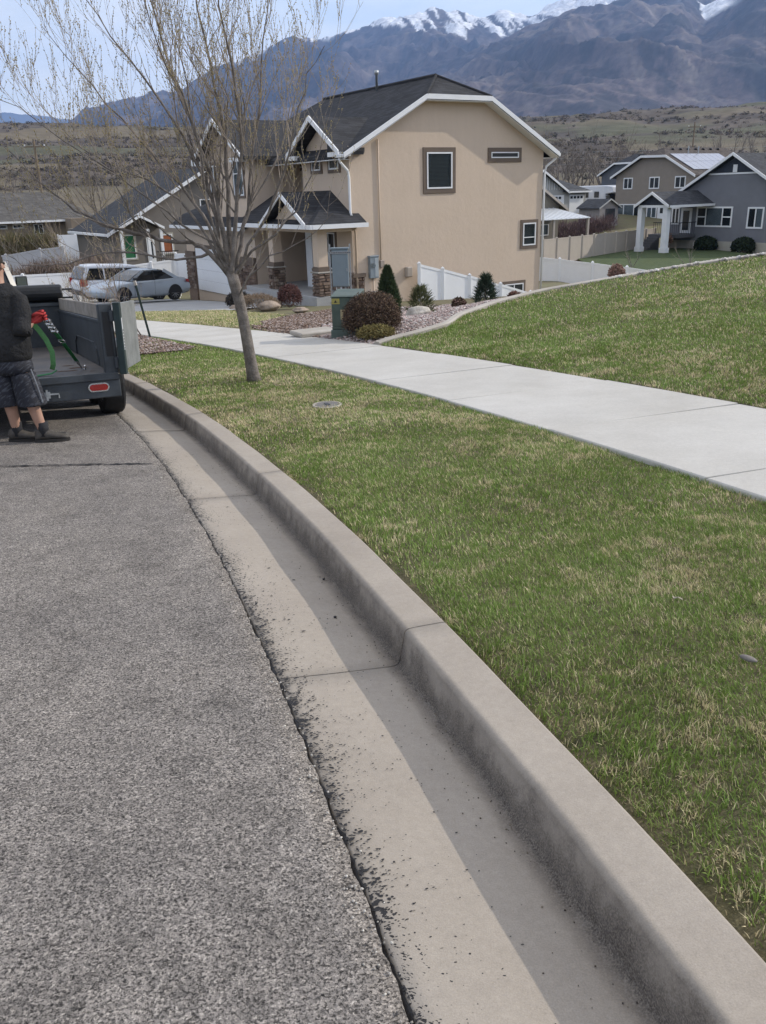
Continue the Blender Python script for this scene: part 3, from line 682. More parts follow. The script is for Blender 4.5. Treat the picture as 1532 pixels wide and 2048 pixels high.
# downspouts
dsp = hm(); dsp.tube([(-.5, -.2, ez - .12), (-.5, -.2, ez - .25), (-.10, -.06, ez - .55), (-.06, -.06, ez - .8), (-.06, -.06, .85), (-.06, -.13, .72)], .045, 8); dsp.build('downspout', M_WHITE, house, smooth=True)
dsp = hm(); dsp.tube([(W_ + OV + .05, -.2, ez - .12), (W_ + OV + .05, -.2, ez - .2), (W_ + .12, -.06, ez - .5), (W_ + .06, -.05, ez - .75), (W_ + .06, -.05, -3.0)], .045, 8); dsp.build('downspout', M_WHITE, house, smooth=True)
dsp = hm(); dsp.tube([(-.05, -.5, .38), (-.05, -.3, .25), (.12, -.07, .05), (.12, -.06, -2.3)], .04, 8); dsp.build('downspout', M_STUCCO, house, True)
cp = hm(); cp.tube([(1.22, -.04, EZ + .30), (1.22, -.04, -.92)], .028, 8); cp.build('conduit', M_STUCCO, house, True)
# vent pipe on the ridge
vp = hm(); vp.lathe([(.001, 5.45), (.05, 5.45), (.05, 6.12), (.085, 6.14), (.095, 6.22), (.085, 6.3), (.001, 6.31)], (rid_t - .25, 4.95, -.06), 10); vp.build('vent_pipe', M_GALV, roof, True)
# gable windows
window(house, (3.40, 0, 1.56), TX, NG, 1.20, 1.30, .055, trim=.17, blind=.052, off=OFF)
window(house, (6.53, 0, 2.64), TX, NG, 1.42, .22, .04, trim=.16, off=OFF)
window(house, (8.30, 0, -.78), TX, NG, .70, .90, .05, trim=.13, rails=((0, 1, .36),), blind=.055, off=OFF)
window(house, (7.38, 0, -2.80), TX, NG, 1.02, .50, .045, trim=.12, mull=(.5,), off=OFF)
# meter, small boxes on the gable wall
mt = hm(); mt.box(.66, 1.04, -.16, .0, -1.55, -.76).box(.64, 1.06, -.18, 0.0, -.78, -.73); me_ = mt.build('meter_box', simple('grey_enamel', (.24, .28, .31), .45, .08, 8.), house, bevel=.012)
hm().lathe([(.001, -.24), (.075, -.24), (.085, -.19), (.085, -.15), (.001, -.15)], (.78, .0, -1.08), 16, 'y').build('meter_dial', M_CLEAR, me_, True)
hm().lathe([(.001, -.172), (.095, -.172), (.095, -.155), (.001, -.155)], (.78, .0, -1.08), 16, 'y').build('meter_ring', M_GALV, me_)
hm().box(.86, 1.02, -.17, -.158, -1.5, -.82).build('cover', simple('pale_enamel', (.36, .40, .42), .5, .06, 8.), me_, bevel=.006)
hm().tube([(.85, -.06, -1.55), (.85, -.06, -2.6)], .03, 8).build('conduit', M_STUCCO, house, True)
hm().box(1.16, 1.34, -.12, 0, -1.18, -.93).build('telephone_box', simple('beige_plastic', (.34, .29, .25), .6, .08, 8.), house, bevel=.015)
hm().box(2.30, 2.56, -.22, 0, -1.62, -1.24).build('wall_box', M_TANVINYL, house, bevel=.03)
# upper front windows on the little gable
window(house, (-.0, 1.42, 2.33), -TV, NF, .70, .52, .05, trim=.12, off=OFF); window(house, (-.0, 2.78, 2.33), -TV, NF, .68, .52, .05, trim=.12, off=OFF)
window(house, (1.2, 6.3, 2.55), -TV, NF, .6, .6, .05, trim=.12, off=OFF)
# front gable roof
gb = hm(); ga = 1.85; gw = 2.05; gz0 = EZ - .10; gz1 = gz0 + gw * .62
for sgn in (-1, 1):
    gb.prism([(-.55, ga, gz1), (-.55, ga + sgn * gw, gz0), (.5, ga + sgn * gw, gz0), (2.3, ga, gz1)], (0, 0, -.12))
gb.build('front_gable_roof', M_ROOF, house)
gf = hm()
for sgn in (-1, 1): gf.prism([(-.58, ga, gz1 + .03), (-.58, ga + sgn * (gw + .02), gz0 + .02), (-.58, ga + sgn * (gw + .02), gz0 - .17), (-.58, ga, gz1 - .17)], (.05, 0, 0))
gf.box(-.57, -.02, ga - gw, ga - gw + .75, gz0 - .17, gz0 - .02).box(-.57, -.02, ga + gw - .75, ga + gw, gz0 - .17, gz0 - .02)
gf.build('front_gable_fascia', M_WHITE, house)
for sgn in (-1, 1): hm().prism([(-.56, ga + sgn * (gw - .75), gz0 - .02), (-.56, ga + sgn * gw, gz0 - .02), (-.56, ga + sgn * (gw - .75), gz0 + .36)], (.5, 0, 0)).build('gable_return', M_ROOF, house)
# front eave gutter left of the gable
hm().box(.70, .82, 3.9, 12.6, ez - .02, ez + .12).build('gutter', M_WHITE, house)

# garage wing
G0, G1 = 6.0, 14.2; gt = -1.2
gwl = hm()
gwl.box(gt, 6, G0, G1, -3.6, .35)
gwl.box(gt + .002, 4, G0 + .05, 10.6, .35, 3.05); gwl.prism([(gt + .003, G0 + .05, 3.05), (gt + .003, 10.6, 3.05), (gt + .003, 8.3, 4.32)], (2, 0, 0))
gwl.build('garage_wall', M_STUCCO, house)
gr = hm(); gA = 8.3
for sgn in (-1, 1): gr.prism([(gt - .5, gA, 4.55), (gt - .5, gA + sgn * 2.75, 3.0), (3.0, gA + sgn * 2.75, 3.0), (3.0, gA, 4.55)], (0, 0, -.13))
gr.prism([(gt - .55, G0 - .3, .30), (gt - .55, G1 + .4, .30), (gt + .12, G1 + .4, .75), (gt + .12, G0 - .3, .75)], (0, 0, -.1))
gr.prism([(gt + .1, 10.61, .74), (gt + .1, G1 + .4, .74), (2.4, G1 + .4, 2.0), (2.4, 10.61, 2.0)], (0, 0, -.1))
gr.prism([(2.4, 10.61, 2.0), (2.4, G1 + .4, 2.0), (6, G1 + .4, .1), (6, 10.61, .1)], (0, 0, -.1))
gr.build('garage_roof', M_ROOF, house)
gf = hm()
for sgn in (-1, 1): gf.prism([(gt - .53, gA, 4.58), (gt - .53, gA + sgn * 2.77, 3.02), (gt - .53, gA + sgn * 2.77, 2.82), (gt - .53, gA, 4.38)], (.05, 0, 0))
gf.box(gt - .52, gt - .02, G0 - .15, G0 + .8, 2.82, 2.98).box(gt - .52, gt - .02, 9.9, 11.0, 2.82, 2.98).box(gt - .64, gt - .53, G0 - .3, G1 + .4, .14, .28)
gf.build('garage_fascia', M_WHITE, house)
br = hm(); br.bar((gt - .45, gA - .9, 3.5), (gt - .45, gA + .9, 3.5), .09).bar((gt - .45, gA, 3.4), (gt - .45, gA, 4.4), .09); br.build('gable_brace', M_BROWN, house)
window(house, (gt + .002, 7.6, 1.52), -TV, NF, .98, 1.45, .06, trim=.1, mull=(.5,), rails=((0, 1, .6),), curtain=((0, .5), (.55, 1)), off=OFF)
window(house, (gt + .002, 10.2, 1.6), -TV, NF, .9, 1.2, .06, trim=.1, mull=(.5,), off=OFF)
# garage door in four ribbed sections
gdr = hm(); gdr.box(gt - .03, gt, 8.25, 13.05, -2.75, -.62); gd_ = gdr.build('garage_door_frame', M_BROWN, house)
for i in range(4):
    s_ = hm(); z0 = -2.74 + i * .49; s_.box(gt - .06, gt - .032, 8.4, 12.9, z0, z0 + .482)
    so_ = s_.build('door_section', M_VINYL, gd_, bevel=.008)
for y0, y1 in ((6.0, 8.2), (13.1, 14.2)):
    b = hm().box(gt - .08, gt + .0, y0, y1, -3.6, -1.25).build('stone_base', M_STONE, house)
    stones(b, (gt - .08, y1, -2.75), -TV, NF, y1 - y0, 1.5, OFF)
    hm().box(gt - .17, gt + .0, y0 - .02, y1 + .02, -1.249, -1.17).box(gt - .12, gt, y0 - .01, y1 + .01, -1.168, -.96).build('stone_cap', M_BROWN, house)

# porch: slab, columns, walls behind, hip roof with small gable
pz = -2.04
hm().box(-1.75, 1.19, -.25, 5.98, -3.4, pz).build('porch_slab', M_DRIVE, house, bevel=.015)
for k in range(3): hm().box(-1.75 - .32 * (k + 1), -1.752 - .32 * k, 4.3, 5.95, -3.4, pz - .16 * (k + 1)).build('porch_step', M_DRIVE, house, bevel=.012)
for v in (.02, 3.75):
    c = hm().box(-1.55, -1.15, v - .2, v + .2, -1.0, .36).build('porch_column', M_STUCCO, house, bevel=.01)
    hm().box(-1.585, -1.115, v - .235, v + .235, -1.16, -1.0).build('band', M_BROWN, c, bevel=.008)
    hm().box(-1.65, -1.05, v - .3, v + .3, -1.215, -1.162).build('cap', M_EDGE, c, bevel=.012)
    core = hm().box(-1.57, -1.13, v - .22, v + .22, pz, -1.216).build('core', M_BROWN, c)
    hh = -1.22 - pz
    stones(c, (-1.57, v + .25, pz), -TV, NF, .5, hh, OFF, .12, (.14, .3), .06); stones(c, (-1.61, v - .22, pz), TX, NG, .5, hh, OFF, .12, (.14, .3), .06)
    stones(c, (-1.13, v - .25, pz), TV, -NF, .5, hh, OFF, .12, (.14, .3), .06)
hm().box(-1.6, -1.1, -.28, 5.9, .20, .42).box(-1.1, 0, -.28, .1, .20, .42).build('porch_beam', M_STUCCO, house)
hm().box(-1.85, .0, -.5, 6.0, .42, .44).build('porch_ceiling', M_WHITE, house)
pr = hm(); ea, ev, pz0, pz1 = -1.95, -.55, .50, 1.61
pr.prism([(ea, ev, pz0), (0.0, 1.45, pz1), (0.0, 6.1, pz1), (ea, 6.1, pz0)], (0, 0, -.1))
pr.prism([(ea, ev, pz0), (.32, ev, pz0), (.32, ev + .54, pz0 + .30), (0.0, ev + .54, pz0 + .30), (0.0, 1.45, pz1)], (0, 0, -.1))
pa, ph = 1.6, 1.85
for sgn in (-1, 1): pr.prism([(ea - .12, pa, pz0 + ph * .58), (ea - .12, pa + sgn * ph, pz0), (ea + .3, pa + sgn * ph, pz0), (-.1, pa, pz0 + ph * .58)], (0, 0, -.09))
pr.build('porch_roof', M_ROOF, house)
pf = hm()
for sgn in (-1, 1): pf.prism([(ea - .15, pa, pz0 + ph * .58 + .03), (ea - .15, pa + sgn * (ph + .02), pz0 + .02), (ea - .15, pa + sgn * (ph + .02), pz0 - .14), (ea - .15, pa, pz0 + ph * .58 - .13)], (.05, 0, 0))
pf.box(ea - .1, ea - .01, ev - .1, 6.1, pz0 - .17, pz0 - .02).box(ea - .01, .34, ev - .11, ev - .01, pz0 - .17, pz0 - .02); pf.build('porch_fascia', M_WHITE, house)
hm().prism([(ea + .25, pa - 1.5, pz0 - .02), (ea + .25, pa + 1.5, pz0 - .02), (ea + .25, pa, pz0 + .86)], (.05, 0, 0)).build('porch_gable', M_STUCCO, house)
# porch wall: stone wainscot, window, door
wn_ = hm().box(-.03, 0, -.03, 3.1, -2.04, -1.40).build('wainscot', M_STONE, house); stones(wn_, (-.03, 3.1, pz), -TV, NF, 3.1, .64, OFF, .14)
hm().box(-.11, 0, -.06, 3.1, -1.398, -1.30).build('stone_cap', M_BROWN, house)
ws = hm().box(-.02, .46, -.03, 0, -2.6, -1.48).build('wainscot', M_STONE, house); stones(ws, (.0, -.03, -2.5), TX, NG, .46, 1.02, OFF, .15)
hm().box(-.06, .50, -.11, 0, -1.478, -1.34).build('stone_cap', M_BROWN, house)
window(house, (0, 2.5, -1.25), -TV, NF, 1.25, 1.35, .05, trim=.11, mull=(.6,), off=OFF)
fd = hm(); fd.box(.0, .02, 3.64, 3.66, -2, -1.9).box(-.05, 0, 3.12, 3.62, pz, .2); fd.build('door_frame', M_WHITE, house)
fdd = hm().box(1.15, 1.19, 3.9, 4.85, pz, .05).build('front_door', simple('dark_teal_door', (.03, .045, .05), .4, .1, 4.), house)
hm().box(1.13, 1.148, 4.1, 4.65, -1.0, -.1).build('pane', M_GLASS, fdd); hm().lathe([(.001, .02), (.03, .02), (.03, .06), (.001, .06)], (1.06, 4.78, -1.05), 8, 'x').build('handle', M_CHROME, fdd)
window(house, (1.2, 5.9, -1.2), -TV, NF, .8, 1.1, .05, trim=.1, off=OFF)
# ------------------------------------------------------------------ tar splatter, joint filler, debris
def tar_flecks():
    V = []; F = []
    def blob(x_, y_, z_, a, l, w, n=7):
        b = len(V); ca, sa = math.cos(a), math.sin(a)
        for k in range(n):
            t = 2 * math.pi * k / n; r = R.uniform(.6, 1.25); px, py = math.cos(t) * l * r, math.sin(t) * w * r
            V.append((x_ + px * ca - py * sa, y_ + px * sa + py * ca, z_))
        F.append(tuple(range(b, b + n)))
    for i in range(9000):
        s_ = .9 + 10 * R.random() ** 1.35; dens = float(pnoise(np.array([s_ * 2.1]), np.array([0.]), 81, 3)[0])
        if R.random() > .35 + dens: continue
        d = .008 + R.expovariate(1 / (.028 + .035 * dens)) if R.random() < .9 else R.uniform(.02, .33)
        if d > .40: continue
        near = math.exp(-d / .05)
        l = R.uniform(.0012, .0045) + near * R.uniform(0, .012) * R.random(); w_ = l * R.uniform(.25, .8)
        if R.random() < .02: l, w_ = R.uniform(.005, .010), R.uniform(.003, .006)
        x_, y_ = pt(s_, d); h = np.interp(d, [p[0] for p in KP[1:8]], [p[1] for p in KP[1:8]])
        t = math.atan2(1, float(dxe(y_))) - math.pi / 2
        blob(float(x_), float(y_), float(base(y_)) + float(h) + .0035, t + R.gauss(0, .35), l, w_)
    me = bpy.data.meshes.new('tar_splatter'); me.from_pydata(V, [], F); me.update()
    tag(link('tar_splatter', me, M_TAR), 'black tar flecks splattered over the gutter pan beside the asphalt', 'tar', kind='stuff')
tar_flecks()
def joint_filler():
    n = 900; V = []; F = []
    for i in range(n):
        s_ = .8 + 13 * i / n; j = float(-.004 + (pnoise(np.array([s_ * 9]), np.array([0.]), 2, 5, .7)[0] - .5) * .020)
        a = j - .004; b = j + .004 + .018 * max(0., float(pnoise(np.array([s_ * 14]), np.array([3.]), 8, 4, .7)[0]) - .42) * 2
        for d, h in ((a, -.012), ((a + b) / 2, -.004 + .004 * R.random()), (b, .001)):
            x_, y_ = pt(s_, d); V.append((float(x_), float(y_), float(base(y_)) + h))
        if i:
            for k in (0, 1): F.append((3 * i - 3 + k, 3 * i + k, 3 * i + k + 1, 3 * i - 2 + k))
    tag(link('tar_joint', np_mesh('tar_joint', V, F), M_TAR), 'ragged black tar line between the asphalt and the gutter', 'tar', kind='stuff')
joint_filler()

def rock_mesh(name, seed, r=(1, 1, 1), sub=1, amp=.25):
    import bmesh
    bm = bmesh.new(); bmesh.ops.create_icosphere(bm, subdivisions=sub, radius=1)
    for v in bm.verts:
        n = mnoise.noise(v.co * 1.3 + Vector((seed * 3.7, seed, 0))); v.co = Vector((v.co.x * r[0], v.co.y * r[1], v.co.z * r[2])) * (1 + amp * n)
    me = bpy.data.meshes.new(name); bm.to_mesh(me); bm.free(); return me

def scatter_stones(name, x, y, z, size, cols, label, cat='gravel', flat=.7):
    tmp = [rock_mesh('t', k, (1, 1, flat), 1, .35) for k in range(4)]
    vs = [np.array([v.co[:] for v in t.vertices]) for t in tmp]; fs = [np.array([p.vertices[:] for p in t.polygons]) for t in tmp]
    for t in tmp: bpy.data.meshes.remove(t)
    n = len(x); V = []; F = []; C = []; b = 0; kinds = NP.integers(0, 4, n)
    for k in range(4):
        idx = np.where(kinds == k)[0]; m = len(idx); v0, f0 = vs[k], fs[k]
        a = NP.uniform(0, 6.28, m); ca, sa = np.cos(a), np.sin(a); s_ = size[idx] * NP.uniform(.55, 1.35, m); st = NP.uniform(.7, 1.4, m)
        X = v0[None, :, 0] * s_[:, None] * st[:, None]; Y = v0[None, :, 1] * s_[:, None]; Z = v0[None, :, 2] * s_[:, None]
        P = np.stack([X * ca[:, None] - Y * sa[:, None] + x[idx][:, None], X * sa[:, None] + Y * ca[:, None] + y[idx][:, None], Z + z[idx][:, None]], 2).reshape(-1, 3)
        F.append((f0[None] + (np.arange(m) * len(v0))[:, None, None]).reshape(-1, 3) + b); V.append(P); b += len(P)
        cc = np.array(cols)[NP.integers(0, len(cols), m)] * NP.uniform(.7, 1.25, m)[:, None]; C.append(np.repeat(cc, len(v0), 0))
    o = link(name, np_mesh(name, np.concatenate(V), np.concatenate(F), np.concatenate(C)), M_GRAVEL)
    return tag(o, label, cat, kind='stuff')
def in_poly(x, y, P):
    P = np.asarray(P, float); c = np.zeros(len(x), bool); j = len(P) - 1
    for i in range(len(P)):
        xi, yi = P[i]; xj, yj = P[j]
        m = ((yi > y) != (yj > y)) & (x < (xj - xi) * (y - yi) / (yj - yi + 1e-12) + xi); c ^= m; j = i
    return c
def poly_sheet(name, P, mat, dz, step=.4, kind='structure', f=None):
    """flat bed following the ground inside a polygon (clean outline through triangulated rings)"""
    import bmesh
    bm = bmesh.new(); P = [tuple(p) for p in P]; Q = []
    for (x0, y0), (x1, y1) in zip(P, P[1:] + P[:1]):
        n = max(1, int(math.hypot(x1 - x0, y1 - y0) / step)); Q += [(x0 + (x1 - x0) * i / n, y0 + (y1 - y0) * i / n) for i in range(n)]
    fc = bm.faces.new([bm.verts.new((x_, y_, 0)) for x_, y_ in Q]); bmesh.ops.triangulate(bm, faces=[fc])
    xs = [q[0] for q in Q]; ys = [q[1] for q in Q]
    for ax, lo, hi in ((0, min(xs), max(xs)), (1, min(ys), max(ys))):
        c = lo + step
        while c < hi:
            co = (c, 0, 0) if ax == 0 else (0, c, 0); no = (1, 0, 0) if ax == 0 else (0, 1, 0)
            bmesh.ops.bisect_plane(bm, geom=bm.verts[:] + bm.edges[:] + bm.faces[:], plane_co=co, plane_no=no); c += step
    V = np.array([v.co[:] for v in bm.verts]); z = (f or H)(V[:, 0], V[:, 1]) + dz
    for v, q in zip(bm.verts, z): v.co.z = q
    bmesh.ops.recalc_face_normals(bm, faces=bm.faces)
    me = bpy.data.meshes.new(name); bm.to_mesh(me); bm.free()
    o = link(name, me, mat, None, True); tag(o, kind=kind); return o

# gravel bed with pink stones beyond the mowing edge
wp = lambda s_: tuple(float(v) for v in pt(s_, 4.93))
GRAV = [wp(13.15), (.78, 15.3), (1.25, 15.85), (1.5, 16.85), (2.45, 18.28), (3.6, 19.35), (5.6, 20.15), (7.7, 21.2), (9.5, 21.8), (13, 22.8), (20, 24.6), (20, 25.2), (9.4, 22.5), (7.2, 22.2), (6.2, 24.5), (5.5, 27.5), (2.5, 28.6), (.6, 27.5), (-.3, 22.0), (-1.2, 19), wp(15.2), wp(14.2)]
poly_sheet('gravel_bed', GRAV, M_GRAVELBED, -.012)
n = 42000; gx_ = NP.uniform(-1.3, 13, n); gy_ = NP.uniform(14.4, 28.6, n)
ok = in_poly(gx_, gy_, GRAV) & (NP.random(n) < np.interp(gy_, [14, 20, 28], [1, .6, .22])); gx_, gy_ = gx_[ok], gy_[ok]
scatter_stones('gravel', gx_, gy_, H(gx_, gy_) + .004, np.interp(gy_, [14, 28], [.020, .034]), [(.42, .33, .30), (.50, .42, .39), (.34, .25, .23), (.55, .50, .47), (.30, .26, .25)], 'pink and grey gravel on the bed between lawn edging and tan house')
# row of pale rocks along the crest to the right
n = 2600; kx = NP.uniform(5.4, 16, n); ky = y_border(kx) + .33 + NP.normal(0, .16, n)
scatter_stones('crest_rocks', kx, ky, H(kx, ky) + .03, np.full(n, .048), [(.55, .52, .48), (.62, .59, .56), (.45, .41, .38)], 'row of pale rocks along the crest of the large lawn', 'rocks')
# bark and gravel in front of the green cabinet
MUL = [wp(15.2), (-1.25, 19), (-.5, 22.2), (.4, 27), (-1.3, 28.2), (-2.6, 24.3), (-3.05, 21.3), (-2.85, 19.6), wp(17.4), wp(16.3)]
poly_sheet('mulch_bed', MUL, M_MULCHBED, -.012)
n = 9000; mx_ = NP.uniform(-3.1, .5, n); my_ = NP.uniform(16.4, 28, n); ok = in_poly(mx_, my_, MUL); mx_, my_ = mx_[ok], my_[ok]
scatter_stones('bark_chips', mx_, my_, H(mx_, my_) + .004, np.full(len(mx_), .024), [(.17, .11, .08), (.24, .17, .13), (.11, .075, .06), (.38, .31, .28), (.30, .24, .2)], 'brown bark chips and gravel on the bed in front of the porch', 'bark')
MUL2 = [(-5.5, 19.6), (-4.2, 17.2), (-3.35, 15.75), (-3.4, 15.3), (-4.05, 14.9), (-5.2, 15.6), (-6.6, 18.6)]
poly_sheet('mulch_bed', MUL2, M_MULCHBED, .012)
n = 6000; mx_ = NP.uniform(-6.6, -3.3, n); my_ = NP.uniform(14.8, 19.7, n); ok = in_poly(mx_, my_, MUL2); mx_, my_ = mx_[ok], my_[ok]
scatter_stones('bark_chips', mx_, my_, H(mx_, my_) + .02, np.full(len(mx_), .02), [(.20, .15, .13), (.28, .2, .16), (.13, .09, .075), (.42, .36, .34), (.33, .26, .23)], 'red-brown bark chips around the staked sapling by the sidewalk', 'bark')
# small front lawn of the tan house, half in its shade
FL = [wp(27.5), wp(26), wp(24), wp(22), wp(20), wp(18.6), wp(17.4), (-2.95, 21.5), (-2.5, 24.5), (-3.6, 26.4), (-5.1, 29.0), (-8.4, 29.9), (-8.6, 28)]
poly_sheet('front_lawn', FL, simple('dormant_turf', (.20, .17, .085), .95, .25, 1.3, .6, 40., .02, col2=(.13, .14, .05), fine=.35), -.012)
n = 60000; fx_ = NP.uniform(-8.6, -2.4, n); fy_ = NP.uniform(20.2, 30, n); ok = in_poly(fx_, fy_, FL); fx_, fy_ = fx_[ok], fy_[ok]
blades('grass', fx_, fy_, H(fx_, fy_) + .005, 'yellowed grass on the small front lawn beside the driveway', np.full(len(fx_), .014), .045, .22)
# driveway
DR = [wp(31), wp(29), wp(27.5), (-8.4, 30.1), (-5.1, 29.1), (-4.2, 31.2), (-3.9, 33.6), (-6.4, 37.6), (-10.5, 44.6), (-15.5, 44.5), (-17.5, 41), (-15.2, 33)]
poly_sheet('driveway', DR, M_DRIVE, -.006)

# mowing edge
def edging():
    P = BORDER[:11]; L = np.concatenate([[0], np.cumsum(np.hypot(*np.diff(P, axis=0).T))]); t = np.linspace(0, L[-1], 150)
    x_ = np.interp(t, L, P[:, 0]); y_ = np.interp(t, L, P[:, 1])
    for _ in range(3): x_[1:-1] = (x_[:-2] + 2 * x_[1:-1] + x_[2:]) / 4; y_[1:-1] = (y_[:-2] + 2 * y_[1:-1] + y_[2:]) / 4
    tx, ty = np.gradient(x_), np.gradient(y_); l = np.hypot(tx, ty); nx, ny = -ty / l, tx / l; m = MB(); rings = []
    for i in range(len(t)):
        z = Hs(x_[i], y_[i]); rings.append([(x_[i] + nx[i] * a, y_[i] + ny[i] * a, z + h) for a, h in ((.0, -.1), (.0, .015), (.03, .035), (.12, .035), (.16, .01), (.16, -.1))])
    m.loft(rings); o = m.build('lawn_edging', M_EDGE, smooth=False)
    tag(o, 'curving concrete mowing edge between large lawn and pink gravel', 'edging')
edging()

# valve box lid in the turf strip
vb = empty('valve_box', (-.54, 8.57, Hs(-.54, 8.57) - .03), .3, 'round grey valve box lid sunk in the grass strip', 'valve box')
MB().lathe([(.001, .0), (.15, 0), (.15, .03), (.13, .032), (.128, .02), (.001, .02)], n=24).build('rim', M_EDGE, vb); MB().lathe([(.001, .021), (.124, .021), (.12, .03), (.001, .031)], n=24).build('lid', simple('grey_plastic', (.16, .15, .14), .7, .15, 12.), vb)
MB().box(-.02, .02, -.05, .05, .031, .036).build('grip', M_BLACK, vb)
# litter on the grass and in the gutter
def on_strip(s_, d, h=.0): x_, y_ = pt(s_, d); return float(x_), float(y_), float(base(y_)) + float(np.interp(d, PD, PH)) + h
M_BOULD2B = simple('grey_pebble', (.20, .18, .165), .9, .2, 40.)
M_LEAF = simple('dry_leaf', (.36, .31, .25), .8, .2, 20.)
for s_, d, l, col, lab in ((2.72, 1.62, .02, M_LEAF, 'pale dry leaf lying on the straw-coloured turf strip'), (2.2, 1.52, .055, M_EDGE, 'small grey stone half sunk in the turf strip'), (3.9, 2.35, .014, M_LEAF, 'small pale leaf near the sidewalk on the turf strip')):
    x_, y_, z_ = on_strip(s_, d, .012)
    if col is M_EDGE: o = link('pebble', rock_mesh('pebble', 3, (.028, .015, .010), 2, .3), M_BOULD2B, smooth=True)
    else:
        m = MB(); m.loft([[(-l, -.004, 0), (-l, .004, 0), (-l, .004, .002), (-l, -.004, .002)], [(-l * .2, -l * .4, .006), (-l * .2, l * .4, .01), (-l * .2, l * .4, .012), (-l * .2, -l * .4, .008)], [(l * .6, -l * .3, .004), (l * .6, l * .3, .0), (l * .6, l * .3, .002), (l * .6, -l * .3, .006)], [(l, -.003, .01), (l, .003, .01), (l, .003, .012), (l, -.003, .012)]])
        o = m.build('dry_leaf', M_LEAF)
    o.location = (x_, y_, z_); o.rotation_euler = (.1, .1, R.uniform(0, 6)); tag(o, lab, 'stone' if col is M_EDGE else 'leaf')
for s_, d, r, lab in ((3.45, .37, .008, 'small black pebble in the shaded gutter above a kerb joint'), (3.95, .45, .007, 'dark seed ball resting near the kerb face')):
    x_, y_, z_ = on_strip(s_, d, -.002); o = link('pebble', rock_mesh('pebble', s_, (r, r * .8, r * .7), 2, .3), M_BLACK, smooth=True); o.location = (x_, y_, z_ + .008); tag(o, lab, 'pebble')
n = 420; s_ = NP.uniform(1.0, 7, n); d = np.clip(NP.normal(.45, .06, n), .1, .485); x_, y_ = pt(s_, d)
scatter_stones('gutter_grit', x_, y_, base(y_) + np.interp(d, [p[0] for p in KP[1:8]], [p[1] for p in KP[1:8]]) + .003, np.full(n, .0022), [(.05, .04, .035), (.1, .08, .06), (.2, .17, .13)], 'dark grit washed along the foot of the kerb face', 'grit')
n = 650; s_ = NP.uniform(.9, 10, n); d = NP.normal(-.025, .022, n); x_, y_ = pt(s_, d)
scatter_stones('edge_chippings', x_, y_, base(y_) + .013, np.full(n, .0035), [(.45, .42, .38), (.3, .28, .25), (.12, .11, .1), (.55, .52, .46)], 'loose pale chippings along the broken asphalt edge', 'chippings')

# ------------------------------------------------------------------ plants
def twig_ball(name, c, r, n, col, label, cat='shrub', up=.15, leafs=True, stem=.004, seed=1, flat=1., cols2=None):
    """dense clipped shrub: radial twigs with small leaf flecks through a shell"""
    g = np.random.default_rng(seed)
    root = empty(name, c, 0, label, cat)
    u = g.normal(size=(n, 3)); u[:, 2] = np.abs(u[:, 2]) * 1.2 - .35; u /= np.linalg.norm(u, axis=1)[:, None]
    bump = 1 + .10 * (pnoise(u[:, 0] * 2.4 + 5, u[:, 1] * 2.4 + u[:, 2] * 1.7, seed, 3) - .5) * 2
    rad = np.array(r)[None] * (g.uniform(.55, 1.0, n) ** .55 * bump)[:, None]; P = u * rad; P[:, 2] += r[2] * .62
    P[:, 2] = np.maximum(P[:, 2], .02)
    d = u + g.normal(0, .45, (n, 3)) + [0, 0, up]; d /= np.linalg.norm(d, axis=1)[:, None]
    L = g.uniform(.035, .10, n) * (np.mean(r) / .5) ** .5; w = stem * g.uniform(.8, 1.6, n)
    e = np.cross(d, g.normal(size=(n, 3))); e /= np.linalg.norm(e, axis=1)[:, None]
    A = P; B = P + d * L[:, None]; W = e * w[:, None]
    V = np.stack([A - W, A + W, B], 1).reshape(-1, 3); F = np.arange(3 * n).reshape(-1, 3)
    C = np.repeat(np.array(col)[g.integers(0, len(col), n)] * g.uniform(.6, 1.35, n)[:, None], 3, 0)
    if leafs:
        m = n; e2 = np.cross(d, e); l = w * 2.6
        V2 = np.stack([B - e * l[:, None], B + e2 * l[:, None] * .7 + d * l[:, None], B + e * l[:, None] + d * l[:, None] * 2, B - e2 * l[:, None] * .7 + d * l[:, None]], 1).reshape(-1, 3)
        F2 = np.concatenate([np.arange(m)[:, None] * 4 + [0, 1, 2], np.arange(m)[:, None] * 4 + [0, 2, 3]]) + len(V); V = np.concatenate([V, V2]); F = np.concatenate([F, F2])
        C = np.concatenate([C, np.repeat(np.array(cols2 or col)[g.integers(0, len(cols2 or col), m)] * g.uniform(.6, 1.4, m)[:, None], 4, 0)])
    link('crown', np_mesh('crown', V, F, C), M_FOLI, root)
    st = MB()
    for k in range(9):
        a = k * 2.4; p = Vector((math.cos(a) * .05, math.sin(a) * .05, -.03)); q = Vector((math.cos(a) * r[0] * .62, math.sin(a) * r[1] * .62, r[2] * R.uniform(.6, 1.3)))
        st.tube([p, (p + q) / 2 + Vector((0, 0, -.05)), q], [.014, .01, .004], 5)
    st.build('stem', M_TWIG, root)
    return root
M_FOLI = attr_mat('foliage', .8, .2, .2)
g_ = lambda x, y, dz=0: (x, y, Hs(x, y) + dz)
twig_ball('clipped_shrub', g_(-.10, 15.85), (.47, .46, .43), 15000, [(.10, .07, .055), (.14, .095, .075), (.07, .05, .045)], 'rounded brown twiggy shrub beside the green electrical cabinet', seed=3, cols2=[(.12, .075, .055), (.17, .12, .08), (.09, .065, .05)])
twig_ball('low_shrub', g_(-.03, 15.22), (.30, .2, .11), 3200, [(.20, .15, .07), (.15, .11, .05)], 'low yellowish shrub at the foot of the rounded brown shrub', seed=4, cols2=[(.25, .2, .08), (.17, .15, .06)])
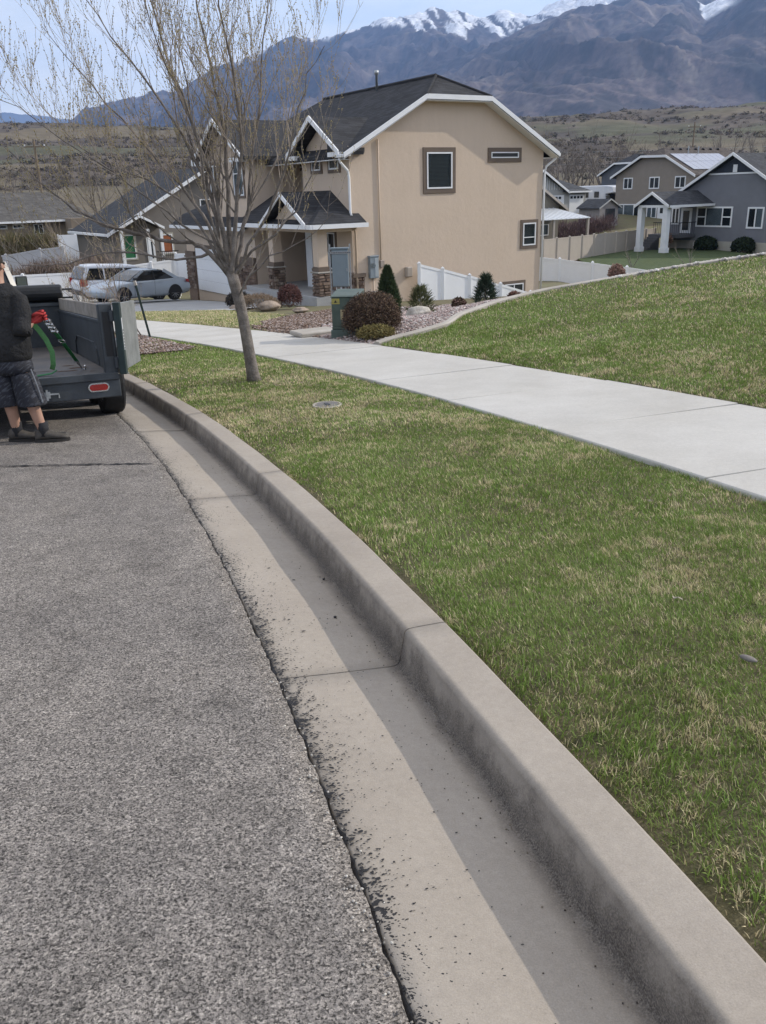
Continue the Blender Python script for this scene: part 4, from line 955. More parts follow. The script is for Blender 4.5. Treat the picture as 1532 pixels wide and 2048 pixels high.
twig_ball('red_shrub', g_(-3.0, 30.1, .05), (.36, .36, .40), 3000, [(.12, .06, .055), (.16, .085, .075)], 'small reddish shrub in front of the porch slab', seed=5, stem=.007)
twig_ball('grass_clump', g_(-4.0, 29.3), (.75, .4, .3), 3000, [(.36, .28, .2), (.28, .21, .15)], 'flopped pale ornamental grass clump in front of the porch', 'grass clump', seed=6, stem=.008, leafs=False)
twig_ball('dark_shrub', g_(-5.0, 31.6), (.4, .3, .3), 2200, [(.06, .055, .05), (.1, .085, .07)], 'small dark shrub beside the driveway and porch steps', seed=7, stem=.008)
twig_ball('dry_shrub', g_(2.1, 22.2), (.13, .13, .11), 800, [(.18, .11, .09), (.12, .09, .06)], 'tiny dry shrub on the gravel in front of the white fence', seed=8, stem=.008)
twig_ball('dry_shrub', g_(3.9, 24.6), (.14, .14, .12), 800, [(.2, .1, .08), (.14, .09, .07)], 'tiny reddish shrub beside the basement window of the tan house', seed=9, stem=.008)
twig_ball('dry_shrub', g_(5.75, 20.95, .0), (.13, .13, .19), 1200, [(.26, .15, .12), (.32, .22, .17)], 'small rust-coloured shrub behind the row of pale rocks', seed=10, stem=.008)

def conifer(name, c, h, r, n, cols, label, seed=1, open_=0.):
    g = np.random.default_rng(seed); root = empty(name, c, 0, label, 'conifer')
    t = g.random(n) ** .8; a = g.uniform(0, 6.283, n); tier = .8 + .2 * np.sin(t * 26 + 2 * np.sin(a * 3 + seed))
    rad = r * np.minimum(1., 1.15 * (1 - t) ** .7) * np.sqrt(g.uniform(.25, 1, n)) * (tier * (.7 + .5 * pnoise(a * 1.6, t * 7, seed, 2)) if open_ else .72 + .5 * pnoise(a * 1.6, t * 6, seed, 3))
    P = np.stack([np.cos(a) * rad, np.sin(a) * rad, .04 + t * h * .97], 1)
    d = np.stack([np.cos(a), np.sin(a), .55 + .7 * t], 1) + g.normal(0, .35, (n, 3)); d /= np.linalg.norm(d, axis=1)[:, None]
    L = g.uniform(.04, .10, n) * (1 + open_); e = np.cross(d, g.normal(size=(n, 3))); e /= np.linalg.norm(e, axis=1)[:, None]; w = g.uniform(.006, .013, n)
    V = np.stack([P - e * w[:, None], P + e * w[:, None], P + d * L[:, None] + e * w[:, None] * .3, P + d * L[:, None] - e * w[:, None] * .3], 1).reshape(-1, 3)
    F = np.arange(4 * n).reshape(-1, 4); C = np.repeat(np.array(cols)[g.integers(0, len(cols), n)] * g.uniform(.6, 1.4, n)[:, None], 4, 0)
    link('crown', np_mesh('crown', V, F, C), M_FOLI, root); MB().tube([(0, 0, -.05), (0, 0, h * .5), (0, 0, h)], [.03, .02, .004], 6).build('trunk', M_TWIG, root); return root
conifer('dwarf_conifer', g_(.28, 21.6), 1.2, .33, 8000, [(.055, .085, .042), (.075, .105, .05), (.045, .065, .035)], 'dense dark green cone-shaped conifer against the tan wall', 2)
conifer('young_spruce', g_(2.95, 23.6, -.05), .72, .36, 2000, [(.05, .075, .05), (.07, .10, .07), (.035, .05, .035)], 'open young spruce with a long leader near the white fence', 5, 1.)
conifer('small_conifer', g_(1.12, 22.0), .62, .42, 900, [(.12, .13, .06), (.09, .10, .05)], 'sparse grey-green bushlet behind the pale boulder', 8, 1.)

# boulders and stepping slabs
def boulder(c, r, seed, lab, col, rz=0, nm='boulder'):
    o = link(nm, rock_mesh(nm, seed, r, 4, .28), col, smooth=True); o.location = c; o.rotation_euler = (0, 0, rz); return tag(o, lab, 'boulder')
M_BOULD = simple('pale_boulder', (.42, .39, .34), .9, .25, 3., .7, 9., .05, col2=(.55, .51, .45), fine=.12)
M_BOULD2 = simple('brown_boulder', (.30, .24, .19), .9, .3, 3., .7, 9., .05, fine=.15)
boulder(g_(1.0, 20.9, .06), (.29, .22, .16), 2, 'smooth pale boulder on the gravel in front of the white fence', M_BOULD, .2)
boulder(g_(-3.6, 29.0, .08), (.42, .32, .18), 5, 'rough brown boulder in front of the porch slab', M_BOULD2, .4)
boulder(g_(-4.9, 30.4, .03), (.25, .2, .1), 9, 'small brown boulder at the edge of the front lawn', M_BOULD2, .1)
boulder(g_(-2.4, 27.3, .02), (.26, .2, .09), 12, 'low flat boulder in the bark bed before the porch', M_BOULD2, .1)
pad = MB().box(-.42, .42, -.3, .3, 0, .09).build('concrete_pad', M_EDGE, bevel=.02); pad.location = g_(-1.25, 17.1, -.02); pad.rotation_euler = (0, .0, .5); tag(pad, 'low concrete pad in the bark bed beside the green cabinet', 'pad')

# ------------------------------------------------------------------ green pad-mounted cabinet, grey rack cabinet
M_GREEN = simple('green_enamel', (.065, .095, .080), .5, .12, 5., .05, 40., .003, col2=(.095, .125, .105), fine=.06)
M_YELL = simple('yellow_label', (.55, .45, .06), .6, .15, 40., col2=(.2, .2, .12)); M_PAPER = simple('white_label', (.62, .63, .64), .6, .05, 20.); M_TANLAB = simple('tan_label', (.40, .33, .2), .6, .2, 30.)
tr = empty('transformer_cabinet', g_(-.60, 16.05, -.02), math.radians(-10), 'green metal pad-mounted electrical cabinet at the sidewalk edge', 'cabinet')
MB().box(-.34, .34, -.02, .80, -.1, .16).build('base', simple('cabinet_base', (.10, .135, .12), .6, .1, 6.), tr, bevel=.01)
tr.scale = (.80, .85, .84)
bd = MB(); bd.box(-.31, .31, .02, .74, .16, .86); body = bd.build('body', M_GREEN, tr, bevel=.012, seg=2)
ld = MB(); ld.prism([(-.33, -.01, .865), (-.33, .76, .865), (-.33, .76, .97), (-.33, .05, .90), (-.33, -.01, .88)], (.66, 0, 0)); ld.build('lid', M_GREEN, tr, bevel=.01)
dr = MB(); dr.box(-.30, .30, .004, .019, .24, .85).box(-.31, .31, -.004, .018, .17, .235); dr.build('door', M_GREEN, tr, bevel=.005)
MB().box(-.30, -.11, -.002, .003, .72, .84).build('warning_label', M_YELL, tr); MB().box(.16, .26, -.002, .003, .70, .82).build('tag_label', M_PAPER, tr); MB().box(-.10, .08, -.002, .003, .38, .60).build('number_label', M_TANLAB, tr)
MB().box(.05, .16, -.05, -.003, .16, .26).build('padlock_guard', M_BLACK, tr, bevel=.01)
# two framed letters-free hazard marks: dark triangle on the yellow label
MB().prism([(-.24, -.004, .75), (-.17, -.004, .75), (-.205, -.004, .81)], (0, .001, 0)).build('hazard_mark', M_BLACK, tr)

rk = empty('rack_cabinet', g_(-.98, 24.5, -.03), math.radians(-4), 'tall grey utility cabinet hung on a perforated steel rack', 'cabinet')
rk.scale = (.75, .75, 1.0)
M_GREY = simple('blue_grey_enamel', (.20, .25, .275), .42, .06, 3., spec=.45)
for x_ in (-.37, .37): MB().box(x_ - .024, x_ + .024, -.02, .03, -.1, 1.92).build('upright', M_GALV, rk)
MB().box(-.30, .31, -.10, .12, .78, 1.78).build('box', M_GREY, rk, bevel=.012); dd = MB().box(-.285, .295, -.118, -.102, .80, 1.76).build('door', M_GREY, rk, bevel=.01)
MB().box(.24, .27, -.14, -.119, 1.2, 1.28).build('latch', M_GALV, dd); MB().box(-.33, .34, -.14, .14, 1.782, 1.83).build('hood', M_GREY, rk, bevel=.01)
for z in (1.70, .34):
    b = MB().box(-.42, .43, -.145, -.122, z - .03, z + .03).build('strut', M_GALV, rk)
    for k in range(12): MB().box(-.38 + k * .066, -.345 + k * .066, -.149, -.1455, z - .012, z + .012).build('slot', M_BLACK, b)
for x_, r_, m_ in ((-.18, .022, M_VINYL), (.0, .055, M_VINYL), (.16, .055, M_GALV), (.26, .035, M_TANVINYL)): MB().lathe([(.001, .10), (r_, .10), (r_, .58), (r_ * .62, .66), (r_ * .62, .78), (.001, .78)], (x_, 0, 0), 12).build('conduit', m_, rk, smooth=False)

# ------------------------------------------------------------------ vinyl fences
def vfence(name, pts, tops, h, label, mat=None, cat='fence', capz=.05, post=.13, group=None):
    """posts at pts (x, y), top heights, one panel between each pair"""
    mat = mat or M_VINYL; root = empty(name, (pts[0][0], pts[0][1], tops[0] - h), 0, label, cat, group); o = Vector(root.location)
    for (x_, y_), z in zip(pts, tops):
        p = Vector((x_, y_, 0)) - o; p.z = 0; zt = z - o.z; m = MB(); q = post / 2
        m.box(p.x - q, p.x + q, p.y - q, p.y + q, zt - h - .4, zt + .04); po = m.build('post', mat, root, bevel=.008)
        c = MB().add([(p.x - q - .015, p.y - q - .015, zt + .04), (p.x + q + .015, p.y - q - .015, zt + .04), (p.x + q + .015, p.y + q + .015, zt + .04), (p.x - q - .015, p.y + q + .015, zt + .04), (p.x, p.y, zt + .04 + capz)], [(0, 1, 4), (1, 2, 4), (2, 3, 4), (3, 0, 4), (3, 2, 1, 0)]); c.build('cap', mat, po)
    for (a, za), (b, zb) in zip(list(zip(pts, tops))[:-1], list(zip(pts, tops))[1:]):
        A = Vector((a[0], a[1], za)) - o; B = Vector((b[0], b[1], zb)) - o; d = (B - A); dh = Vector((d.x, d.y, 0)); L = dh.length; dh.normalize(); nn = Vector((-dh.y, dh.x, 0))
        def quad(z0, z1, th, g=post / 2):
            P = [A + dh * g + Vector((0, 0, z0)), B - dh * g + Vector((0, 0, z0)), B - dh * g + Vector((0, 0, z1)), A + dh * g + Vector((0, 0, z1))]
            P = [p - nn * th / 2 for p in P]; return [tuple(p) for p in P], tuple(nn * th)
        pn = MB(); pn.prism(*quad(-h + .1, -.1, .03)); p_ = pn.build('panel', mat, root)
        MB().prism(*quad(-.1, -.0, .06)).build('rail', mat, p_); MB().prism(*quad(-h - .02, -h + .1, .06)).build('rail', mat, p_)
    return root
def hl(t, v): a = RZ; return (L0[0] + t * math.cos(a) - v * math.sin(a), L0[1] + t * math.sin(a) + v * math.cos(a))
vfence('vinyl_fence', [hl(2.62, -.55), hl(3.74, -.55), hl(5.08, -.55), hl(6.7, -.55), hl(8.35, -.55), hl(9.4, -.55)], [-1.14, -1.40, -1.74, -2.2, -2.66, -2.95], 1.6, 'white vinyl fence stepping down along the tan gable wall', capz=.07)
# ------------------------------------------------------------------ the bare street tree
def grow(mb, p0, d0, L, r0, depth, rng, buds, up=.35, segs=None, taper=.72, jit=.16, pts=None, kids=None, twigmin=.0022):
    """one branch along a wandering path; spawns children"""
    n = segs or max(3, int(L / .16)); d = d0.normalized()
    if pts is None:
        pts = [p0.copy()]
        for i in range(n):
            d = (d + Vector((rng.gauss(0, jit), rng.gauss(0, jit), rng.gauss(0, jit * .6) + up / n * 1.6))).normalized(); pts.append(pts[-1] + d * (L / n))
    m = len(pts); rad = [max(twigmin * .7, r0 * (1 - (1 - taper * .25) * i / (m - 1))) for i in range(m)]
    mb[0 if r0 > .011 else 1].tube(pts, rad, 7 if r0 > .02 else (5 if r0 > .009 else 3), cap=False)
    if depth <= 0 or kids == 0:
        for i in range(1, m):
            for f in (.15, .5, .85):
                if rng.random() < .72: buds.append((pts[i - 1].lerp(pts[i], f), (pts[i] - pts[i - 1]).normalized()))
        buds.append((pts[-1], (pts[-1] - pts[-2]).normalized())); return pts
    nk = kids if kids is not None else int(L * rng.uniform(4.2, 5.6)) + 1
    for k in range(nk):
        f = rng.uniform(.18, 1.0) if depth < 3 else rng.uniform(.12, 1); x = f * (m - 1); i = min(int(x), m - 2); p = pts[i].lerp(pts[i + 1], x - i); t = (pts[i + 1] - pts[i]).normalized()
        side = t.cross(Vector((rng.gauss(0, 1), rng.gauss(0, 1), rng.gauss(0, 1)))).normalized(); a = rng.uniform(.42, .95)
        dd = t * math.cos(a) + side * math.sin(a); dd.z += .22
        r = rad[i] * rng.uniform(.38, .62); l = {3: rng.uniform(.7, 1.5), 2: rng.uniform(.4, .95), 1: rng.uniform(.16, .50)}[depth] * (1.15 - .45 * f)
        grow(mb, p, dd, l, max(r, twigmin), depth - 1, rng, buds, up + .12, jit=.13, twigmin=twigmin)
    for i in range(m * 2 // 3, m):
        if rng.random() < .5 and r0 < .012: buds.append((pts[i], (pts[i] - pts[i - 1]).normalized()))
    return pts
def bud_mesh(buds, rng, size=.011, name='buds'):
    n = len(buds); P = np.array([b[0][:] for b in buds]); D = np.array([b[1][:] for b in buds]); g = np.random.default_rng(5)
    D = D + g.normal(0, .45, (n, 3)); D /= np.linalg.norm(D, axis=1)[:, None]; E = np.cross(D, g.normal(size=(n, 3))); E /= np.linalg.norm(E, axis=1)[:, None]; E2 = np.cross(D, E)
    L = size * g.uniform(1.0, 2.6, n)[:, None]; w = size * g.uniform(.3, .55, n)[:, None]; Q = P + D * L * .45
    V = np.stack([P, Q + E * w, Q + E2 * w, Q - E * w, Q - E2 * w, P + D * L], 1).reshape(-1, 3)
    b = (np.arange(n) * 6)[:, None]; F = np.concatenate([b + f for f in ([0, 2, 1], [0, 3, 2], [0, 4, 3], [0, 1, 4], [5, 1, 2], [5, 2, 3], [5, 3, 4], [5, 4, 1])])
    return np_mesh(name, V, F)

def street_tree():
    rng = random.Random(21); bz = Hs(-1.6, 10.76) - .05
    root = empty('street_tree', (-1.6, 10.76, bz), 0, 'bare budding tree with leaning grey trunk on the turf strip', 'tree'); O = Vector(root.location)
    # photograph's limbs as (x, z, y offset) at the tree's own distance, metres
    K = 10.76 / 1816.
    def w(u, v, dy=0.):
        # point at the tree's distance for a column/row read off the photograph, then pushed in depth
        dx, dyv = (u - 766) / 1700., (1024 - v) / 1700.; r_, u_, f_ = _r, _u, _f
        d = r_ * dx + u_ * dyv + f_; p = Vector((0, 0, 1.5)) + d * (10.76 / d.y); p.y += dy; return p - O
    mb = (MB(), MB()); buds = []
    tk = [w(508, 764), w(506, 750), w(500, 715), w(492, 668), w(484, 625), w(476, 592), w(468, 563), w(461, 540)]
    tr_ = [.105, .083, .073, .069, .067, .067, .071, .062]
    tmb = MB(); tmb.tube(tk, tr_, 14); tmb.build('trunk', M_BARK, root, smooth=True)
    limbs = [  # (radius, depth slope, points)
        (.050, -.25, [(458, 552), (436, 522), (405, 492), (384, 486), (326, 481), (274, 464), (236, 456), (192, 434), (143, 404), (90, 355), (44, 305), (8, 262)]),
        (.026, -.5, [(420, 505), (384, 519), (329, 517), (274, 503), (228, 500), (165, 519), (126, 528), (90, 519), (66, 500)]),
        (.046, .25, [(460, 545), (440, 500), (432, 440), (405, 360), (362, 275), (305, 190), (240, 105), (175, 20), (120, -60)]),
        (.052, -.1, [(462, 543), (448, 480), (436, 400), (402, 290), (366, 190), (330, 90), (300, -20), (270, -120)]),
        (.050, .35, [(462, 545), (456, 470), (450, 380), (442, 280), (425, 180), (395, 60), (370, -60), (350, -150)]),
        (.046, -.3, [(465, 545), (470, 470), (478, 380), (488, 300), (480, 200), (462, 90), (445, -30), (430, -130)]),
        (.042, .45, [(467, 548), (482, 490), (494, 420), (498, 330), (508, 230), (515, 120), (520, 10), (522, -90)]),
        (.030, -.4, [(470, 550), (500, 490), (540, 425), (565, 360), (585, 300), (600, 220), (625, 160), (655, 110)]),
        (.028, .2, [(468, 548), (505, 500), (548, 470), (590, 415), (620, 350), (640, 290), (648, 220)]),
        (.024, -.2, [(490, 628), (478, 590), (498, 553), (545, 512), (592, 490), (640, 455), (668, 425)]),
        (.036, .6, [(458, 550), (425, 480), (400, 430), (350, 370), (280, 300), (215, 230), (150, 160), (85, 90), (20, 20)]),
        (.030, .7, [(456, 552), (410, 470), (350, 400), (280, 360), (200, 330), (120, 290), (50, 225), (10, 190)]),
        (.026, -.7, [(459, 548), (425, 485), (370, 445), (320, 400), (250, 345), (170, 290), (100, 230), (30, 190)]),
        (.028, .8, [(464, 545), (470, 480), (500, 400), (540, 320), (560, 240), (572, 170), (590, 110)]),
        (.028, -.8, [(462, 545), (440, 470), (420, 390), (415, 300), (390, 200), (350, 110), (330, 20), (310, -80)]),
    ]
    for r0, dy, px in limbs:
        n = len(px); P = [w(u, v, dy * 1.6 * (i / (n - 1)) ** 1.2) for i, (u, v) in enumerate(px)]
        Q = []
        for i in range(n - 1):
            for f in (0, .5): Q.append(P[i].lerp(P[i + 1], f) + Vector((rng.gauss(0, .012), rng.gauss(0, .02), rng.gauss(0, .012))))
        Q.append(P[-1]); m = len(Q); rad = [max(.0035, .74 * r0 * (1 - .9 * (i / (m - 1)) ** .8)) for i in range(m)]
        mb[0].tube(Q, rad, 8, cap=False)
        L = sum((Q[i + 1] - Q[i]).length for i in range(m - 1)); nk = int(L * (5.3 if px[-1][0] < 530 else 3.2))
        for k in range(nk):
            f = rng.uniform(.20, 1.); x = f * (m - 1); i = min(int(x), m - 2); p = Q[i].lerp(Q[i + 1], x - i); t = (Q[i + 1] - Q[i]).normalized()
            side = t.cross(Vector((rng.gauss(0, 1), rng.gauss(0, 1), rng.gauss(0, 1)))).normalized(); a = rng.uniform(.35, .9)
            dd = t * math.cos(a) + side * math.sin(a); dd.z += .38; dd.x -= .06
            grow(mb, p, dd, rng.uniform(.45, 1.15) * (1.15 - .4 * f), min(.012, rad[i] * .55), 2 if rng.random() < .55 else 1, rng, buds, .5, jit=.13)
    mb[0].build('limbs', M_BARK, root, smooth=True); mb[1].build('twigs', M_TWIG, root)
    link('buds', bud_mesh(buds, rng, .0125), M_BUD, root)
street_tree()

def bare_tree(name, loc, h, seed, label=None, group=None, spread=.5, stems=1, r=.06, budsz=0, mat=None, depth=2, kids=9, cat='tree'):
    rng = random.Random(seed); root = empty(name, loc, 0, label, cat, group); mb = (MB(), MB()); buds = []; tw = max(.002, h * .0011)
    for s_ in range(stems):
        d = Vector((rng.gauss(0, spread * (.3 if stems == 1 else .8)), rng.gauss(0, spread * (.3 if stems == 1 else .8)), 1)); p = Vector((rng.gauss(0, .04 * stems), rng.gauss(0, .04 * stems), -.1)); n = 8; pts = [p]
        for i in range(n): d = (d.normalized() + Vector((rng.gauss(0, .08), rng.gauss(0, .08), .05))); d.normalize(); pts.append(pts[-1] + d * h * rng.uniform(.75, 1.) / n)
        rad = [r * (1 - .85 * i / n) for i in range(n + 1)]; mb[0].tube(pts, rad, 6, cap=False)
        for k in range(kids):
            x = rng.uniform(.25, 1) * n; i = min(int(x), n - 1); a = rng.uniform(.4, .9); t = (pts[i + 1] - pts[i]).normalized(); sd_ = t.cross(Vector((rng.gauss(0, 1), rng.gauss(0, 1), rng.gauss(0, 1)))).normalized()
            grow(mb, pts[i].lerp(pts[i + 1], x - i), t * math.cos(a) + sd_ * math.sin(a), h * rng.uniform(.18, .42), max(tw, rad[i] * .45), depth - 1, rng, buds, .3, twigmin=tw, segs=5, kids=None if depth > 1 and h < 3 else (7 if depth > 1 else 0))
    mb[0].build('trunk', M_BARK, root, smooth=True); (mb[1].build('crown', mat or M_TWIG, root) if mb[1].v else None)
    if budsz: link('buds', bud_mesh(buds, rng, budsz), M_BUD, root)
    return root
# staked sapling behind the trailer, and its stakes
bare_tree('sapling', g_(-5.5, 18.6), 2.3, 4, 'multi-stemmed bare sapling with pale buds between green stakes', None, .62, 8, .017, .013, simple('pink_twigs', (.30, .23, .20), .8, .2, 10., col2=(.38, .31, .28)), 2, 9)
def stake(a, b, lab):
    root = empty('tree_stake', a, 0, lab, 'stake', None); d = Vector(b) - Vector(a)
    m = MB(); m.bar((0, 0, -.1), d, .045, .012).bar((0, .004, -.1), d + Vector((0, .004, 0)), .012, .05); m.build('post', simple('green_steel', (.03, .05, .045), .5, .2, 20.), root); MB().bar(d * .92, d, .05, .055).build('tip', simple('pale_tip', (.45, .42, .38), .6, .1, 9.), root)
stake(g_(-4.88, 18.5), (-5.08, 18.5, -.10), 'leaning green steel stake with pale tip at the sidewalk edge')
stake(g_(-6.75, 18.9), (-6.95, 18.9, -.12), 'upright green steel stake on the far side of the sapling')
# ------------------------------------------------------------------ dump trailer
M_TRAIL = simple('charcoal_paint', (.036, .043, .052), .5, .18, 4., .08, 50., .003, col2=(.06, .07, .08), fine=.08, spec=.45)
M_DECK = simple('worn_steel_deck', (.075, .078, .085), .55, .35, 1.6, .15, 30., .004, col2=(.14, .12, .105), fine=.15)
M_BOARD = simple('weathered_board', (.25, .22, .19), .9, .2, 6., .4, 30., .006, col2=(.34, .31, .27), fine=.12)
M_DOORG = simple('scuffed_grey_panel', (.175, .185, .185), .6, .2, 7., .15, 60., .003, col2=(.235, .245, .24), fine=.14)
TH = math.radians(26.0)
def wheel(root, c, r, wd, spokes=0, name='wheel', rim=.62, mat=None, axis='x'):
    w = MB(); h = wd / 2
    w.lathe([(r * rim, -h * .86), (r * .93, -h), (r * .985, -h * .8), (r, -h * .45), (r, h * .45), (r * .985, h * .8), (r * .93, h), (r * rim, h * .86)], c, 28, axis); o = w.build(name, M_RUBBER, root, smooth=False)
    m = MB(); m.lathe([(.001, -h * .55), (r * .15, -h * .6), (r * .2, -h * .4), (r * rim * .9, -h * .35), (r * rim, -h * .88), (r * rim, h * .88), (r * rim * .9, h * .35), (r * .2, h * .4), (r * .15, h * .6), (.001, h * .55)], c, 24, axis); ro = m.build('rim', mat or M_GALV, o, smooth=False)
    if spokes:
        s_ = MB()
        for k in range(spokes):
            a = 2 * math.pi * k / spokes
            for dx in (-h * .72, h * .72):
                p = Vector(c) + (Vector((dx, 0, 0)) if axis == 'x' else Vector((0, dx, 0))); q = (Vector((0, math.cos(a), math.sin(a))) if axis == 'x' else Vector((math.cos(a), 0, math.sin(a)))) * r * rim * .97
                s_.bar(p, p + q, .05 * r / .33, .03)
        s_.build('spokes', mat or M_GALV, ro)
    return o
tl = empty('dump_trailer', (-2.56, 8.30, -.66), TH, 'charcoal steel dump trailer with its rear barn door swung open', 'trailer'); tl.rotation_euler = (-.072, .030, TH)
LT, WT, DZ = 3.95, 1.95, .575
dk = MB().box(-WT + .06, -.06, .02, LT, DZ - .03, DZ).build('deck', M_DECK, tl)
# mud left on the deck
def splat(n, seed):
    rr = random.Random(seed); V = []; F = []
    for cx, cy_, sx, sy in n:
        b = len(V); k = 22
        for i in range(k): a = 2 * math.pi * i / k; q = rr.uniform(.55, 1.2); V.append((cx + math.cos(a) * sx * q, cy_ + math.sin(a) * sy * q, DZ + .0025))
        F.append(tuple(range(b, b + k)))
    me = bpy.data.meshes.new('mud'); me.from_pydata(V, [], F); me.update(); return me
link('mud', splat([(-.42, .50, .13, .05), (-.28, .74, .10, .06), (-.62, .62, .10, .02), (-.2, .3, .04, .02), (-.34, 1.05, .08, .03), (-.85, .35, .03, .02), (-.5, .2, .02, .012)], 3), simple('mud', (.09, .055, .035), .9, .3, 20.), dk)
for x0, x1 in ((-.05, .0), (-WT, -WT + .05)):
    sw = MB(); sw.box(x0, x1, .06, LT, DZ - .05, 1.06)
    o = sw.build('side_wall', M_TRAIL, tl, bevel=.006); MB().box(x0 - .012, x1 + .012, .06, LT, 1.03, 1.065).build('top_rail', M_TRAIL, o, bevel=.005)
    b = MB().box(x0 + .006, x1 - .006, .08, LT - .02, 1.068, 1.215).build('side_board', M_BOARD, tl, bevel=.004)
    ribs = MB()
    for k in range(6): y = .55 + k * .62; xx = x1 if x1 > -.5 else x0; ribs.box(min(xx, xx + (.045 if x1 > -.5 else -.045)), max(xx, xx + (.045 if x1 > -.5 else -.045)), y, y + .06, DZ - .05, 1.05)
    ribs.build('ribs', M_TRAIL, o)
fw = MB().box(-WT, 0, LT + .001, LT + .06, DZ - .05, 1.12); fwo = fw.build('front_wall', M_TRAIL, tl, bevel=.006); MB().box(-WT, 0, LT - .02, LT + .08, 1.12, 1.16).build('top_rail', M_TRAIL, fwo)
tp = MB().lathe([(.001, -1.9), (.10, -1.9), (.115, -1.88), (.115, .0), (.10, .02), (.001, .02)], (0, LT + .06, 1.285), 16, 'x').build('tarp_roll', simple('black_tarp', (.014, .015, .017), .45, .3, 9., .3, 20., .01), tl); MB().box(-1.9, .02, LT + .062, LT + .16, .8, 1.20).build('tarp_housing', M_BLACK, tp)
for z in (1.22, 1.33): MB().bar((.02, LT + .06, z), (.16, LT + .10, z), .025).build('tarp_arm', M_BLACK, tp)
rc_ = MB().box(-WT, .0, -.05, .05, .345, DZ - .001); rear = rc_.build('rear_crossmember', M_TRAIL, tl, bevel=.01, seg=2)
MB().box(-WT, 0, -.075, -.051, DZ - .06, DZ + .01).build('rear_lip', M_TRAIL, rear, bevel=.005)
def stadium(cx, cz, w_, h_, y0, y1, n=8):
    P = []; r = h_ / 2
    for s_, a0 in ((1, -90), (-1, 90)):
        for i in range(n + 1): a = math.radians(a0 + 180 * i / n); P.append((cx + s_ * (w_ / 2 - r) + math.cos(a) * r, y0, cz + math.sin(a) * r))
    return P, (0, y1 - y0, 0)
for cx in (-.21, -WT + .21):
    lt = MB().prism(*stadium(cx, .452, .20, .085, -.062, -.051)).build('tail_light', M_CHROME, rear); MB().prism(*stadium(cx, .452, .172, .06, -.070, -.0625)).build('lens', M_RED, lt)
la = MB().box(-.82, -.66, -.085, -.051, .39, .45).tube([(-.66, -.07, .425), (-.585, -.07, .425), (-.585, -.07, .385)], .009, 6).box(-.80, -.78, -.095, -.05, .37, .47).box(-.70, -.68, -.095, -.05, .37, .47); la.build('door_latch', M_GALV, rear)
for x0 in (-.13, -WT): 
    po = MB().box(x0, x0 + .13, -.05, .055, DZ, 1.235).build('corner_post', M_TRAIL, tl, bevel=.01)
    for z in (.68, 1.12): MB().tube([(x0 + .12, -.075, z - .05), (x0 + .12, -.075, z + .05)], .028, 10).build('hinge', M_TRAIL, po)
    MB().box(x0 + .03, x0 + .10, -.056, -.0505, .74, 1.16).build('backing_strip', M_BLACK, po)
# open door, folded round along the right side
dd_ = Vector((math.sin(math.radians(21)), math.cos(math.radians(21)), 0)); dn = Vector((-dd_.y, dd_.x, 0)); do = Vector((.045, -.085, 0))
dor = MB().obox(do, dd_, dn, (.0, .80), (-.02, .02), (DZ + .03, 1.235)); door_o = dor.build('barn_door', M_DOORG, tl, bevel=.004)
fr = MB().obox(do, dd_, dn, (-.06, .02), (-.032, .032), (DZ - .01, 1.245)); fr.build('door_stile', simple('dark_green_paint', (.02, .035, .035), .4, .15, 6.), door_o, bevel=.005)
st_ = MB().obox(do, dd_, dn, (-.045, -.015), (-.0365, -.033), (.80, 1.10)); st_.build('reflector_strip', M_PAPER, door_o)
bl = MB()
for k in range(7): bl.obox(do, dd_, dn, (-.04, -.02), (-.039, -.037), (.81 + k * .028, .823 + k * .028))
bl.build('strip_marks', M_BLACK, door_o)
MB().tube([(-.02, -.10, DZ + .0), (.10, .02, DZ - .02)], .008, 6).build('door_chain', M_CHROME, door_o)
dl2 = MB().obox(Vector((-WT - .045, -.085, 0)), Vector((-dd_.x, dd_.y, 0)), Vector((dd_.y, dd_.x, 0)), (0, .9), (-.02, .02), (DZ + .03, 1.235)).build('barn_door', M_DOORG, tl)
for x in (.085, -WT - .085):
    for y in (1.25, 2.08): wheel(tl, (x, y, .36), .365, .235, 6)
    f_ = MB(); xs = (x - .15, x + .15); pr_ = [(.78, .52), (.84, .74), (1.0, .80), (2.34, .80), (2.5, .74), (2.56, .52)]
    for (a0, z0), (a1, z1) in zip(pr_[:-1], pr_[1:]): f_.prism([(xs[0], a0, z0), (xs[1], a0, z0), (xs[1], a1, z1), (xs[0], a1, z1)], (0, 0, .012))
    f_.build('fender', M_TRAIL, tl)
ch = MB()
for x in (-.35, -WT + .35): ch.box(x - .04, x + .04, .06, LT, .36, .53)
ch.bar((-.35, LT, .44), (-.975, LT + 1.25, .44), .08).bar((-WT + .35, LT, .44), (-.975, LT + 1.25, .44), .08).tube([(.05, 1.25, .36), (-WT - .05, 1.25, .36)], .04).tube([(.05, 2.08, .36), (-WT - .05, 2.08, .36)], .04); ch.build('chassis', M_TRAIL, tl)
MB().tube([(-.975, LT + .9, .1), (-.975, LT + .9, .95)], .035).build('jack', M_GALV, tl)
def T(x, y, z): return (Matrix.Translation(tl.location) @ tl.rotation_euler.to_matrix().to_4x4()) @ Vector((x, y, z))
# two steel bars lying across the front wall
for k, (a, b, lab) in enumerate((((-.62, 3.99, 1.19), (-.95, 3.35, 1.23), 'short bright steel bar resting on the trailer front rail'), ((-.45, 4.0, 1.185), (-1.0, 3.5, 1.20), 'longer bright steel bar resting on the trailer front rail'))):
    A, B = T(*a), T(*b); o = MB().tube([(0, 0, 0), tuple(B - A)], [.018, .018], 8).tube([tuple((B - A) * -.02), tuple((B - A) * .03)], .024, 8).build('steel_bar', M_CHROME); o.location = A; tag(o, lab, 'bar')

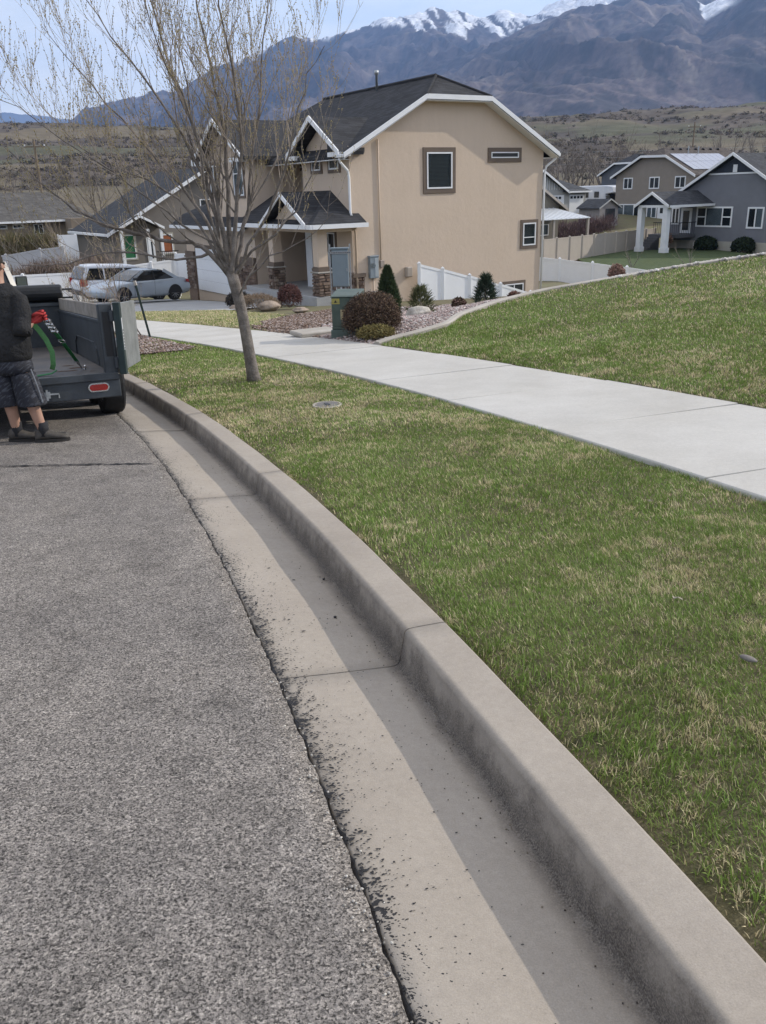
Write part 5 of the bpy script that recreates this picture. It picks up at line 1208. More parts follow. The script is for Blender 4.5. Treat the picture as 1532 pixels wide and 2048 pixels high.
# ------------------------------------------------------------------ black pickup in front of the trailer
M_CARBLACK = simple('black_car_paint', (.012, .013, .015), .25, .1, 2., spec=.6, coat=.5)
pk = empty('pickup_truck', tuple(T(-1.22, 5.45, 0)), TH, 'black pickup truck with a tow mirror hitched ahead of the trailer', 'truck'); pk.rotation_euler = (-.072, .02, TH + math.radians(1.0))
w2 = 1.0
b_ = MB(); b_.box(-w2, w2, .06, 2.1, .62, 1.20).box(-w2 + .02, w2 - .02, .1, 5.6, .45, .62); b_.build('bed', M_CARBLACK, pk, bevel=.04, seg=2)
tg = MB().box(-w2 + .05, w2 - .05, .0, .058, .66, 1.23).build('tailgate', M_CARBLACK, pk, bevel=.02, seg=2); MB().box(-.16, .16, -.015, -.001, 1.02, 1.12).build('handle', M_BLACK, tg)
MB().box(-w2, w2, -.16, -.02, .48, .62).build('bumper', M_CHROME, pk, bevel=.03, seg=2)
for s_ in (-1, 1): MB().box(s_ * (w2 - .11) - .07, s_ * (w2 - .11) + .07, -.012, .0595, .8, 1.16).build('tail_light', M_RED, pk, bevel=.01)
c_ = MB(); hw = .92
c_.loft([[(-w2, 2.12, .62), (w2, 2.12, .62), (w2, 4.35, .62), (-w2, 4.35, .62)], [(-w2, 2.12, 1.24), (w2, 2.12, 1.24), (w2, 4.35, 1.24), (-w2, 4.35, 1.24)]]); c_.build('cab', M_CARBLACK, pk, bevel=.05, seg=2)
gl = MB().loft([[(-w2 + .05, 2.16, 1.24), (w2 - .05, 2.16, 1.24), (w2 - .05, 4.3, 1.24), (-w2 + .05, 4.3, 1.24)], [(-w2 + .18, 2.36, 1.74), (w2 - .18, 2.36, 1.74), (w2 - .18, 3.75, 1.74), (-w2 + .18, 3.75, 1.74)]]).build('cab_glass', M_CARGLASS, pk)
rf_ = MB().box(-w2 + .16, w2 - .16, 2.34, 3.78, 1.735, 1.81).build('cab_roof', M_CARBLACK, pk, bevel=.03, seg=2)
for s_ in (-1, 1):
    for a, b in (((w2 - .04, 2.16), (w2 - .17, 2.36)), ((w2 - .04, 3.2), (w2 - .17, 3.1)), ((w2 - .04, 4.3), (w2 - .17, 3.75))): MB().bar((s_ * a[0], a[1], 1.22), (s_ * b[0], b[1], 1.76), .10, .05).build('pillar', M_CARBLACK, pk)
MB().box(-w2 + .02, w2 - .02, 4.36, 5.6, .62, 1.18).build('hood', M_CARBLACK, pk, bevel=.08, seg=3)
for s_ in (-1, 1):
    mo = MB().bar((s_ * w2, 3.95, 1.30), (s_ * (w2 + .16), 3.93, 1.34), .04).box(min(s_ * (w2 + .12), s_ * (w2 + .33)), max(s_ * (w2 + .12), s_ * (w2 + .33)), 3.86, 3.98, 1.17, 1.52).build('mirror', M_BLACK, pk, bevel=.03, seg=2)
    for z0, z1 in ((1.29, 1.50), (1.19, 1.275)): MB().box(min(s_ * (w2 + .14), s_ * (w2 + .31)), max(s_ * (w2 + .14), s_ * (w2 + .31)), 3.845, 3.858, z0, z1).build('mirror_glass', simple('mirror_glass', (.25, .3, .33), .08, .02, 3., metal=.9), mo)
    for y in (1.05, 4.75): wheel(pk, (s_ * (w2 - .12), y, .40), .40, .26, 6)

# ------------------------------------------------------------------ the worker
def person():
    root = empty('person', (-3.26, 7.70, -.60), 0, 'person in black sweatshirt, dark shorts and red glove hauling a green strap', 'person')
    O = Vector(root.location); V = lambda x, y, z: tuple(Vector((x, y, z)) - O)
    M_SKIN = simple('skin', (.42, .25, .18), .55, .08, 9., .1, 120., .001, spec=.35)
    J = {'pel': ((-3.33, 7.72, .24), .12, .10), 'spine': ((-3.335, 7.74, .46), .12, .09), 'chest': ((-3.335, 7.77, .62), .12, .09), 'neck0': ((-3.34, 7.80, .79), .055, .055), 'neck': ((-3.365, 7.825, .87), .058, .06), 'h1': ((-3.375, 7.84, .94), .078, .085), 'h2': ((-3.380, 7.85, 1.02), .080, .095), 'h3': ((-3.380, 7.85, 1.08), .055, .065),
         'hipL': ((-3.42, 7.72, .18), .09, .09), 'knL': ((-3.40, 7.68, -.17), .062, .062), 'cfL': ((-3.385, 7.69, -.30), .056, .058), 'anL': ((-3.385, 7.72, -.51), .038, .04), 'ftL': ((-3.33, 7.77, -.565), .035, .03),
         'hipR': ((-3.25, 7.71, .18), .09, .09), 'knR': ((-3.185, 7.66, -.17), .062, .062), 'cfR': ((-3.165, 7.67, -.30), .056, .058), 'anR': ((-3.125, 7.68, -.51), .038, .04), 'ftR': ((-3.03, 7.71, -.565), .035, .03),
         'shR': ((-3.20, 7.77, .69), .045, .045), 'elR': ((-3.15, 7.635, .41), .040, .040), 'wrR': ((-3.075, 7.76, .525), .033, .03),
         'shL': ((-3.47, 7.79, .69), .045, .045), 'elL': ((-3.52, 7.95, .42), .046, .046), 'wrL': ((-3.28, 8.03, .46), .033, .03)}
    E = [('pel', 'spine'), ('spine', 'chest'), ('chest', 'neck0'), ('neck0', 'neck'), ('neck', 'h1'), ('h1', 'h2'), ('h2', 'h3'), ('pel', 'hipL'), ('hipL', 'knL'), ('knL', 'cfL'), ('cfL', 'anL'), ('anL', 'ftL'), ('pel', 'hipR'), ('hipR', 'knR'), ('knR', 'cfR'), ('cfR', 'anR'), ('anR', 'ftR'), ('chest', 'shR'), ('shR', 'elR'), ('elR', 'wrR'), ('chest', 'shL'), ('shL', 'elL'), ('elL', 'wrL')]
    ks = list(J); me = bpy.data.meshes.new('body'); me.from_pydata([V(*J[k][0]) for k in ks], [(ks.index(a), ks.index(b)) for a, b in E], []); me.update()
    o = link('body', me, M_SKIN, root); o.modifiers.new('skin', 'SKIN'); sv = me.skin_vertices[0].data if me.skin_vertices else None
    if sv is None:
        import bmesh
        bm = bmesh.new(); bm.from_mesh(me); bm.verts.layers.skin.verify(); bm.to_mesh(me); bm.free(); sv = me.skin_vertices[0].data
    for i, k in enumerate(ks): sv[i].radius = (J[k][1], J[k][2]); sv[i].use_root = (k == 'pel')
    m = o.modifiers.new('sub', 'SUBSURF'); m.levels = 2; m.render_levels = 2
    me.polygons.foreach_set('use_smooth', np.ones(len(me.polygons), bool)); o.modifiers['skin'].use_smooth_shade = True
    def ring(c, rx, ry, n=20, wob=0., sd_=0, tilt=0.):
        rr = random.Random(sd_); return [tuple(Vector((c[0] + math.cos(2 * math.pi * k / n) * rx * (1 + wob * rr.uniform(-1, 1)), c[1] + math.sin(2 * math.pi * k / n) * ry * (1 + wob * rr.uniform(-1, 1)), c[2] + tilt * math.cos(2 * math.pi * k / n))) - O) for k in range(n)]
    M_SWEAT = simple('black_fleece', (.015, .015, .016), .95, .3, 5., .9, 11., .05, col2=(.03, .03, .032)); M_SHORT = simple('dark_print_shorts', (.016, .018, .028), .8, .3, 6., .6, 16., .02, col2=(.03, .033, .045))
    t = NT('brushed_print_shorts'); co = t.co('Object', (9, 9, 42)); mp = t.new('Mapping'); mp.inputs['Rotation'].default_value = (.2, .7, .1); t.l(t.co('Object'), mp.inputs[0]); sx = t.new('Mapping'); sx.inputs['Scale'].default_value = (10, 10, 46); t.l(mp.outputs[0], sx.inputs[0])
    f = t.ramp(t.noise(sx.outputs[0], 1.4, 4, .6), [(.52, 0.), (.62, 1.)]); t.setp(Base_Color=t.mix(f, (.010, .011, .018), (.05, .055, .07)), Roughness=.8); t.bump(t.noise(t.co(), 14., 4, .6), .5, .02); M_SHORT = t.m
    s_ = MB(); c = lambda x, y, z: (x, y, z)
    s_.loft([ring((-3.335, 7.72, .155), .200, .150, wob=.02, sd_=1), ring((-3.335, 7.72, .20), .212, .160, wob=.02, sd_=2), ring((-3.335, 7.725, .30), .215, .165, wob=.03, sd_=3), ring((-3.335, 7.735, .42), .210, .160, wob=.025, sd_=4), ring((-3.335, 7.75, .55), .222, .16, wob=.02, sd_=5), ring((-3.335, 7.77, .66), .228, .155, wob=.015, sd_=6), ring((-3.335, 7.785, .74), .20, .13), ring((-3.335, 7.80, .80), .12, .09), ring((-3.335, 7.81, .845), .075, .075)])
    def limb(P, rad, n=12, wob=.04, sd_=1):
        P = [Vector(p) for p in P]; Q = []; Rr = []; rr = random.Random(sd_)
        for i in range(len(P) - 1):
            for f_ in (0, .25, .5, .75): Q.append(P[i].lerp(P[i + 1], f_) - O); Rr.append((rad[i] + (rad[i + 1] - rad[i]) * f_) * (1 + rr.uniform(-wob, wob)))
        Q.append(P[-1] - O); Rr.append(rad[-1]); s_.tube([tuple(q) for q in Q], Rr, n)
    limb([(-3.20, 7.775, .72), (-3.145, 7.70, .58), (-3.15, 7.625, .40), (-3.11, 7.69, .475)], [.095, .088, .078, .060], sd_=3)
    limb([(-3.47, 7.79, .72), (-3.53, 7.87, .56), (-3.53, 7.95, .41), (-3.36, 8.01, .45)], [.095, .085, .075, .055], sd_=4)
    sw = s_.build('sweatshirt', M_SWEAT, root, smooth=True, sub=1)
    h_ = MB(); h_.loft([ring((-3.335, 7.72, .24), .19, .14), ring((-3.335, 7.715, .12), .205, .155, wob=.03, sd_=9), ring((-3.325, 7.71, .03), .205, .15, wob=.03, sd_=8)])
    for (a, b, sd_) in (((-3.425, 7.715, .08), (-3.405, 7.68, -.235), 5), ((-3.235, 7.705, .08), (-3.175, 7.66, -.235), 6)):
        A, B = Vector(a), Vector(b); h_.loft([ring(A.lerp(B, f_), .112 + .022 * f_, .118 + .018 * f_, 18, .035, sd_ + int(f_ * 10)) for f_ in (0, .2, .4, .6, .8, .95, 1.)])
    sh = h_.build('shorts', M_SHORT, root, smooth=True, sub=1)
    # piping down the side of the shorts
    MB().tube([V(-3.128, 7.64, .10), V(-3.085, 7.615, -.05), V(-3.055, 7.60, -.20)], .006, 6).build('side_stripe', simple('grey_stripe', (.18, .19, .21), .8, .1, 9.), sh)
    M_SOCK = simple('charcoal_sock', (.03, .03, .033), .95, .2, 40., .4, 120., .003); M_BOOT = simple('scuffed_boot', (.055, .048, .042), .8, .3, 9., .4, 50., .004, col2=(.10, .09, .08))
    for (ax, ay, ang, nm) in ((-3.385, 7.72, .15, 'L'), (-3.125, 7.68, .22, 'R')):
        MB().loft([ring((ax, ay, -.40), .050, .052, 14), ring((ax, ay, -.46), .048, .05, 14), ring((ax, ay, -.53), .045, .05, 14)]).build('sock', M_SOCK, root, smooth=True)
        d = Vector((math.cos(ang), math.sin(ang), 0)); n_ = Vector((-d.y, d.x, 0)); b = MB(); gz = -.592
        def sec(f_, w_, z1, z0=gz + .022): p = Vector((ax, ay, 0)) + d * f_; return [tuple(p + n_ * (w_ * math.cos(a)) + Vector((0, 0, z0 + (z1 - z0) * (.5 + .5 * math.sin(a)))) - O) for a in [2 * math.pi * k / 14 for k in range(14)]]
        b.loft([sec(-.085, .025, -.50), sec(-.07, .040, -.46), sec(-.02, .050, -.445), sec(.03, .050, -.465), sec(.08, .046, -.50), sec(.14, .050, -.515), sec(.19, .046, -.528), sec(.215, .025, -.545)])
        bo = b.build('boot', M_BOOT, root, smooth=True, sub=1)
        so_ = MB(); P = []
        for k in range(20):
            a = 2 * math.pi * k / 20; f_ = .065 + .158 * math.cos(a); w_ = (.052 - .008 * math.cos(a * 2)) * math.sin(a); p = Vector((ax, ay, gz)) + d * f_ + n_ * w_; P.append(tuple(p - O))
        so_.prism(P, (0, 0, .03)).build('sole', simple('boot_sole', (.035, .032, .03), .9, .2, 9.), bo)
    # tattoo on the right calf
    # hand: palm, four curled fingers and a thumb closed on the ratchet, in a red glove
    M_GLOVE = simple('red_glove', (.36, .035, .035), .8, .2, 12., .5, 90., .003); M_DG = simple('dark_glove_palm', (.05, .03, .03), .85, .2, 12.)
    for (w0, wd, sgn, lab) in ((Vector((-3.085, 7.735, .515)), Vector((.075, .06, .035)).normalized(), 1, 'R'), (Vector((-3.31, 8.02, .455)), Vector((.08, .03, .02)).normalized(), -1, 'L')):
        side = Vector((0, 0, 1)).cross(wd).normalized(); upv = wd.cross(side).normalized()   # side points away to the left of the reach
        g = MB(); P = lambda a, b, c_: tuple(w0 + wd * a + side * b + upv * c_ - O)
        def sc_(a, rb, rc): return [P(a, rb * math.cos(2 * math.pi * k / 12), rc * math.sin(2 * math.pi * k / 12)) for k in range(12)]
        g.loft([sc_(-.03, .036, .036), sc_(.0, .036, .034), sc_(.03, .030, .045), (sc_(.07, .026, .05)), sc_(.09, .02, .046)])
        for k, (l, off) in enumerate(((.062, .036), (.070, .013), (.066, -.011), (.052, -.034))):
            r_ = .0115; a0 = P(.075, .004, off); a1 = P(.075 + l * .55, -.004, off * 1.05); a2 = P(.075 + l * .78, -.034, off * 1.05); a3 = P(.075 + l * .35, -.056, off)
            g.tube([a0, a1, a2, a3], [r_ * 1.1, r_, r_ * .95, r_ * .8], 8)
        g.tube([P(.015, -.02, .035), P(.045, -.045, .045), P(.085, -.058, .030), P(.10, -.060, .015)], [.015, .014, .012, .010], 8)
        go = g.build('glove', M_GLOVE, root, smooth=True); MB().loft([sc_(-.055, .040, .040), sc_(-.03, .039, .039), sc_(-.025, .038, .038)]).build('cuff', M_DG, go)
    # hair, ears and face
    hc = Vector((-3.38, 7.845, 1.0)); ring2 = lambda z, r1, r2, dy=0: [tuple(Vector((hc.x + math.cos(2 * math.pi * k / 16) * r1, hc.y + dy + math.sin(2 * math.pi * k / 16) * r2, z)) - O) for k in range(16)]
    MB().loft([ring2(.965, .080, .085, -.022), ring2(1.0, .088, .098, -.016), ring2(1.05, .088, .104, -.006), ring2(1.09, .070, .085, -.004), ring2(1.115, .03, .04, 0)]).build('hair', simple('dark_hair', (.025, .018, .014), .7, .3, 40., .6, 60., .006), root, smooth=True, sub=1)
    M_EYE = simple('eye', (.04, .03, .025), .3, .1, 5.)
    fdir = Vector((.35, .94, 0)).normalized(); fs = Vector((fdir.y, -fdir.x, 0))
    for s__ in (-1, 1):
        p = hc + fs * (.088 * s__) + Vector((0, 0, -.02)) - O; MB().loft([[tuple(p + fdir * (math.cos(2 * math.pi * k / 10) * a * .6) + Vector((0, 0, math.sin(2 * math.pi * k / 10) * a)) + fs * s__ * b) for k in range(10)] for a, b in ((.018, -.012), (.028, .0), (.024, .012), (.008, .010))]).build('ear', M_SKIN, root, smooth=True)
        e = hc + fdir * .092 + fs * (.032 * s__) + Vector((0, 0, .0)) - O; MB().lathe([(.001, -.012), (.009, -.008), (.012, 0), (.009, .008), (.001, .012)], tuple(e), 10).build('eye', M_EYE, root, smooth=True)
    nz = hc + fdir * .098 - O; MB().tube([tuple(nz + Vector((0, 0, .005))), tuple(nz + fdir * .016 + Vector((0, 0, -.02))), tuple(nz + fdir * .022 + Vector((0, 0, -.035))), tuple(nz + fdir * .004 + Vector((0, 0, -.042)))], [.008, .011, .013, .008], 8).build('nose', M_SKIN, root, smooth=True)
    mo = hc + fdir * .088 + Vector((0, 0, -.068)) - O; MB().tube([tuple(mo - fs * .025), tuple(mo + fdir * .008), tuple(mo + fs * .025)], [.004, .007, .004], 6).build('mouth', simple('lips', (.36, .16, .13), .5, .05, 9.), root, smooth=True)
person()

# ------------------------------------------------------------------ ratchet strap and the spare webbing
M_WEB = simple('green_webbing', (.02, .17, .055), .8, .15, 40., .3, 160., .002, col2=(.035, .23, .08)); M_WEB2 = simple('pale_green_webbing', (.10, .26, .10), .8, .15, 40.)
def ribbon(m, pts, w, th=.003, nrm=None):
    pts = [Vector(p) for p in pts]; rings = []
    for i, p in enumerate(pts):
        d = (pts[min(i + 1, len(pts) - 1)] - pts[max(i - 1, 0)]).normalized(); e = d.cross(Vector(nrm) if nrm else Vector((0, -1, .3))).normalized(); n = e.cross(d).normalized()
        rings.append([tuple(p + e * w / 2 + n * th / 2), tuple(p - e * w / 2 + n * th / 2), tuple(p - e * w / 2 - n * th / 2), tuple(p + e * w / 2 - n * th / 2)])
    m.loft(rings); return m
hk = T(-.27, .50, DZ + .01); hd_ = Vector((-2.985, 7.79, .525)); ss = empty('ratchet_strap', tuple(hk), 0, 'taut green ratchet strap running from the red glove to the trailer deck', 'strap'); so0 = Vector(ss.location)
L_ = lambda f_: tuple(hd_.lerp(hk, f_) - so0)
ribbon(MB(), [L_(.24), L_(.45), L_(.65), L_(.84)], .042).build('webbing', M_WEB, ss)
rt_ = MB(); dv = (hk - hd_).normalized(); sv = dv.cross(Vector((0, -1, .2))).normalized()
for s_ in (-1, 1):
    a, b = Vector(L_(.03)) + sv * .024 * s_, Vector(L_(.25)) + sv * .024 * s_; rt_.bar(a, b, .006, .032)
for f_ in (.04, .11, .17, .24): a = Vector(L_(f_)); rt_.tube([tuple(a - sv * .034), tuple(a + sv * .034)], .009, 8)
rt_.bar(Vector(L_(.02)) + sv * .0, Vector(L_(.13)) + Vector((0, -.02, .05)), .05, .012); rt_.build('ratchet', M_CHROME, ss)
rg = Vector(L_(.42)); MB().tube([tuple(rg + (sv * math.cos(a) + dv * math.sin(a)) * .032) for a in [2 * math.pi * k / 14 for k in range(15)]], .006, 6).build('ring', M_CHROME, ss)
MB().tube([L_(.82), L_(.88), L_(.93)], [.010, .014, .008], 8).tube([L_(.93), L_(.985), tuple(Vector(L_(1.0)) + Vector((.03, 0, -.004))), tuple(Vector(L_(.97)) + Vector((.035, 0, .02)))], .008, 8).build('hook', M_CHROME, ss)
tail = [Vector((-3.08, 7.74, .49)), Vector((-3.06, 7.80, .42)), Vector((-3.03, 7.86, .32)), Vector((-3.01, 7.90, .20)), Vector((-3.03, 7.93, .08)), Vector((-3.06, 7.96, .03))]
ribbon(MB(), [tuple(p - so0) for p in tail], .045, .003, (.3, -1, .1)).build('loose_tail', M_WEB2, ss)
fl = [T(-.95, .10, DZ + .03), T(-.86, .16, DZ + .012), T(-.72, .18, DZ + .01), T(-.60, .17, DZ + .022), T(-.55, .16, DZ + .05)]
lp = empty('webbing_end', tuple(fl[0]), 0, 'loose end of green webbing lying on the rear of the deck', 'strap'); ribbon(MB(), [tuple(p - Vector(lp.location)) for p in fl], .055, .006, (0, 0, 1)).build('strip', M_WEB, lp)
gb = empty('webbing_bundle', tuple(T(-1.12, 3.2, 1.05)), 0, 'tangled bundle of green webbing hung over the trailer front wall', 'strap'); gm = MB()
for k in range(7):
    rr = random.Random(k); pts = [(rr.uniform(-.08, .08), rr.uniform(-.08, .08), .26 - .1 * rr.random()), (rr.uniform(-.14, .14), rr.uniform(-.1, .1), .12), (rr.uniform(-.14, .14), rr.uniform(-.1, .1), -.04), (rr.uniform(-.1, .1), rr.uniform(-.05, .05), -.2 - .15 * rr.random())]
    ribbon(gm, pts, .04, .004, (.2 * rr.uniform(-1, 1), -1, .2))
gm.build('straps', M_WEB, gb)
# ------------------------------------------------------------------ parked cars
def car(name, loc, rz, label, paint, kind='sedan', pitch=0.):
    """+y is the front; z = 0 on the ground"""
    root = empty(name, loc, rz, label, 'car'); root.rotation_euler = (pitch, 0, rz)
    if kind == 'sedan':
        L, hw, wb, wr, ftz = 4.85, .91, 2.78, .335, .0
        st = [(-2.42, .70, .62, .50), (-2.36, .80, .80, .32), (-2.2, .88, 1.00, .26), (-1.75, .91, 1.06, .22), (-1.0, .92, 1.00, .20), (.0, .92, .97, .20), (.8, .92, .96, .20), (1.2, .91, .93, .20), (1.8, .89, .84, .22), (2.15, .84, .74, .24), (2.34, .74, .66, .30), (2.42, .60, .55, .38)]
        rings = [(.965, -1.72, 1.02, .80), (1.18, -1.30, .62, .74), (1.36, -.95, .20, .66), (1.42, -.62, -.12, .60), (1.445, -.45, -.30, .45)]
        by = (-.32,)
    else:
        L, hw, wb, wr = 4.9, .96, 2.85, .38
        st = [(-2.44, .80, .75, .52), (-2.38, .90, 1.02, .40), (-2.2, .95, 1.10, .34), (-1.4, .97, 1.12, .30), (0., .97, 1.12, .30), (1.0, .97, 1.12, .30), (1.4, .96, 1.10, .30), (2.0, .93, 1.04, .32), (2.3, .84, .92, .36), (2.42, .70, .78, .44)]
        rings = [(1.10, -2.34, 1.28, .90), (1.40, -2.22, .90, .84), (1.62, -2.05, .52, .78), (1.72, -1.9, .36, .72), (1.76, -1.7, .15, .6)]
        by = (-1.25, -.25)
    def sec(y, w, zt, zb):
        P = [(0, zb), (w * .86, zb), (w * .97, zb + .10), (w, zb + .22), (w, zb + (zt - zb) * .62), (w * .965, zt - .10), (w * .90, zt - .03), (w * .72, zt), (0, zt + .012)]
        return [(x, y, z) for x, z in P] + [(-x, y, z) for x, z in P[-2:0:-1]]
    MB().loft([sec(*s_) for s_ in st]).build('body', paint, root, smooth=True, sub=1)
    def plan(z, y0, y1, w):
        c = .12; return [(x, y, z) for x, y in ((-w + c, y0), (w - c, y0), (w, y0 + c * 1.3), (w, y1 - c * 1.6), (w - c, y1), (-w + c, y1), (-w, y1 - c * 1.6), (-w, y0 + c * 1.3))]
    MB().loft([plan(*r_) for r_ in rings[:4]]).build('windows', M_CARGLASS, root, smooth=False)
    zr, y0, y1, wr_ = rings[2]; MB().loft([plan(zr - .02, y0 - .03, y1 + .05, wr_ + .012), plan(rings[3][0] + .004, rings[3][1] - .01, rings[3][2] + .01, rings[3][3] + .006), plan(rings[4][0], rings[4][1], rings[4][2], rings[4][3])]).build('roof', paint, root, smooth=True)
    z0, a0, a1, w0 = rings[0]; z1, b0, b1, w1 = rings[2]
    for s_ in (-1, 1):
        for p, q, wd in (((a0 + .05, b0 + .02), None, .16), ((a1 - .08, b1 - .02), None, .09)): MB().bar((s_ * w0, p[0], z0 - .02), (s_ * (w1 + .01), p[1], z1), wd, .03, up=(s_, 0, .3)).build('pillar', paint, root)
        for yb in by: MB().bar((s_ * (w0 + .008), yb, z0 - .02), (s_ * (w1 + .016), yb - .02, z1), .07, .03, up=(s_, 0, .3)).build('pillar', M_BLACK if kind == 'sedan' else paint, root)
        mo = MB().loft([[(s_ * (w0 + .05), a1 - .30, .98), (s_ * (w0 + .22), a1 - .32, .99), (s_ * (w0 + .22), a1 - .32, 1.10), (s_ * (w0 + .05), a1 - .30, 1.12)], [(s_ * (w0 + .04), a1 - .16, 1.0), (s_ * (w0 + .16), a1 - .2, 1.01), (s_ * (w0 + .16), a1 - .2, 1.07), (s_ * (w0 + .04), a1 - .16, 1.09)]]).build('mirror', paint if kind == 'suv' else M_BLACK, root)
        for yb in (-.25, .85): MB().box(s_ * (hw + .005) - .004, s_ * (hw + .005) + .004, yb - .004, yb + .004, .32, .93).build('door_seam', M_BLACK, root)
        for yb in (-.55, .50): MB().box(min(s_ * hw, s_ * (hw + .035)), max(s_ * hw, s_ * (hw + .035)), yb - .1, yb + .1, .84, .875).build('door_handle', paint, root, bevel=.01)
        for yy in (-wb / 2, wb / 2):
            wheel(root, (s_ * (hw - .10), yy + .02, wr), wr, .22, 10, mat=M_ALLOY, rim=.68)
            arch = MB(); P = [(s_ * (hw + .008), yy + .02 + math.cos(a) * (wr + .06), wr + math.sin(a) * (wr + .055)) for a in [math.pi * k / 12 for k in range(13)]]
            arch.prism(P, (-s_ * .05, 0, 0)).build('wheel_arch', M_BLACK, root)
        zt = .86 if kind == 'sedan' else .98
        MB().loft([[(s_ * .55, -2.40, zt - .09), (s_ * .88, -2.22, zt - .09), (s_ * .88, -2.22, zt + .06), (s_ * .55, -2.40, zt + .04)], [(s_ * .55, -2.3, zt - .09), (s_ * .93, -2.0, zt - .05), (s_ * .93, -2.0, zt + .08), (s_ * .55, -2.3, zt + .05)]] if kind == 'sedan' else [[(s_ * .72, -2.455, zt - .22), (s_ * .93, -2.36, zt - .22), (s_ * .93, -2.36, zt + .12), (s_ * .76, -2.43, zt + .12)], [(s_ * .72, -2.2, zt - .22), (s_ * .985, -2.15, zt - .2), (s_ * .985, -2.15, zt + .08), (s_ * .76, -2.2, zt + .12)]]).build('tail_light', M_RED, root)
        MB().loft([[(s_ * .5, 2.36, .60), (s_ * .8, 2.2, .60), (s_ * .8, 2.2, .73), (s_ * .5, 2.34, .70)], [(s_ * .5, 2.2, .60), (s_ * .9, 1.9, .64), (s_ * .9, 1.9, .80), (s_ * .5, 2.2, .72)]]).build('headlight', M_CHROME, root)
    MB().box(-.26, .26, -2.46, -2.42, .58 if kind == 'sedan' else .72, .70 if kind == 'sedan' else .85).build('plate', M_PAPER, root)
    if kind == 'suv': MB().box(-.98, .98, -2.3, 1.0, .30, .36).build('sill', M_BLACK, root); MB().box(-.85, .85, -2.55, -2.42, .42, .58).build('bumper', M_BLACK, root, bevel=.03)
    return root
M_ALLOY = simple('alloy_rim', (.30, .31, .32), .35, .1, 9., metal=.6)
M_SILVER = simple('silver_paint', (.40, .45, .50), .3, .04, 2., metal=.35, spec=.55, coat=.4); M_WPAINT = simple('white_car_paint', (.68, .70, .74), .3, .03, 2., spec=.5, coat=.4)
_h = Vector((-.634, -.775)); _l = Vector((.775, -.634)); _c = Vector((-10.3, 39.7)) - _l * .80
car('sedan', (_c.x, _c.y, -2.88), math.atan2(-_h.x, _h.y), 'silver four-door sedan parked on the driveway of the tan house', M_SILVER, 'sedan', .045)
_h = Vector((.80, .60)); _rt = Vector((.60, -.80)); _c = Vector((-14.1, 42.0)) + _h * 2.4 - _rt * .95
car('suv', (_c.x, _c.y, Hs(_c.x, _c.y) + .02), math.atan2(-_h.x, _h.y), 'white sport utility vehicle parked beyond the silver sedan', M_WPAINT, 'suv', -.06)

# ------------------------------------------------------------------ fences and yards on the left
vfence('vinyl_fence', [(-19.6, 42.2), (-17.41, 43.51), (-15.27, 44.85), (-13.2, 46.1), (-11.9, 46.95), (-10.77, 47.66)], [-1.80, -1.83, -1.88, -1.75, -1.65, -1.57], 1.65, 'white vinyl fence running behind the white sport utility vehicle')
vfence('vinyl_gate', [(-10.6, 47.2), (-9.75, 46.6), (-8.9, 46.0)], [-1.25, -1.22, -1.20], 1.8, 'white vinyl gate beside the garage of the tan house', cat='gate')
vfence('vinyl_fence', [(-24.5, 53.6), (-22.5, 54.2), (-20.6, 54.8), (-19.3, 55.2)], [-1.5, -1.45, -1.2, -1.1], 1.6, 'pale vinyl fence below the brown house and hedge', simple('aged_vinyl', (.52, .52, .54), .5, .05, 2.))
shd = empty('vinyl_enclosure', (-19.2, 56.2, -2.6), .4, 'white vinyl corner enclosure behind the pale fence', 'enclosure')
for k, (x0, x1, y0, y1) in enumerate(((-.6, .5, 0, .05), (.45, .5, .05, 1.2), (-.6, -.55, .05, 1.2))): MB().box(x0, x1, y0, y1, 0, 2.15 - .001 * k).build('panel', M_VINYL, shd)

# ------------------------------------------------------------------ neighbouring houses
def house_root(name, O, base_z, label, rz=RZ): return empty(name, (O[0], O[1], base_z), rz, label, 'house')
KG = lambda k: (lambda z: 1.5 + k * (z - 1.5))
def gable_roof_y(m, t0, t1, tr, ze, zr, v0, v1, th=.14):
    """ridge along v at t = tr"""
    m.prism([(t0, v0, ze), (tr, v0, zr), (tr, v1, zr), (t0, v1, ze)], (0, 0, -th)); m.prism([(t1, v0, ze), (t1, v1, ze), (tr, v1, zr), (tr, v0, zr)], (0, 0, -th)); return m
def rakes_y(m, t0, t1, tr, ze, zr, v, d=.2, w=.05):
    for a, b in (((t0, ze), (tr, zr)), ((t1, ze), (tr, zr))): m.prism([(a[0], v, a[1] + .02), (b[0], v, b[1] + .02), (b[0], v, b[1] - d), (a[0], v, a[1] - d)], (0, w, 0))
    return m
M_N1 = simple('grey_brown_stucco', (.20, .18, .16), .9, .07, 2.); M_DKGREY = simple('dark_grey_siding', (.115, .115, .12), .85, .08, 2., .15, 60., .004); M_TAUPE = simple('taupe_stucco', (.27, .235, .20), .92, .06, 1.5, .3, 90., .005); M_SLATE = simple('slate_stucco', (.19, .195, .215), .92, .06, 1.2, .3, 90., .005)
M_BROWNW = simple('brown_stucco', (.235, .19, .145), .92, .07, 1.5); M_BLUEG = simple('blue_grey_stucco', (.115, .125, .145), .92, .06, 1.5); M_NAVY = simple('navy_boards', (.04, .047, .062), .8, .1, 3.); M_CREAM = simple('cream_block', (.42, .40, .34), .9, .06, 3.); M_PALE = simple('pale_siding', (.40, .40, .385), .8, .05, 3.)
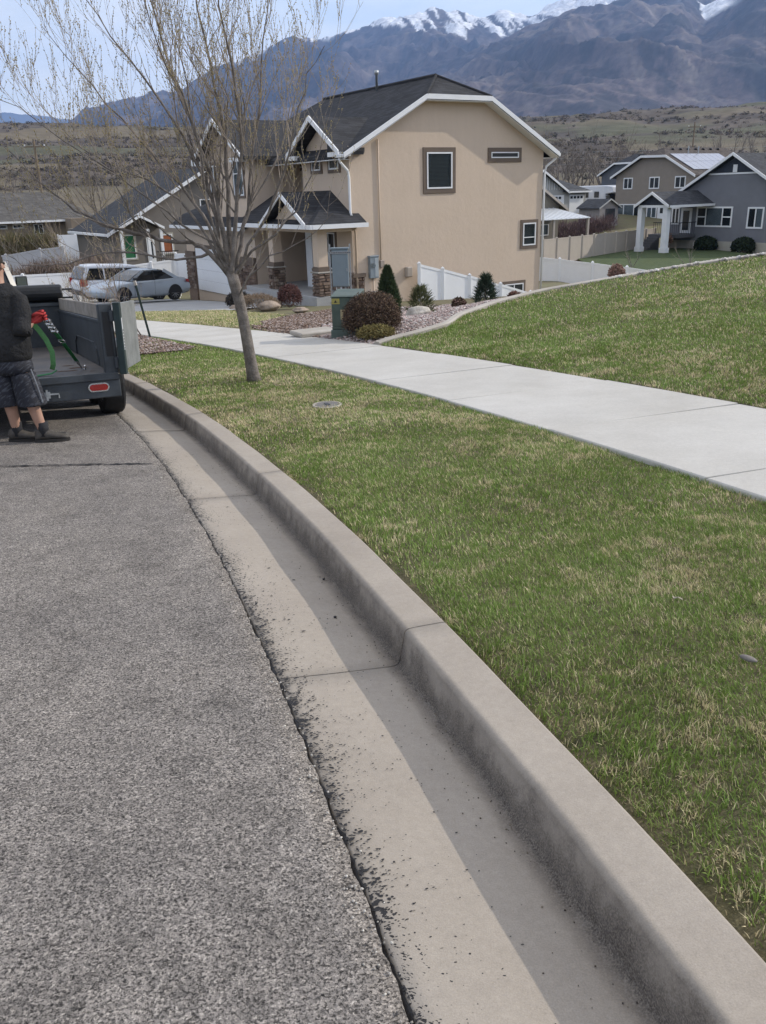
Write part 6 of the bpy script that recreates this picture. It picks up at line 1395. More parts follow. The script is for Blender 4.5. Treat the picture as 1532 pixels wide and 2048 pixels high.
# dark grey house beyond the white fence (gable towards us)
n1 = house_root('grey_house', (-13.79, 56.0), -3.2, 'grey-brown house with white-trimmed gable behind the parked cars'); of = (0, 0, 3.2); hm1 = lambda: MB(of)
hm1().add([(-2.6, 0, -3.6), (9, 0, -3.6), (9, 0, .0), (3.9, 0, 3.1), (-2.6, 0, -.3)], [(0, 1, 2, 3, 4)]).box(-2.6, 9, .01, 11, -3.6, -.3).build('wall', M_N1, n1)
r1 = gable_roof_y(hm1(), -3.0, 10.6, 3.8, -.42, 3.30, -.45, 9); r1.prism([(-3.0, 9, -.42), (3.8, 9, 3.3), (10.6, 9, -.42), (3.8, 14, -.42)], (0, 0, -.1)); r1.build('roof', M_ROOF4, n1)
rakes_y(hm1(), -3.05, 10.6, 3.8, -.42, 3.30, -.50).build('fascia', M_WHITE, n1)
hm1().box(-3.12, -3.0, -.45, 9, -.56, -.42).build('gutter', M_WHITE, n1)
gp = hm1(); gp.prism([(-2.55, -1.2, -.12), (-1.15, -1.2, .60), (-1.15, .0, .60), (-2.55, .0, -.12)], (0, 0, -.1)); gp.prism([(.25, -1.2, -.12), (.25, .0, -.12), (-1.15, .0, .60), (-1.15, -1.2, .60)], (0, 0, -.1)); gp.build('porch_roof', M_ROOF4, n1); rakes_y(hm1(), -2.6, .3, -1.15, -.12, .60, -1.25, .13).build('porch_fascia', M_WHITE, n1)
for t_ in (-2.35, -.72, .1): hm1().box(t_ - .08, t_ + .08, -1.15, -.99, -3.2, -.2).build('porch_post', M_WHITE, n1)
window(n1, (-2.1, 0, -1.95), TX, NG, .84, 1.42, .06, trim=.08, tm=M_CREAM, off=of, glass=simple('green_cover', (.03, .16, .07), .7, .1, 4.)); window(n1, (.46, 0, -1.75), TX, NG, .68, 1.15, .06, trim=.08, tm=M_CREAM, off=of, glass=simple('orange_cover', (.30, .10, .04), .7, .15, 4.))
window(n1, (3.2, 0, .3), TX, NG, 1.1, 1.1, .06, off=of)
dr_ = hm1().box(-.55, -.05, -.05, 0, -3.0, -.75).build('door', M_WHITE, n1); hm1().box(-.42, -.18, -.06, -.051, -2.0, -1.0).build('pane', M_GLASS, dr_)
rl = hm1().bar((-.4, -1.3, -1.55), (1.0, -1.3, -1.55), .05).build('railing', M_BLACK, n1)
for k in range(12): hm1().bar((-.38 + k * .12, -1.3, -2.3), (-.38 + k * .12, -1.3, -1.56), .02).build('baluster', M_BLACK, n1)
# brown house at the far left
n0 = house_root('brown_house', (-25.63, 72.0), -2.6, 'long low brown house with grey hipped roof beyond the pale fence'); of = (0, 0, 2.6); hm0 = lambda: MB(of)
hm0().box(-16, 3.0, 0, 9, -4.5, .25).box(.8, 3.0, -2.4, -.01, -4.5, .25).build('wall', M_BROWNW, n0)
r0_ = hm0(); r0_.prism([(-16, -.5, .18), (3.6, -.5, .18), (.9, 4.5, 2.3), (-16, 4.5, 2.3)], (0, 0, -.14)); r0_.prism([(3.6, -.5, .18), (3.6, 9.5, .18), (.9, 4.5, 2.3)], (0, 0, -.12)); r0_.prism([(-16, 4.5, 2.3), (.9, 4.5, 2.3), (3.6, 9.5, .18), (-16, 9.5, .18)], (0, 0, -.12)); r0_.build('roof', M_ROOF3, n0)
hm0().box(-16, 3.6, -.6, -.51, .02, .17).build('fascia', M_WHITE, n0)
for t_ in (-4.3, -3.1): window(n0, (t_, 0, -.36), TX, NG, .75, .28, .05, trim=.06, tm=M_CREAM, off=of)
window(n0, (-1.55, 0, -.85), TX, NG, .7, .75, .05, mull=(.5,), off=of); window(n0, (-8.5, 0, -.85), TX, NG, 1.2, .75, .05, mull=(.5,), off=of)

# slate house with white porch columns, right
k = 1.25; z_ = KG(k); oz = z_(-2.65); g1 = house_root('slate_house', (26.9, 75.0), oz, 'slate grey house with white-columned rear porch and triple window'); of = (0, 0, -oz); hg = lambda: MB(of); q = lambda v: v * k
ag, ae = z_(3.10), z_(.95)
hg().add([(0, q(2.2), oz - 1), (0, q(-9.), oz - 1), (0, q(-9.), z_(-.4)), (0, q(-2.68), z_(2.95)), (0, q(2.2), z_(.35))], [(0, 1, 2, 3, 4)]).box(.01, 12, q(-8.0), q(2.2), oz - 1, z_(.3)).build('wall', M_SLATE, g1)
hg().box(-.03, .0, q(-9.), q(2.2), oz - 1, z_(-2.15)).build('foundation', M_CREAM, g1)
r_ = hg()
for a, b in (((1.45, .88), (-2.68, 3.18)), ((-7.4, .45), (-2.68, 3.18))): r_.prism([(-.5, q(a[0]), z_(a[1])), (-.5, q(b[0]), z_(b[1])), (14, q(b[0]), z_(b[1])), (14, q(a[0]), z_(a[1]))], (0, 0, -.16))
r_.build('roof', M_ROOF4, g1)
f_ = hg()
for a, b in (((1.5, .86), (-2.68, 3.2)), ((-7.4, .42), (-2.68, 3.2))): f_.prism([(-.56, q(a[0]), z_(a[1]) + .03), (-.56, q(b[0]), z_(b[1]) + .03), (-.56, q(b[0]), z_(b[1]) - .2), (-.56, q(a[0]), z_(a[1]) - .2)], (.06, 0, 0))
f_.build('fascia', M_WHITE, g1); hg().box(-.06, .0, q(-4.45), q(-.45), z_(1.93), z_(2.03)).build('belt_trim', M_WHITE, g1)
hg().prism([(-.03, q(-4.3), z_(2.03)), (-.03, q(-.9), z_(2.03)), (-.03, q(-2.68), z_(2.9))], (.03, 0, 0)).build('gable_panel', M_NAVY, g1)
for j in range(14): v_ = -4.15 + j * .24; zt = 2.9 - abs(v_ + 2.68) * .55; hg().box(-.05, -.031, q(v_) - .02, q(v_) + .02, z_(2.04), z_(max(2.08, zt - .06))).build('batten', M_NAVY, g1)
hg().box(-.09, -.05, q(-2.85), q(-2.55), z_(2.05), z_(2.5)).build('gable_vent', M_WHITE, g1)
for v0, w_, h0, h1, kw in ((-.06, 2.77, -1.27, .0, dict(mull=(.27, .73), rails=((0, .27, .5), (.73, 1, .5)), curtain=((.3, .7),))), (-3.93, 1.17, -1.32, -.03, dict(mull=(.5,), curtain=((.55, 1),))), (1.99, .68, -1.14, -.03, dict(mull=(.5,)))): window(g1, (0, q(v0), z_(h0)), -TV, NF, q(w_), (h1 - h0) * k, .13, off=of, **kw)
for v0, w_ in ((-.04, .8), (-2.98, .85)): window(g1, (-.03, q(v0), z_(-2.62)), -TV, NF, q(w_), .40 * k, .07, mull=(.5,), off=of)
dg = hg().box(-.04, 0, q(.31), q(1.2), z_(-1.69), z_(-.09)).build('door', M_WHITE, g1); hg().box(-.05, -.041, q(.5), q(1.02), z_(-1.5), z_(-.25)).build('pane', M_GLASS, dg)
dkz = z_(-1.72); hg().box(-2.2, -.01, q(-.1), q(2.4), dkz - .25, dkz).build('porch_deck', M_DKGREY, g1); rr_ = hg().bar((-2.2, q(-.1), dkz + .95), (-2.2, q(2.0), dkz + .95), .06).bar((-2.2, q(-.1), dkz + .95), (0, q(-.1), dkz + .95), .06).build('railing', M_BLACK, g1)
for j in range(14): hg().bar((-2.2, q(-.1) + j * .2, dkz), (-2.2, q(-.1) + j * .2, dkz + .95), .022).build('baluster', M_BLACK, g1)
for j in range(10): hg().bar((-2.2 + j * .22, q(-.1), dkz), (-2.2 + j * .22, q(-.1), dkz + .95), .022).build('baluster', M_BLACK, g1)
for j in range(5): hg().box(-2.2 - .28 * (j + 1), -2.21 - .28 * j, q(1.4), q(2.3), oz - .3, dkz - .2 * (j + 1)).build('step', M_DKGREY, g1)
for v_ in (1.12, -.93):
    c_ = hg().box(-5.25, -4.8, q(v_) - .22, q(v_) + .22, oz - .3, z_(.10)).build('column', M_WHITE, g1, bevel=.01); hg().box(-5.3, -4.75, q(v_) - .28, q(v_) + .28, oz - .3, oz + .35).build('plinth', M_WHITE, c_)
pg = hg(); pp = [(1.42, .22), (.03, 1.02), (-1.36, .22)]
for a in (pp[0], pp[2]): pg.prism([(-5.5, q(a[0]), z_(a[1])), (-5.5, q(pp[1][0]), z_(pp[1][1])), (.0, q(pp[1][0]), z_(pp[1][1])), (.0, q(a[0]), z_(a[1]))], (0, 0, -.13))
pg.build('porch_roof', M_ROOF4, g1); pf_ = hg()
for a in (pp[0], pp[2]): pf_.prism([(-5.56, q(a[0]), z_(a[1]) + .02), (-5.56, q(pp[1][0]), z_(pp[1][1]) + .02), (-5.56, q(pp[1][0]), z_(pp[1][1]) - .2), (-5.56, q(a[0]), z_(a[1]) - .2)], (.06, 0, 0))
pf_.box(-5.4, -.02, q(-1.36) - .12, q(-1.36), z_(.22) - .2, z_(.22) - .02).box(-5.3, -5.1, q(-1.2), q(1.2), z_(.08), z_(.22)); pf_.build('porch_fascia', M_WHITE, g1)
hg().prism([(-5.2, q(-1.15), z_(.22)), (-5.2, q(1.2), z_(.22)), (-5.2, q(.03), z_(.88))], (.05, 0, 0)).build('porch_gable', M_NAVY, g1)
for j in range(9): v_ = -1.0 + j * .25; hg().box(-5.23, -5.201, q(v_) - .02, q(v_) + .02, z_(.23), z_(max(.27, .86 - abs(v_) * .56))).build('batten', M_NAVY, g1)
for j, v_ in enumerate((-3.1, -3.5, -4.1)): hg().box(3.0 + j * .5, 3.35 + j * .5, q(-3.3) - .15, q(-3.3) + .15, z_(2.84), z_(2.84) + .28).build('roof_vent', M_BLACK, g1)
# slate house yard
poly_sheet('rear_lawn', [(14.6, 58.0), (15.9, 71.5), (23.4, 77), (27.6, 75.5), (28.8, 67.6), (27, 60), (20, 52), (15.5, 52)], M_FARTURF, -3.72, 2.0, f=lambda x, y: 0 * x)
yb = empty('rear_yard_bank', (15, 58, -5), 0, kind='structure')
MB().add([(14.6, 58.0, -3.74), (15.9, 71.5, -3.74), (23.4, 77, -3.74), (27.6, 75.5, -3.74), (28.8, 67.6, -3.74), (27, 60, -3.74), (20, 52, -3.74), (15.5, 52, -3.74)] + [(14.6, 58.0, -6), (15.9, 71.5, -6), (23.4, 77, -6), (27.6, 75.5, -6), (28.8, 67.6, -6), (27, 60, -6), (20, 52, -6), (15.5, 52, -6)], [(i, (i + 1) % 8, 8 + (i + 1) % 8, 8 + i) for i in range(8)], ).build('rear_bank', M_DIRT); tag(bpy.data.objects['rear_bank'], kind='structure'); bpy.data.objects.remove(yb)
def gp_(v, off, z=None): a = RZ; t_ = -off; return (26.9 + t_ * math.cos(a) - v * math.sin(a), 75 + t_ * math.sin(a) + v * math.cos(a), oz if z is None else z)
for v_, sd_, lab in ((-1.9, 31, 'rounded dark green shrub under the triple window of the slate house'), (-5.4, 32, 'rounded dark green shrub under the right-hand window of the slate house')): twig_ball('evergreen_shrub', gp_(v_, .8, oz - .02), (.72, .6, .55), 2600, [(.02, .032, .018), (.03, .045, .022)], lab, seed=sd_, stem=.03)
for x_, y_, sd_, lab in ((17.3, 59.5, 41, 'small bare sapling on the lawn near the white fence'), (20.6, 57.5, 42, 'small bare sapling in front of the slate porch')): bare_tree('yard_sapling', (x_, y_, -3.72), 2.0, sd_, lab, None, .5, 3, .03, 0, simple('pale_twigs', (.34, .29, .24), .8, .2, 9.), 1, 5)
pot = empty('patio_planter', gp_(.3, 3.0), 0, 'brown dried potted shrub beside the slate porch column', 'planter'); MB().lathe([(.001, 0), (.25, 0), (.32, .5), (.001, .5)], n=14).build('pot', M_BROWN, pot); tb = twig_ball('dried_tuft', (0, 0, .5), (.35, .35, .5), 600, [(.25, .16, .12)], 'x', seed=44, stem=.02)
for ch in list(tb.children): ch.parent = pot; ch.location.z = .45
bpy.data.objects.remove(tb)
# white fence behind the tan house, tan fence beyond it
vfence('vinyl_fence', [(9.6, 55.6), (11.4, 54.6), (13.2, 53.6), (15.0, 52.5), (16.9, 51.4), (18.8, 50.3)], [-2.52, -2.70, -2.90, -3.12, -3.38, -3.66], 1.55, 'white vinyl fence crossing behind the right corner of the tan house', post=.15, capz=.1)
P0 = Vector((12.0, 63.5)); P1 = Vector((25.0, 79.5)); npn = 10
vfence('tan_fence', [tuple(P0.lerp(P1, i / npn)) for i in range(npn + 1)], [-2.0 - .02 * i for i in range(npn + 1)], 1.75, 'tan vinyl fence along the far side of the slate house yard', M_TANVINYL, post=.16, capz=.06)

# taupe two-storey house with solar panels
k = 1.2; z_ = KG(k); oz = z_(-2.2); g2 = house_root('taupe_house', (29.4, 105.6), oz, 'taupe two-storey house with solar panels and clipped gable'); of = (0, 0, -oz); q = lambda v: v * k; h2 = lambda: MB(of)
h2().add([(0, q(1.3), oz - 2), (0, q(-7.9), oz - 2), (0, q(-7.9), z_(2.25)), (0, q(-4.9), z_(3.8)), (0, q(-1.95), z_(3.8)), (0, q(1.3), z_(2.3))], [(0, 1, 2, 3, 4, 5)]).box(.01, 11, q(-7.9), q(1.3), oz - 2, z_(2.2)).build('wall', M_TAUPE, g2)
rg_ = q(-3.3); r_ = h2(); r_.prism([(-.5, q(1.7), z_(2.2)), (-.5, q(-1.95), z_(3.98)), (1.4, rg_, z_(4.65)), (12, rg_, z_(4.65)), (12, q(1.7), z_(2.2))], (0, 0, -.15)); r_.prism([(-.5, q(-8.3), z_(2.15)), (12, q(-8.3), z_(2.15)), (12, rg_, z_(4.65)), (1.4, rg_, z_(4.65)), (-.5, q(-4.85), z_(3.9))], (0, 0, -.15)); r_.prism([(-.5, q(-1.95), z_(3.98)), (-.5, q(-4.85), z_(3.9)), (1.4, rg_, z_(4.65))], (0, 0, -.15)); ro_ = r_.build('roof', M_ROOF2, g2)
f_ = h2(); pts_ = [(1.72, 2.2), (-1.95, 4.0), (-4.85, 3.93), (-8.32, 2.15)]
for a, b in zip(pts_[:-1], pts_[1:]): f_.prism([(-.56, q(a[0]), z_(a[1]) + .03), (-.56, q(b[0]), z_(b[1]) + .03), (-.56, q(b[0]), z_(b[1]) - .22), (-.56, q(a[0]), z_(a[1]) - .22)], (.06, 0, 0))
f_.build('fascia', M_WHITE, g2)
for v0, w_, h0, h1, kw in ((.33, 1.15, 1.08, 2.12, {}), (-2.85, 1.2, 1.06, 2.12, {}), (-5.82, 1.2, 1.07, 2.1, {}), (1.19, 3.3, -1.55, -.26, dict(mull=(.33, .72), curtain=((.02, .7),))), (-2.78, 1.21, -1.56, -.51, dict(curtain=((0, 1),)))): window(g2, (0, q(v0), z_(h0)), -TV, NF, q(w_), (h1 - h0) * k, .12, off=of, **({'mull': (.5,)} | kw))
d2 = h2().box(-.05, 0, q(-5.05), q(-4.1), z_(-1.98), z_(-.5)).build('door', M_WHITE, g2); h2().box(-.06, -.051, q(-4.75), q(-4.4), z_(-1.1), z_(-.62)).build('pane', M_GLASS, d2)
sl = (z_(4.65) - z_(2.15)) / (rg_ - q(-8.3)); M_SOLAR = simple('solar_glass', (.30, .31, .36), .15, .05, 5., spec=.7)
for i in range(2):
    for j in range(8):
        t0 = .5 + j * 1.04; a0 = q(-8.3) + 1.0 + i * 1.72; za = z_(2.15) + (a0 - q(-8.3)) * sl + .06; zb = za + 1.66 * sl
        h2().prism([(t0, a0, za), (t0 + 1.0, a0, za), (t0 + 1.0, a0 + 1.66, zb), (t0, a0 + 1.66, zb)], (0, 0, .04)).build('solar_panel', M_SOLAR, ro_)
for j in range(7): h2().lathe([(.001, 0), (.16, 0), (.2, .12), (.14, .22), (.001, .24)], (2.2 + j * 1.3, rg_ - .5, z_(4.65) - .3), 8).build('roof_vent', M_BLACK, ro_)
for t_ in (3.5, 5.2): h2().tube([(t_, rg_ - 1.6, z_(4.65) - .9), (t_, rg_ - 1.6, z_(4.65) + .05)], .07, 8).build('vent_pipe', M_GALV, ro_)
# blue-grey house behind it
g3 = house_root('blue_house', (30.3, 120.7), -1.2, 'blue-grey house end showing behind the taupe house'); of = (0, 0, 1.2); h3 = lambda: MB(of)
h3().add([(0, 0, -4), (0, -8, -4), (0, -8, 4.0), (0, -2.4, 4.0), (0, 0, 2.9)], [(0, 1, 2, 3, 4)]).box(.01, 9, -8, 0, -4, 2.9).build('wall', M_BLUEG, g3)
h3().prism([(-.4, .4, 2.75), (-.4, -2.4, 4.15), (1.5, -4.2, 5.2), (9, -4.2, 5.2), (9, .4, 2.75)], (0, 0, -.15)).prism([(-.4, -2.4, 4.15), (-.4, -8, 4.15), (1.5, -4.2, 5.2)], (0, 0, -.1)).build('roof', M_ROOF4, g3)
h3().prism([(-.46, .42, 2.78), (-.46, -2.4, 4.18), (-.46, -2.4, 3.98), (-.46, .42, 2.58)], (.06, 0, 0)).prism([(-.46, -2.4, 4.18), (-.46, -8, 4.18), (-.46, -8, 3.98), (-.46, -2.4, 3.98)], (.06, 0, 0)).build('fascia', M_WHITE, g3)
window(g3, (0, -.6, .2), -TV, NF, 1.0, .9, .1, off=of)
# low tan house with a white patio cover
g4 = house_root('patio_house', (12.2, 73.5), -3.4, 'tan house end with white patio cover behind the tan fence', RZ); of = (0, 0, 3.4); h4 = lambda: MB(of)
def p4(u, dist): return None
h4().add([(-6, 0, -4), (3.9, 0, -4), (3.9, 0, .0), (-1.6, 0, 3.2), (-6, 0, .6)], [(0, 1, 2, 3, 4)]).box(-6, 3.9, .01, 10, -4, 0).build('wall', simple('olive_tan_stucco', (.22, .20, .165), .92, .06, 1.5), g4)
gable_roof_y(h4(), -7.5, 4.5, -1.6, -.25, 3.4, -.5, 10).build('roof', M_ROOF3, g4); rakes_y(h4(), -7.5, 4.5, -1.6, -.25, 3.4, -.56, .2).build('fascia', M_TANVINYL, g4)
pc = h4(); pc.prism([(-4, -4.2, -.85), (3.4, -4.2, -.85), (3.4, -.02, -.15), (-4, -.02, -.15)], (0, 0, -.06)); pco = pc.build('patio_cover', simple('white_sheet_metal', (.72, .74, .76), .3, .04, 2., metal=.2, spec=.5), g4)
for j in range(16): h4().prism([(-4 + j * .48, -4.2, -.85), (-3.95 + j * .48, -4.2, -.85), (-3.95 + j * .48, -.02, -.15), (-4 + j * .48, -.02, -.15)], (0, 0, .04)).build('rib', M_WHITE, pco)
for t_ in (-.4, 3.3): h4().box(t_ - .09, t_ + .09, -4.1, -3.92, -3.6, -.9).build('patio_post', M_TANVINYL, g4)
d4 = h4().box(.2, 1.1, -.05, 0, -3.3, -1.2).build('door', M_BROWN, g4); window(g4, (1.7, 0, -2.3), TX, NG, 1.1, .9, .07, off=of, curtain=((0, 1),))
tb4 = empty('patio_table', (15.2, 70.6, -3.4), .4, 'long pale table under the white patio cover', 'table'); MB().box(-1., 1., -.4, .4, .72, .78).build('tabletop', M_PALE, tb4)
for x_ in (-.9, .9):
    for y_ in (-.33, .33): MB().box(x_ - .04, x_ + .04, y_ - .04, y_ + .04, -.2, .72).build('leg', M_PALE, tb4)
# garage house, shed and motorhome further back
g5 = house_root('pale_house', (23.0, 108.0), -1.6, 'pale house with two white garage doors and board gable'); of = (0, 0, 1.6); h5 = lambda: MB(of)
h5().box(-8, 3.2, 0, 10, -4, 1.1).prism([(-8, .0, 1.1), (-.4, .0, 1.1), (-4.2, .0, 3.2)], (0, .1, 0)).build('wall', M_PALE, g5)
gable_roof_y(h5(), -8.4, .0, -4.2, .95, 3.4, -.5, 11).prism([(-.6, -.5, .95), (3.7, -.5, .95), (3.7, 5, 2.3), (-.6, 5, 2.3)], (0, 0, -.12)).build('roof', M_ROOF4, g5); rakes_y(h5(), -8.4, .0, -4.2, .95, 3.4, -.56, .25).box(-.1, 3.75, -.56, -.5, .78, .97).build('fascia', M_WHITE, g5)
for j in range(18): t_ = -7.6 + j * .4; h5().box(t_, t_ + .05, -.04, -.001, 1.15, max(1.2, 3.15 - abs(t_ + 4.2) * .55)).build('batten', M_WHITE, g5)
for t0, t1 in ((-3.6, -.4), (.5, 2.8)):
    gd5 = h5().box(t0, t1, -.06, -.01, -1.7, .55).build('garage_door', M_VINYL, g5); n_ = int((t1 - t0) / .55)
    for j in range(n_): h5().box(t0 + .12 + j * .55, t0 + .5 + j * .55, -.075, -.061, .12, .4).build('pane', M_GLASS, gd5)
g6 = empty('garden_shed', (25.2, 96.5, -2.2), RZ, 'small grey garden shed with dark roof beside the taupe house', 'shed')
MB().add([(-1.4, 0, -1), (1.4, 0, -1), (1.4, 0, 1.6), (0, 0, 2.3), (-1.4, 0, 1.6)], [(0, 1, 2, 3, 4)]).box(-1.4, 1.4, .01, 3, -1, 1.6).build('wall', simple('shed_siding', (.27, .25, .24), .85, .06, 3.), g6); gable_roof_y(MB(), -1.7, 1.7, 0, 1.45, 2.35, -.25, 3.2, .08).build('roof', M_ROOF4, g6); rakes_y(MB(), -1.7, 1.7, 0, 1.45, 2.35, -.3, .12).build('trim', M_PALE, g6); MB().box(-.5, .9, -.04, 0, 0, 1.35).build('door', M_DARKIN, g6)
mh = empty('motorhome', (29.3, 111.5, -1.6), math.radians(205), 'white motorhome with overcab bunk parked beside the pale garages', 'motorhome')
MB().box(-1.15, 1.15, -6.2, .2, .55, 3.1).build('coach_body', M_WPAINT, mh, bevel=.12, seg=3); MB().loft([[(-1.15, .2, 2.1), (1.15, .2, 2.1), (1.15, .2, 3.1), (-1.15, .2, 3.1)], [(-1.05, 1.5, 2.25), (1.05, 1.5, 2.25), (1.05, 1.3, 2.95), (-1.05, 1.3, 2.95)]]).build('overcab', M_WPAINT, mh, bevel=.08, seg=2)
MB().loft([[(-1.0, .2, .5), (1.0, .2, .5), (1.0, .2, 2.1), (-1.0, .2, 2.1)], [(-.98, 1.3, .5), (.98, 1.3, .5), (.98, 1.2, 1.35), (-.98, 1.2, 1.35)], [(-.9, 2.3, .55), (.9, 2.3, .55), (.85, 2.25, 1.15), (-.85, 2.25, 1.15)]]).build('cab', M_WPAINT, mh, bevel=.08, seg=2)
MB().prism([(-.88, .55, 2.04), (.88, .55, 2.04), (.93, 1.26, 1.38), (-.93, 1.26, 1.38)], (0, .04, .04)).build('windscreen', M_CARGLASS, mh)
for s_ in (-1, 1):
    MB().box(min(s_ * 1.0, s_ * 1.02), max(s_ * 1.0, s_ * 1.02), .3, .95, 1.4, 1.95).build('cab_window', M_CARGLASS, mh)
    for y_ in (-1.4, -3.4): MB().box(min(s_ * 1.15, s_ * 1.17), max(s_ * 1.15, s_ * 1.17), y_ - .45, y_ + .45, 1.7, 2.4).build('window', M_CARGLASS, mh)
    MB().box(min(s_ * 1.151, s_ * 1.163), max(s_ * 1.151, s_ * 1.163), -6., .1, .7, 1.2).build('stripe', M_NAVY, mh)
    for y_ in (1.3, -4.2): wheel(mh, (s_ * .95, y_, .4), .4, .25)
MB().box(-.5, .5, 2.28, 2.34, .7, .98).build('grille', M_BLACK, mh)
# ------------------------------------------------------------------ hedges, woods, poles, far houses, haze
def thicket(name, pts, hts, label, col, seed, n=2600, cat='hedge', kind=None):
    """brushy hedge or thicket through a list of points: upright forked twigs"""
    g = np.random.default_rng(seed); P = np.array(pts, float); L = np.concatenate([[0], np.cumsum(np.hypot(*np.diff(P[:, :2], axis=0).T))]); t = g.uniform(0, L[-1], n)
    x = np.interp(t, L, P[:, 0]) + g.normal(0, .45, n); y = np.interp(t, L, P[:, 1]) + g.normal(0, .45, n); z = np.interp(t, L, P[:, 2]); h = np.interp(t, L, hts) * (.55 + .6 * pnoise(t * 1.1, t * 0, seed, 3)) 
    f0 = g.uniform(.0, .75, n); A = np.stack([x, y, z + h * f0], 1); d = np.stack([g.normal(0, .35, n), g.normal(0, .35, n), np.ones(n)], 1); d /= np.linalg.norm(d, axis=1)[:, None]
    ln = h * g.uniform(.2, .42, n); w = g.uniform(.012, .03, n); e = np.cross(d, g.normal(size=(n, 3))); e /= np.linalg.norm(e, axis=1)[:, None]; B = A + d * ln[:, None]
    V = np.stack([A - e * w[:, None], A + e * w[:, None], B], 1).reshape(-1, 3); C = np.repeat(np.array(col)[g.integers(0, len(col), n)] * g.uniform(.65, 1.35, n)[:, None], 3, 0)
    o = link(name, np_mesh(name, V, np.arange(3 * n).reshape(-1, 3), C), M_FOLI); tag(o, label, cat, kind=kind); return o
thicket('bare_hedge', [(17.2, 88, -3.6), (21, 91, -3.4), (25, 95, -3.0)], [2.3, 2.2, 2.0], 'purplish bare hedge behind the tan fence', [(.12, .075, .085), (.16, .11, .10), (.09, .065, .065)], 3, 5200)
thicket('hillside_hedge', [(-31, 60, -2.2), (-27, 61, -2.1), (-23.5, 62, -2.0), (-21, 62.5, -2.0)], [2.2, 2.3, 2.0, 1.6], 'brown-green hedge in front of the brown house', [(.15, .13, .07), (.11, .11, .05), (.2, .16, .1)], 5, 6000)
thicket('fence_shrubs', [(-20.3, 50, -3.2), (-18.5, 51, -3.1), (-16, 52, -3.0)], [2.0, 2.2, 1.8], 'brown twiggy shrubs between the two white fences on the left', [(.20, .15, .12), (.26, .2, .17), (.14, .11, .09)], 6, 3600)
# bare wood behind the pale house
rw = random.Random(9); M_WOODT = simple('wood_twigs', (.16, .125, .105), .85, .2, 3., col2=(.24, .19, .16)); M_WILLOW = simple('willow_twigs', (.26, .22, .10), .85, .2, 3., col2=(.34, .29, .13))
protos = [bare_tree('bare_tree', (0, 0, 0), 9.0, 60 + i, None, None, .5, 2, .16, 0, M_WILLOW if i == 3 else M_WOODT, 2, 15) for i in range(4)]
GW = 'bare trees of the wood behind the pale house'
spots = []
for i in range(30):
    az = math.radians(rw.uniform(8.8, 17.0)); r_ = rw.uniform(140, 210); spots.append((r_ * math.sin(az), r_ * math.cos(az), hill_z(r_) - .3, rw.uniform(.75, 1.25), rw.choice((0, 1, 2, 2, 3))))
for i in range(14):
    az = math.radians(rw.uniform(-24, -9)); r_ = rw.uniform(112, 190); spots.append((r_ * math.sin(az), r_ * math.cos(az), hill_z(r_) - .3, rw.uniform(.6, 1.0), rw.choice((0, 1, 2))))
for i in range(10):
    az = math.radians(rw.uniform(17, 24)); r_ = rw.uniform(170, 260); spots.append((r_ * math.sin(az), r_ * math.cos(az), hill_z(r_) - .3, rw.uniform(.8, 1.2), rw.choice((0, 1, 2))))
used = set()
for x_, y_, z_, s_, kd in spots:
    o = protos[kd] if kd not in used else copy_tree(protos[kd]); used.add(kd)
    o.location = (x_, y_, z_); o.scale = (s_, s_, s_); o.rotation_euler = (0, 0, rw.uniform(0, 6.28))
    left = x_ < 0
    tag(o, ('yellow-twigged bare willow in the far wood' if kd == 3 else 'leafless brown tree in the far wood') if not left else 'leafless brown tree on the slope beyond the left-hand houses', 'tree', (GW if kd != 3 else 'yellow willows of the far wood') if not left else 'bare trees beyond the left-hand houses')
# scrub over the hillsides: far-off brush that reads as one mass
def scrub():
    g = np.random.default_rng(4); n = 15000; az = np.radians(g.uniform(-28, 28, n)); r = 150 * (1100 / 150) ** g.random(n); x = r * np.sin(az); y = r * np.cos(az)
    n1 = pnoise(x / 70, y / 70, 21, 5, .6); n2 = pnoise(x / 25, y / 25, 5, 3); ok = (n1 + .25 * (n2 - .5) > .50); x, y, r = x[ok], y[ok], r[ok]; n = len(x)
    zb = np.interp(r, [104, 125, 160, 250, 400, 560, 700, 780, 1000, 1500], [-3.0, -1.6, -.2, 6, 19, 35, 49, 54, 56, 68]); amp = np.interp(r, [104, 170, 400, 800, 3200], [.2, 1.2, 5, 8, 25])
    z = zb + amp * (pnoise(x / 90, y / 90, 3, 5) - .5) * 2 + np.interp(r, [104, 300, 1000], [0, 1., 5.]) * (pnoise(x / 22, y / 22, 9, 3) - .5)
    m = 26; V = []; C = []
    s_ = np.interp(r, [150, 400, 1100], [.9, 1.3, 2.0]) * g.uniform(.5, 1.3, n); pal = np.array([(.12, .10, .095), (.085, .075, .07), (.15, .125, .105), (.06, .062, .05), (.17, .145, .105)]); col = pal[g.integers(0, 5, n)] * g.uniform(.7, 1.3, n)[:, None]
    for k in range(m):
        d = g.normal(size=(n, 3)); d[:, 2] = np.abs(d[:, 2]); d /= np.linalg.norm(d, axis=1)[:, None]; c = np.stack([x, y, z], 1) + d * (s_ * g.uniform(.3, 1., n))[:, None] * [1, 1, .8]
        a = g.normal(size=(n, 3)); b = g.normal(size=(n, 3)); w = (s_ * .28)[:, None]; V.append(np.stack([c, c + a * w, c + b * w], 1)); C.append(np.repeat((col * g.uniform(.7, 1.3, n)[:, None])[:, None], 3, 1))
    V = np.stack(V, 1).reshape(-1, 3); C = np.stack(C, 1).reshape(-1, 3)
    tag(link('hillside_brush', np_mesh('hillside_brush', V, np.arange(len(V)).reshape(-1, 3), C), M_FOLI), 'grey-brown scrub brush covering the hillsides', 'brush', kind='stuff')
scrub()
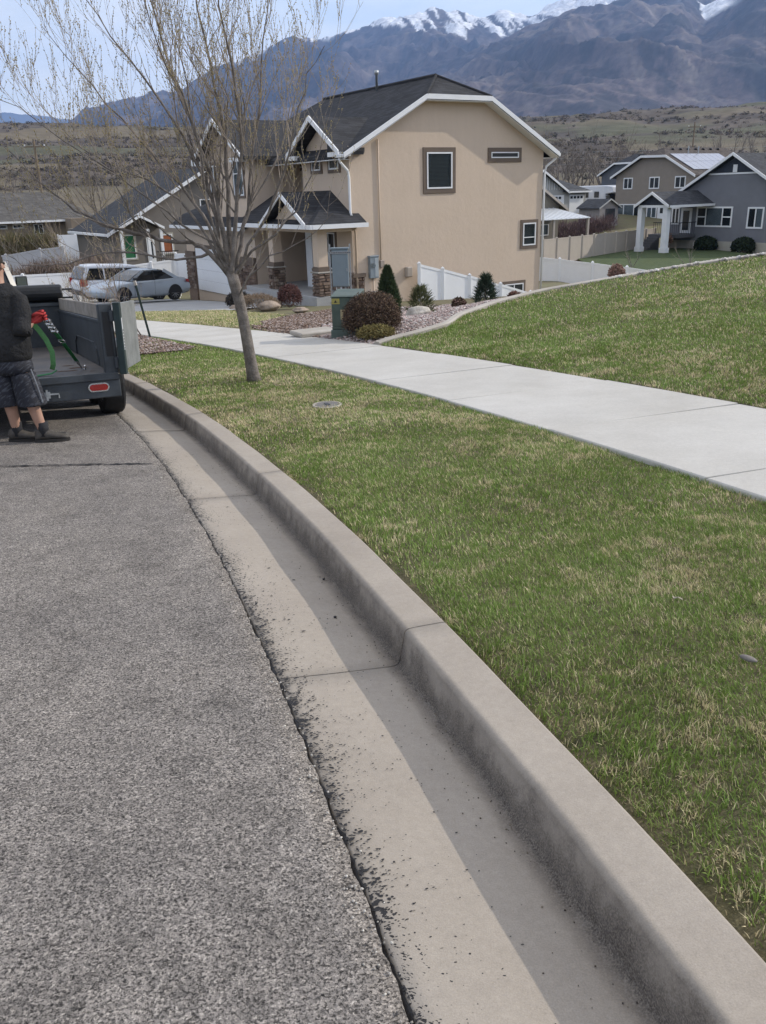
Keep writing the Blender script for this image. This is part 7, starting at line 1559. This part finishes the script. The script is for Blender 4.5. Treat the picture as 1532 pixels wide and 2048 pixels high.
def far_trees():
    g = np.random.default_rng(8); n = 1500; az = np.radians(g.uniform(-24, 26, n)); r = g.uniform(1050, 2300, n); x = r * np.sin(az); y = r * np.cos(az)
    ok = pnoise(x / 160, y / 160, 77, 3) > .46; x, y, r = x[ok], y[ok], r[ok]; n = len(x)
    z = np.interp(r, [1000, 1500, 2200, 3200], [56, 68, 98, 190]) + np.interp(r, [800, 3200], [8, 25]) * (pnoise(x / 90, y / 90, 3, 5) - .5) * 2 + 5 * (pnoise(x / 22, y / 22, 9, 3) - .5)
    h = g.uniform(4, 11, n); pal = np.array([(.025, .04, .025), (.04, .05, .03), (.16, .13, .11), (.11, .095, .085), (.14, .13, .07)]); col = pal[g.integers(0, 5, n)]; V = []; C = []
    for k in range(30):
        t = g.random(n); a = g.uniform(0, 6.28, n); rad = h * .38 * (1 - t) ** .7 * g.uniform(.4, 1, n); c = np.stack([x + rad * np.cos(a), y + rad * np.sin(a), z + h * (.08 + .9 * t)], 1); w = (h * .13)[:, None]
        V.append(np.stack([c, c + g.normal(size=(n, 3)) * w, c + g.normal(size=(n, 3)) * w], 1)); C.append(np.repeat((col * g.uniform(.7, 1.3, n)[:, None])[:, None], 3, 1))
    V = np.stack(V, 1).reshape(-1, 3); tag(link('far_trees', np_mesh('far_trees', V, np.arange(len(V)).reshape(-1, 3), np.stack(C, 1).reshape(-1, 3)), M_FOLI), 'dark trees dotted over the benchland below the mountain', 'trees', kind='stuff')
far_trees()
# far houses along the foot of the mountain
rw = random.Random(14)
for i in range(26):
    az = math.radians(rw.uniform(9.8, 23.5) if i < 22 else rw.uniform(-6, 8)); r_ = rw.uniform(1500, 2100); x_, y_ = r_ * math.sin(az), r_ * math.cos(az); z_ = hill_z(r_) + rw.uniform(2, 12)
    o = empty('far_house', (x_, y_, z_), rw.uniform(0, 3), 'tiny far house at the foot of the mountain', 'house', 'far houses at the foot of the mountain')
    w_, d_, h_ = rw.uniform(9, 15), rw.uniform(7, 10), rw.uniform(4, 7); MB().box(-w_ / 2, w_ / 2, -d_ / 2, d_ / 2, -12, h_).build('wall', rw.choice((M_PALE, M_CREAM, M_TAUPE, M_WHITE)), o)
    gable_roof_y(MB(), -w_ / 2 - .5, w_ / 2 + .5, 0, h_, h_ + 3, -d_ / 2 - .4, d_ / 2 + .4, .3).build('roof', rw.choice((M_ROOF2, M_ROOF3, M_ROOF4)), o)
# little white house in the wood gap
wh = empty('white_cottage', (27.6, 175, 1.2), .6, 'small white gabled cottage glimpsed between the bare trees', 'house'); MB().add([(-2.4, 0, -3), (2.4, 0, -3), (2.4, 0, 2.4), (0, 0, 4.6), (-2.4, 0, 2.4)], [(0, 1, 2, 3, 4)]).box(-2.4, 2.4, .01, 6, -3, 2.4).build('wall', M_WHITE, wh); gable_roof_y(MB(), -2.8, 2.8, 0, 2.2, 4.8, -.4, 6.4, .15).build('roof', M_ROOF4, wh)
# poles and wires
M_POLE = simple('pole_wood', (.20, .155, .11), .9, .2, 3.)
def pole(x_, y_, z0, h, lab):
    o = empty('utility_pole', (x_, y_, z0), .2, lab, 'pole'); MB().tube([(0, 0, -.5), (0, 0, h)], [.17, .12], 8).build('mast', M_POLE, o); MB().box(-1.2, 1.2, -.07, .07, h - .9, h - .75).build('crossarm', M_POLE, o)
    for q_ in (-1.1, 0, 1.1): MB().lathe([(.001, 0), (.06, 0), (.05, .16), (.001, .18)], (q_, 0, h - .75), 6).build('insulator', M_WHITE, o)
pole(-40, 110, -2.5, 11.0, 'brown wooden utility pole on the slope beyond the brown house')
pole(55.7, 160, -.5, 11.8, 'thin wooden utility pole above the roof of the taupe house')
def wire(a, b, sag, lab):
    A, B = Vector(a), Vector(b); o = MB().tube([tuple(A.lerp(B, f_) - A - Vector((0, 0, sag * 4 * f_ * (1 - f_)))) for f_ in [i / 12 for i in range(13)]], .022, 4).build('power_line', M_GALV); o.location = A; tag(o, lab, 'wire', 'power lines strung behind the houses')
for z0, z1 in ((8.0, 8.9), (6.9, 7.9), (5.9, 6.9)): wire((-20, 158, z0), (80, 165, z1 - 1.6), .5, 'thin pale power line strung behind the right-hand houses')

# ------------------------------------------------------------------ air
hz = MB().box(-9500, 9500, -9500, 11500, -14, 1650).build('haze'); tag(hz, kind='stuff')
t = NT('hazy_air'); t.n.remove(t.b); pv = t.new('VolumePrincipled'); pv.inputs['Color'].default_value = (.31, .52, 1.0, 1); pv.inputs['Density'].default_value = 9.0e-5; pv.inputs['Anisotropy'].default_value = .25
t.l(pv.outputs[0], t.out.inputs['Volume']); hz.data.materials.append(t.m)
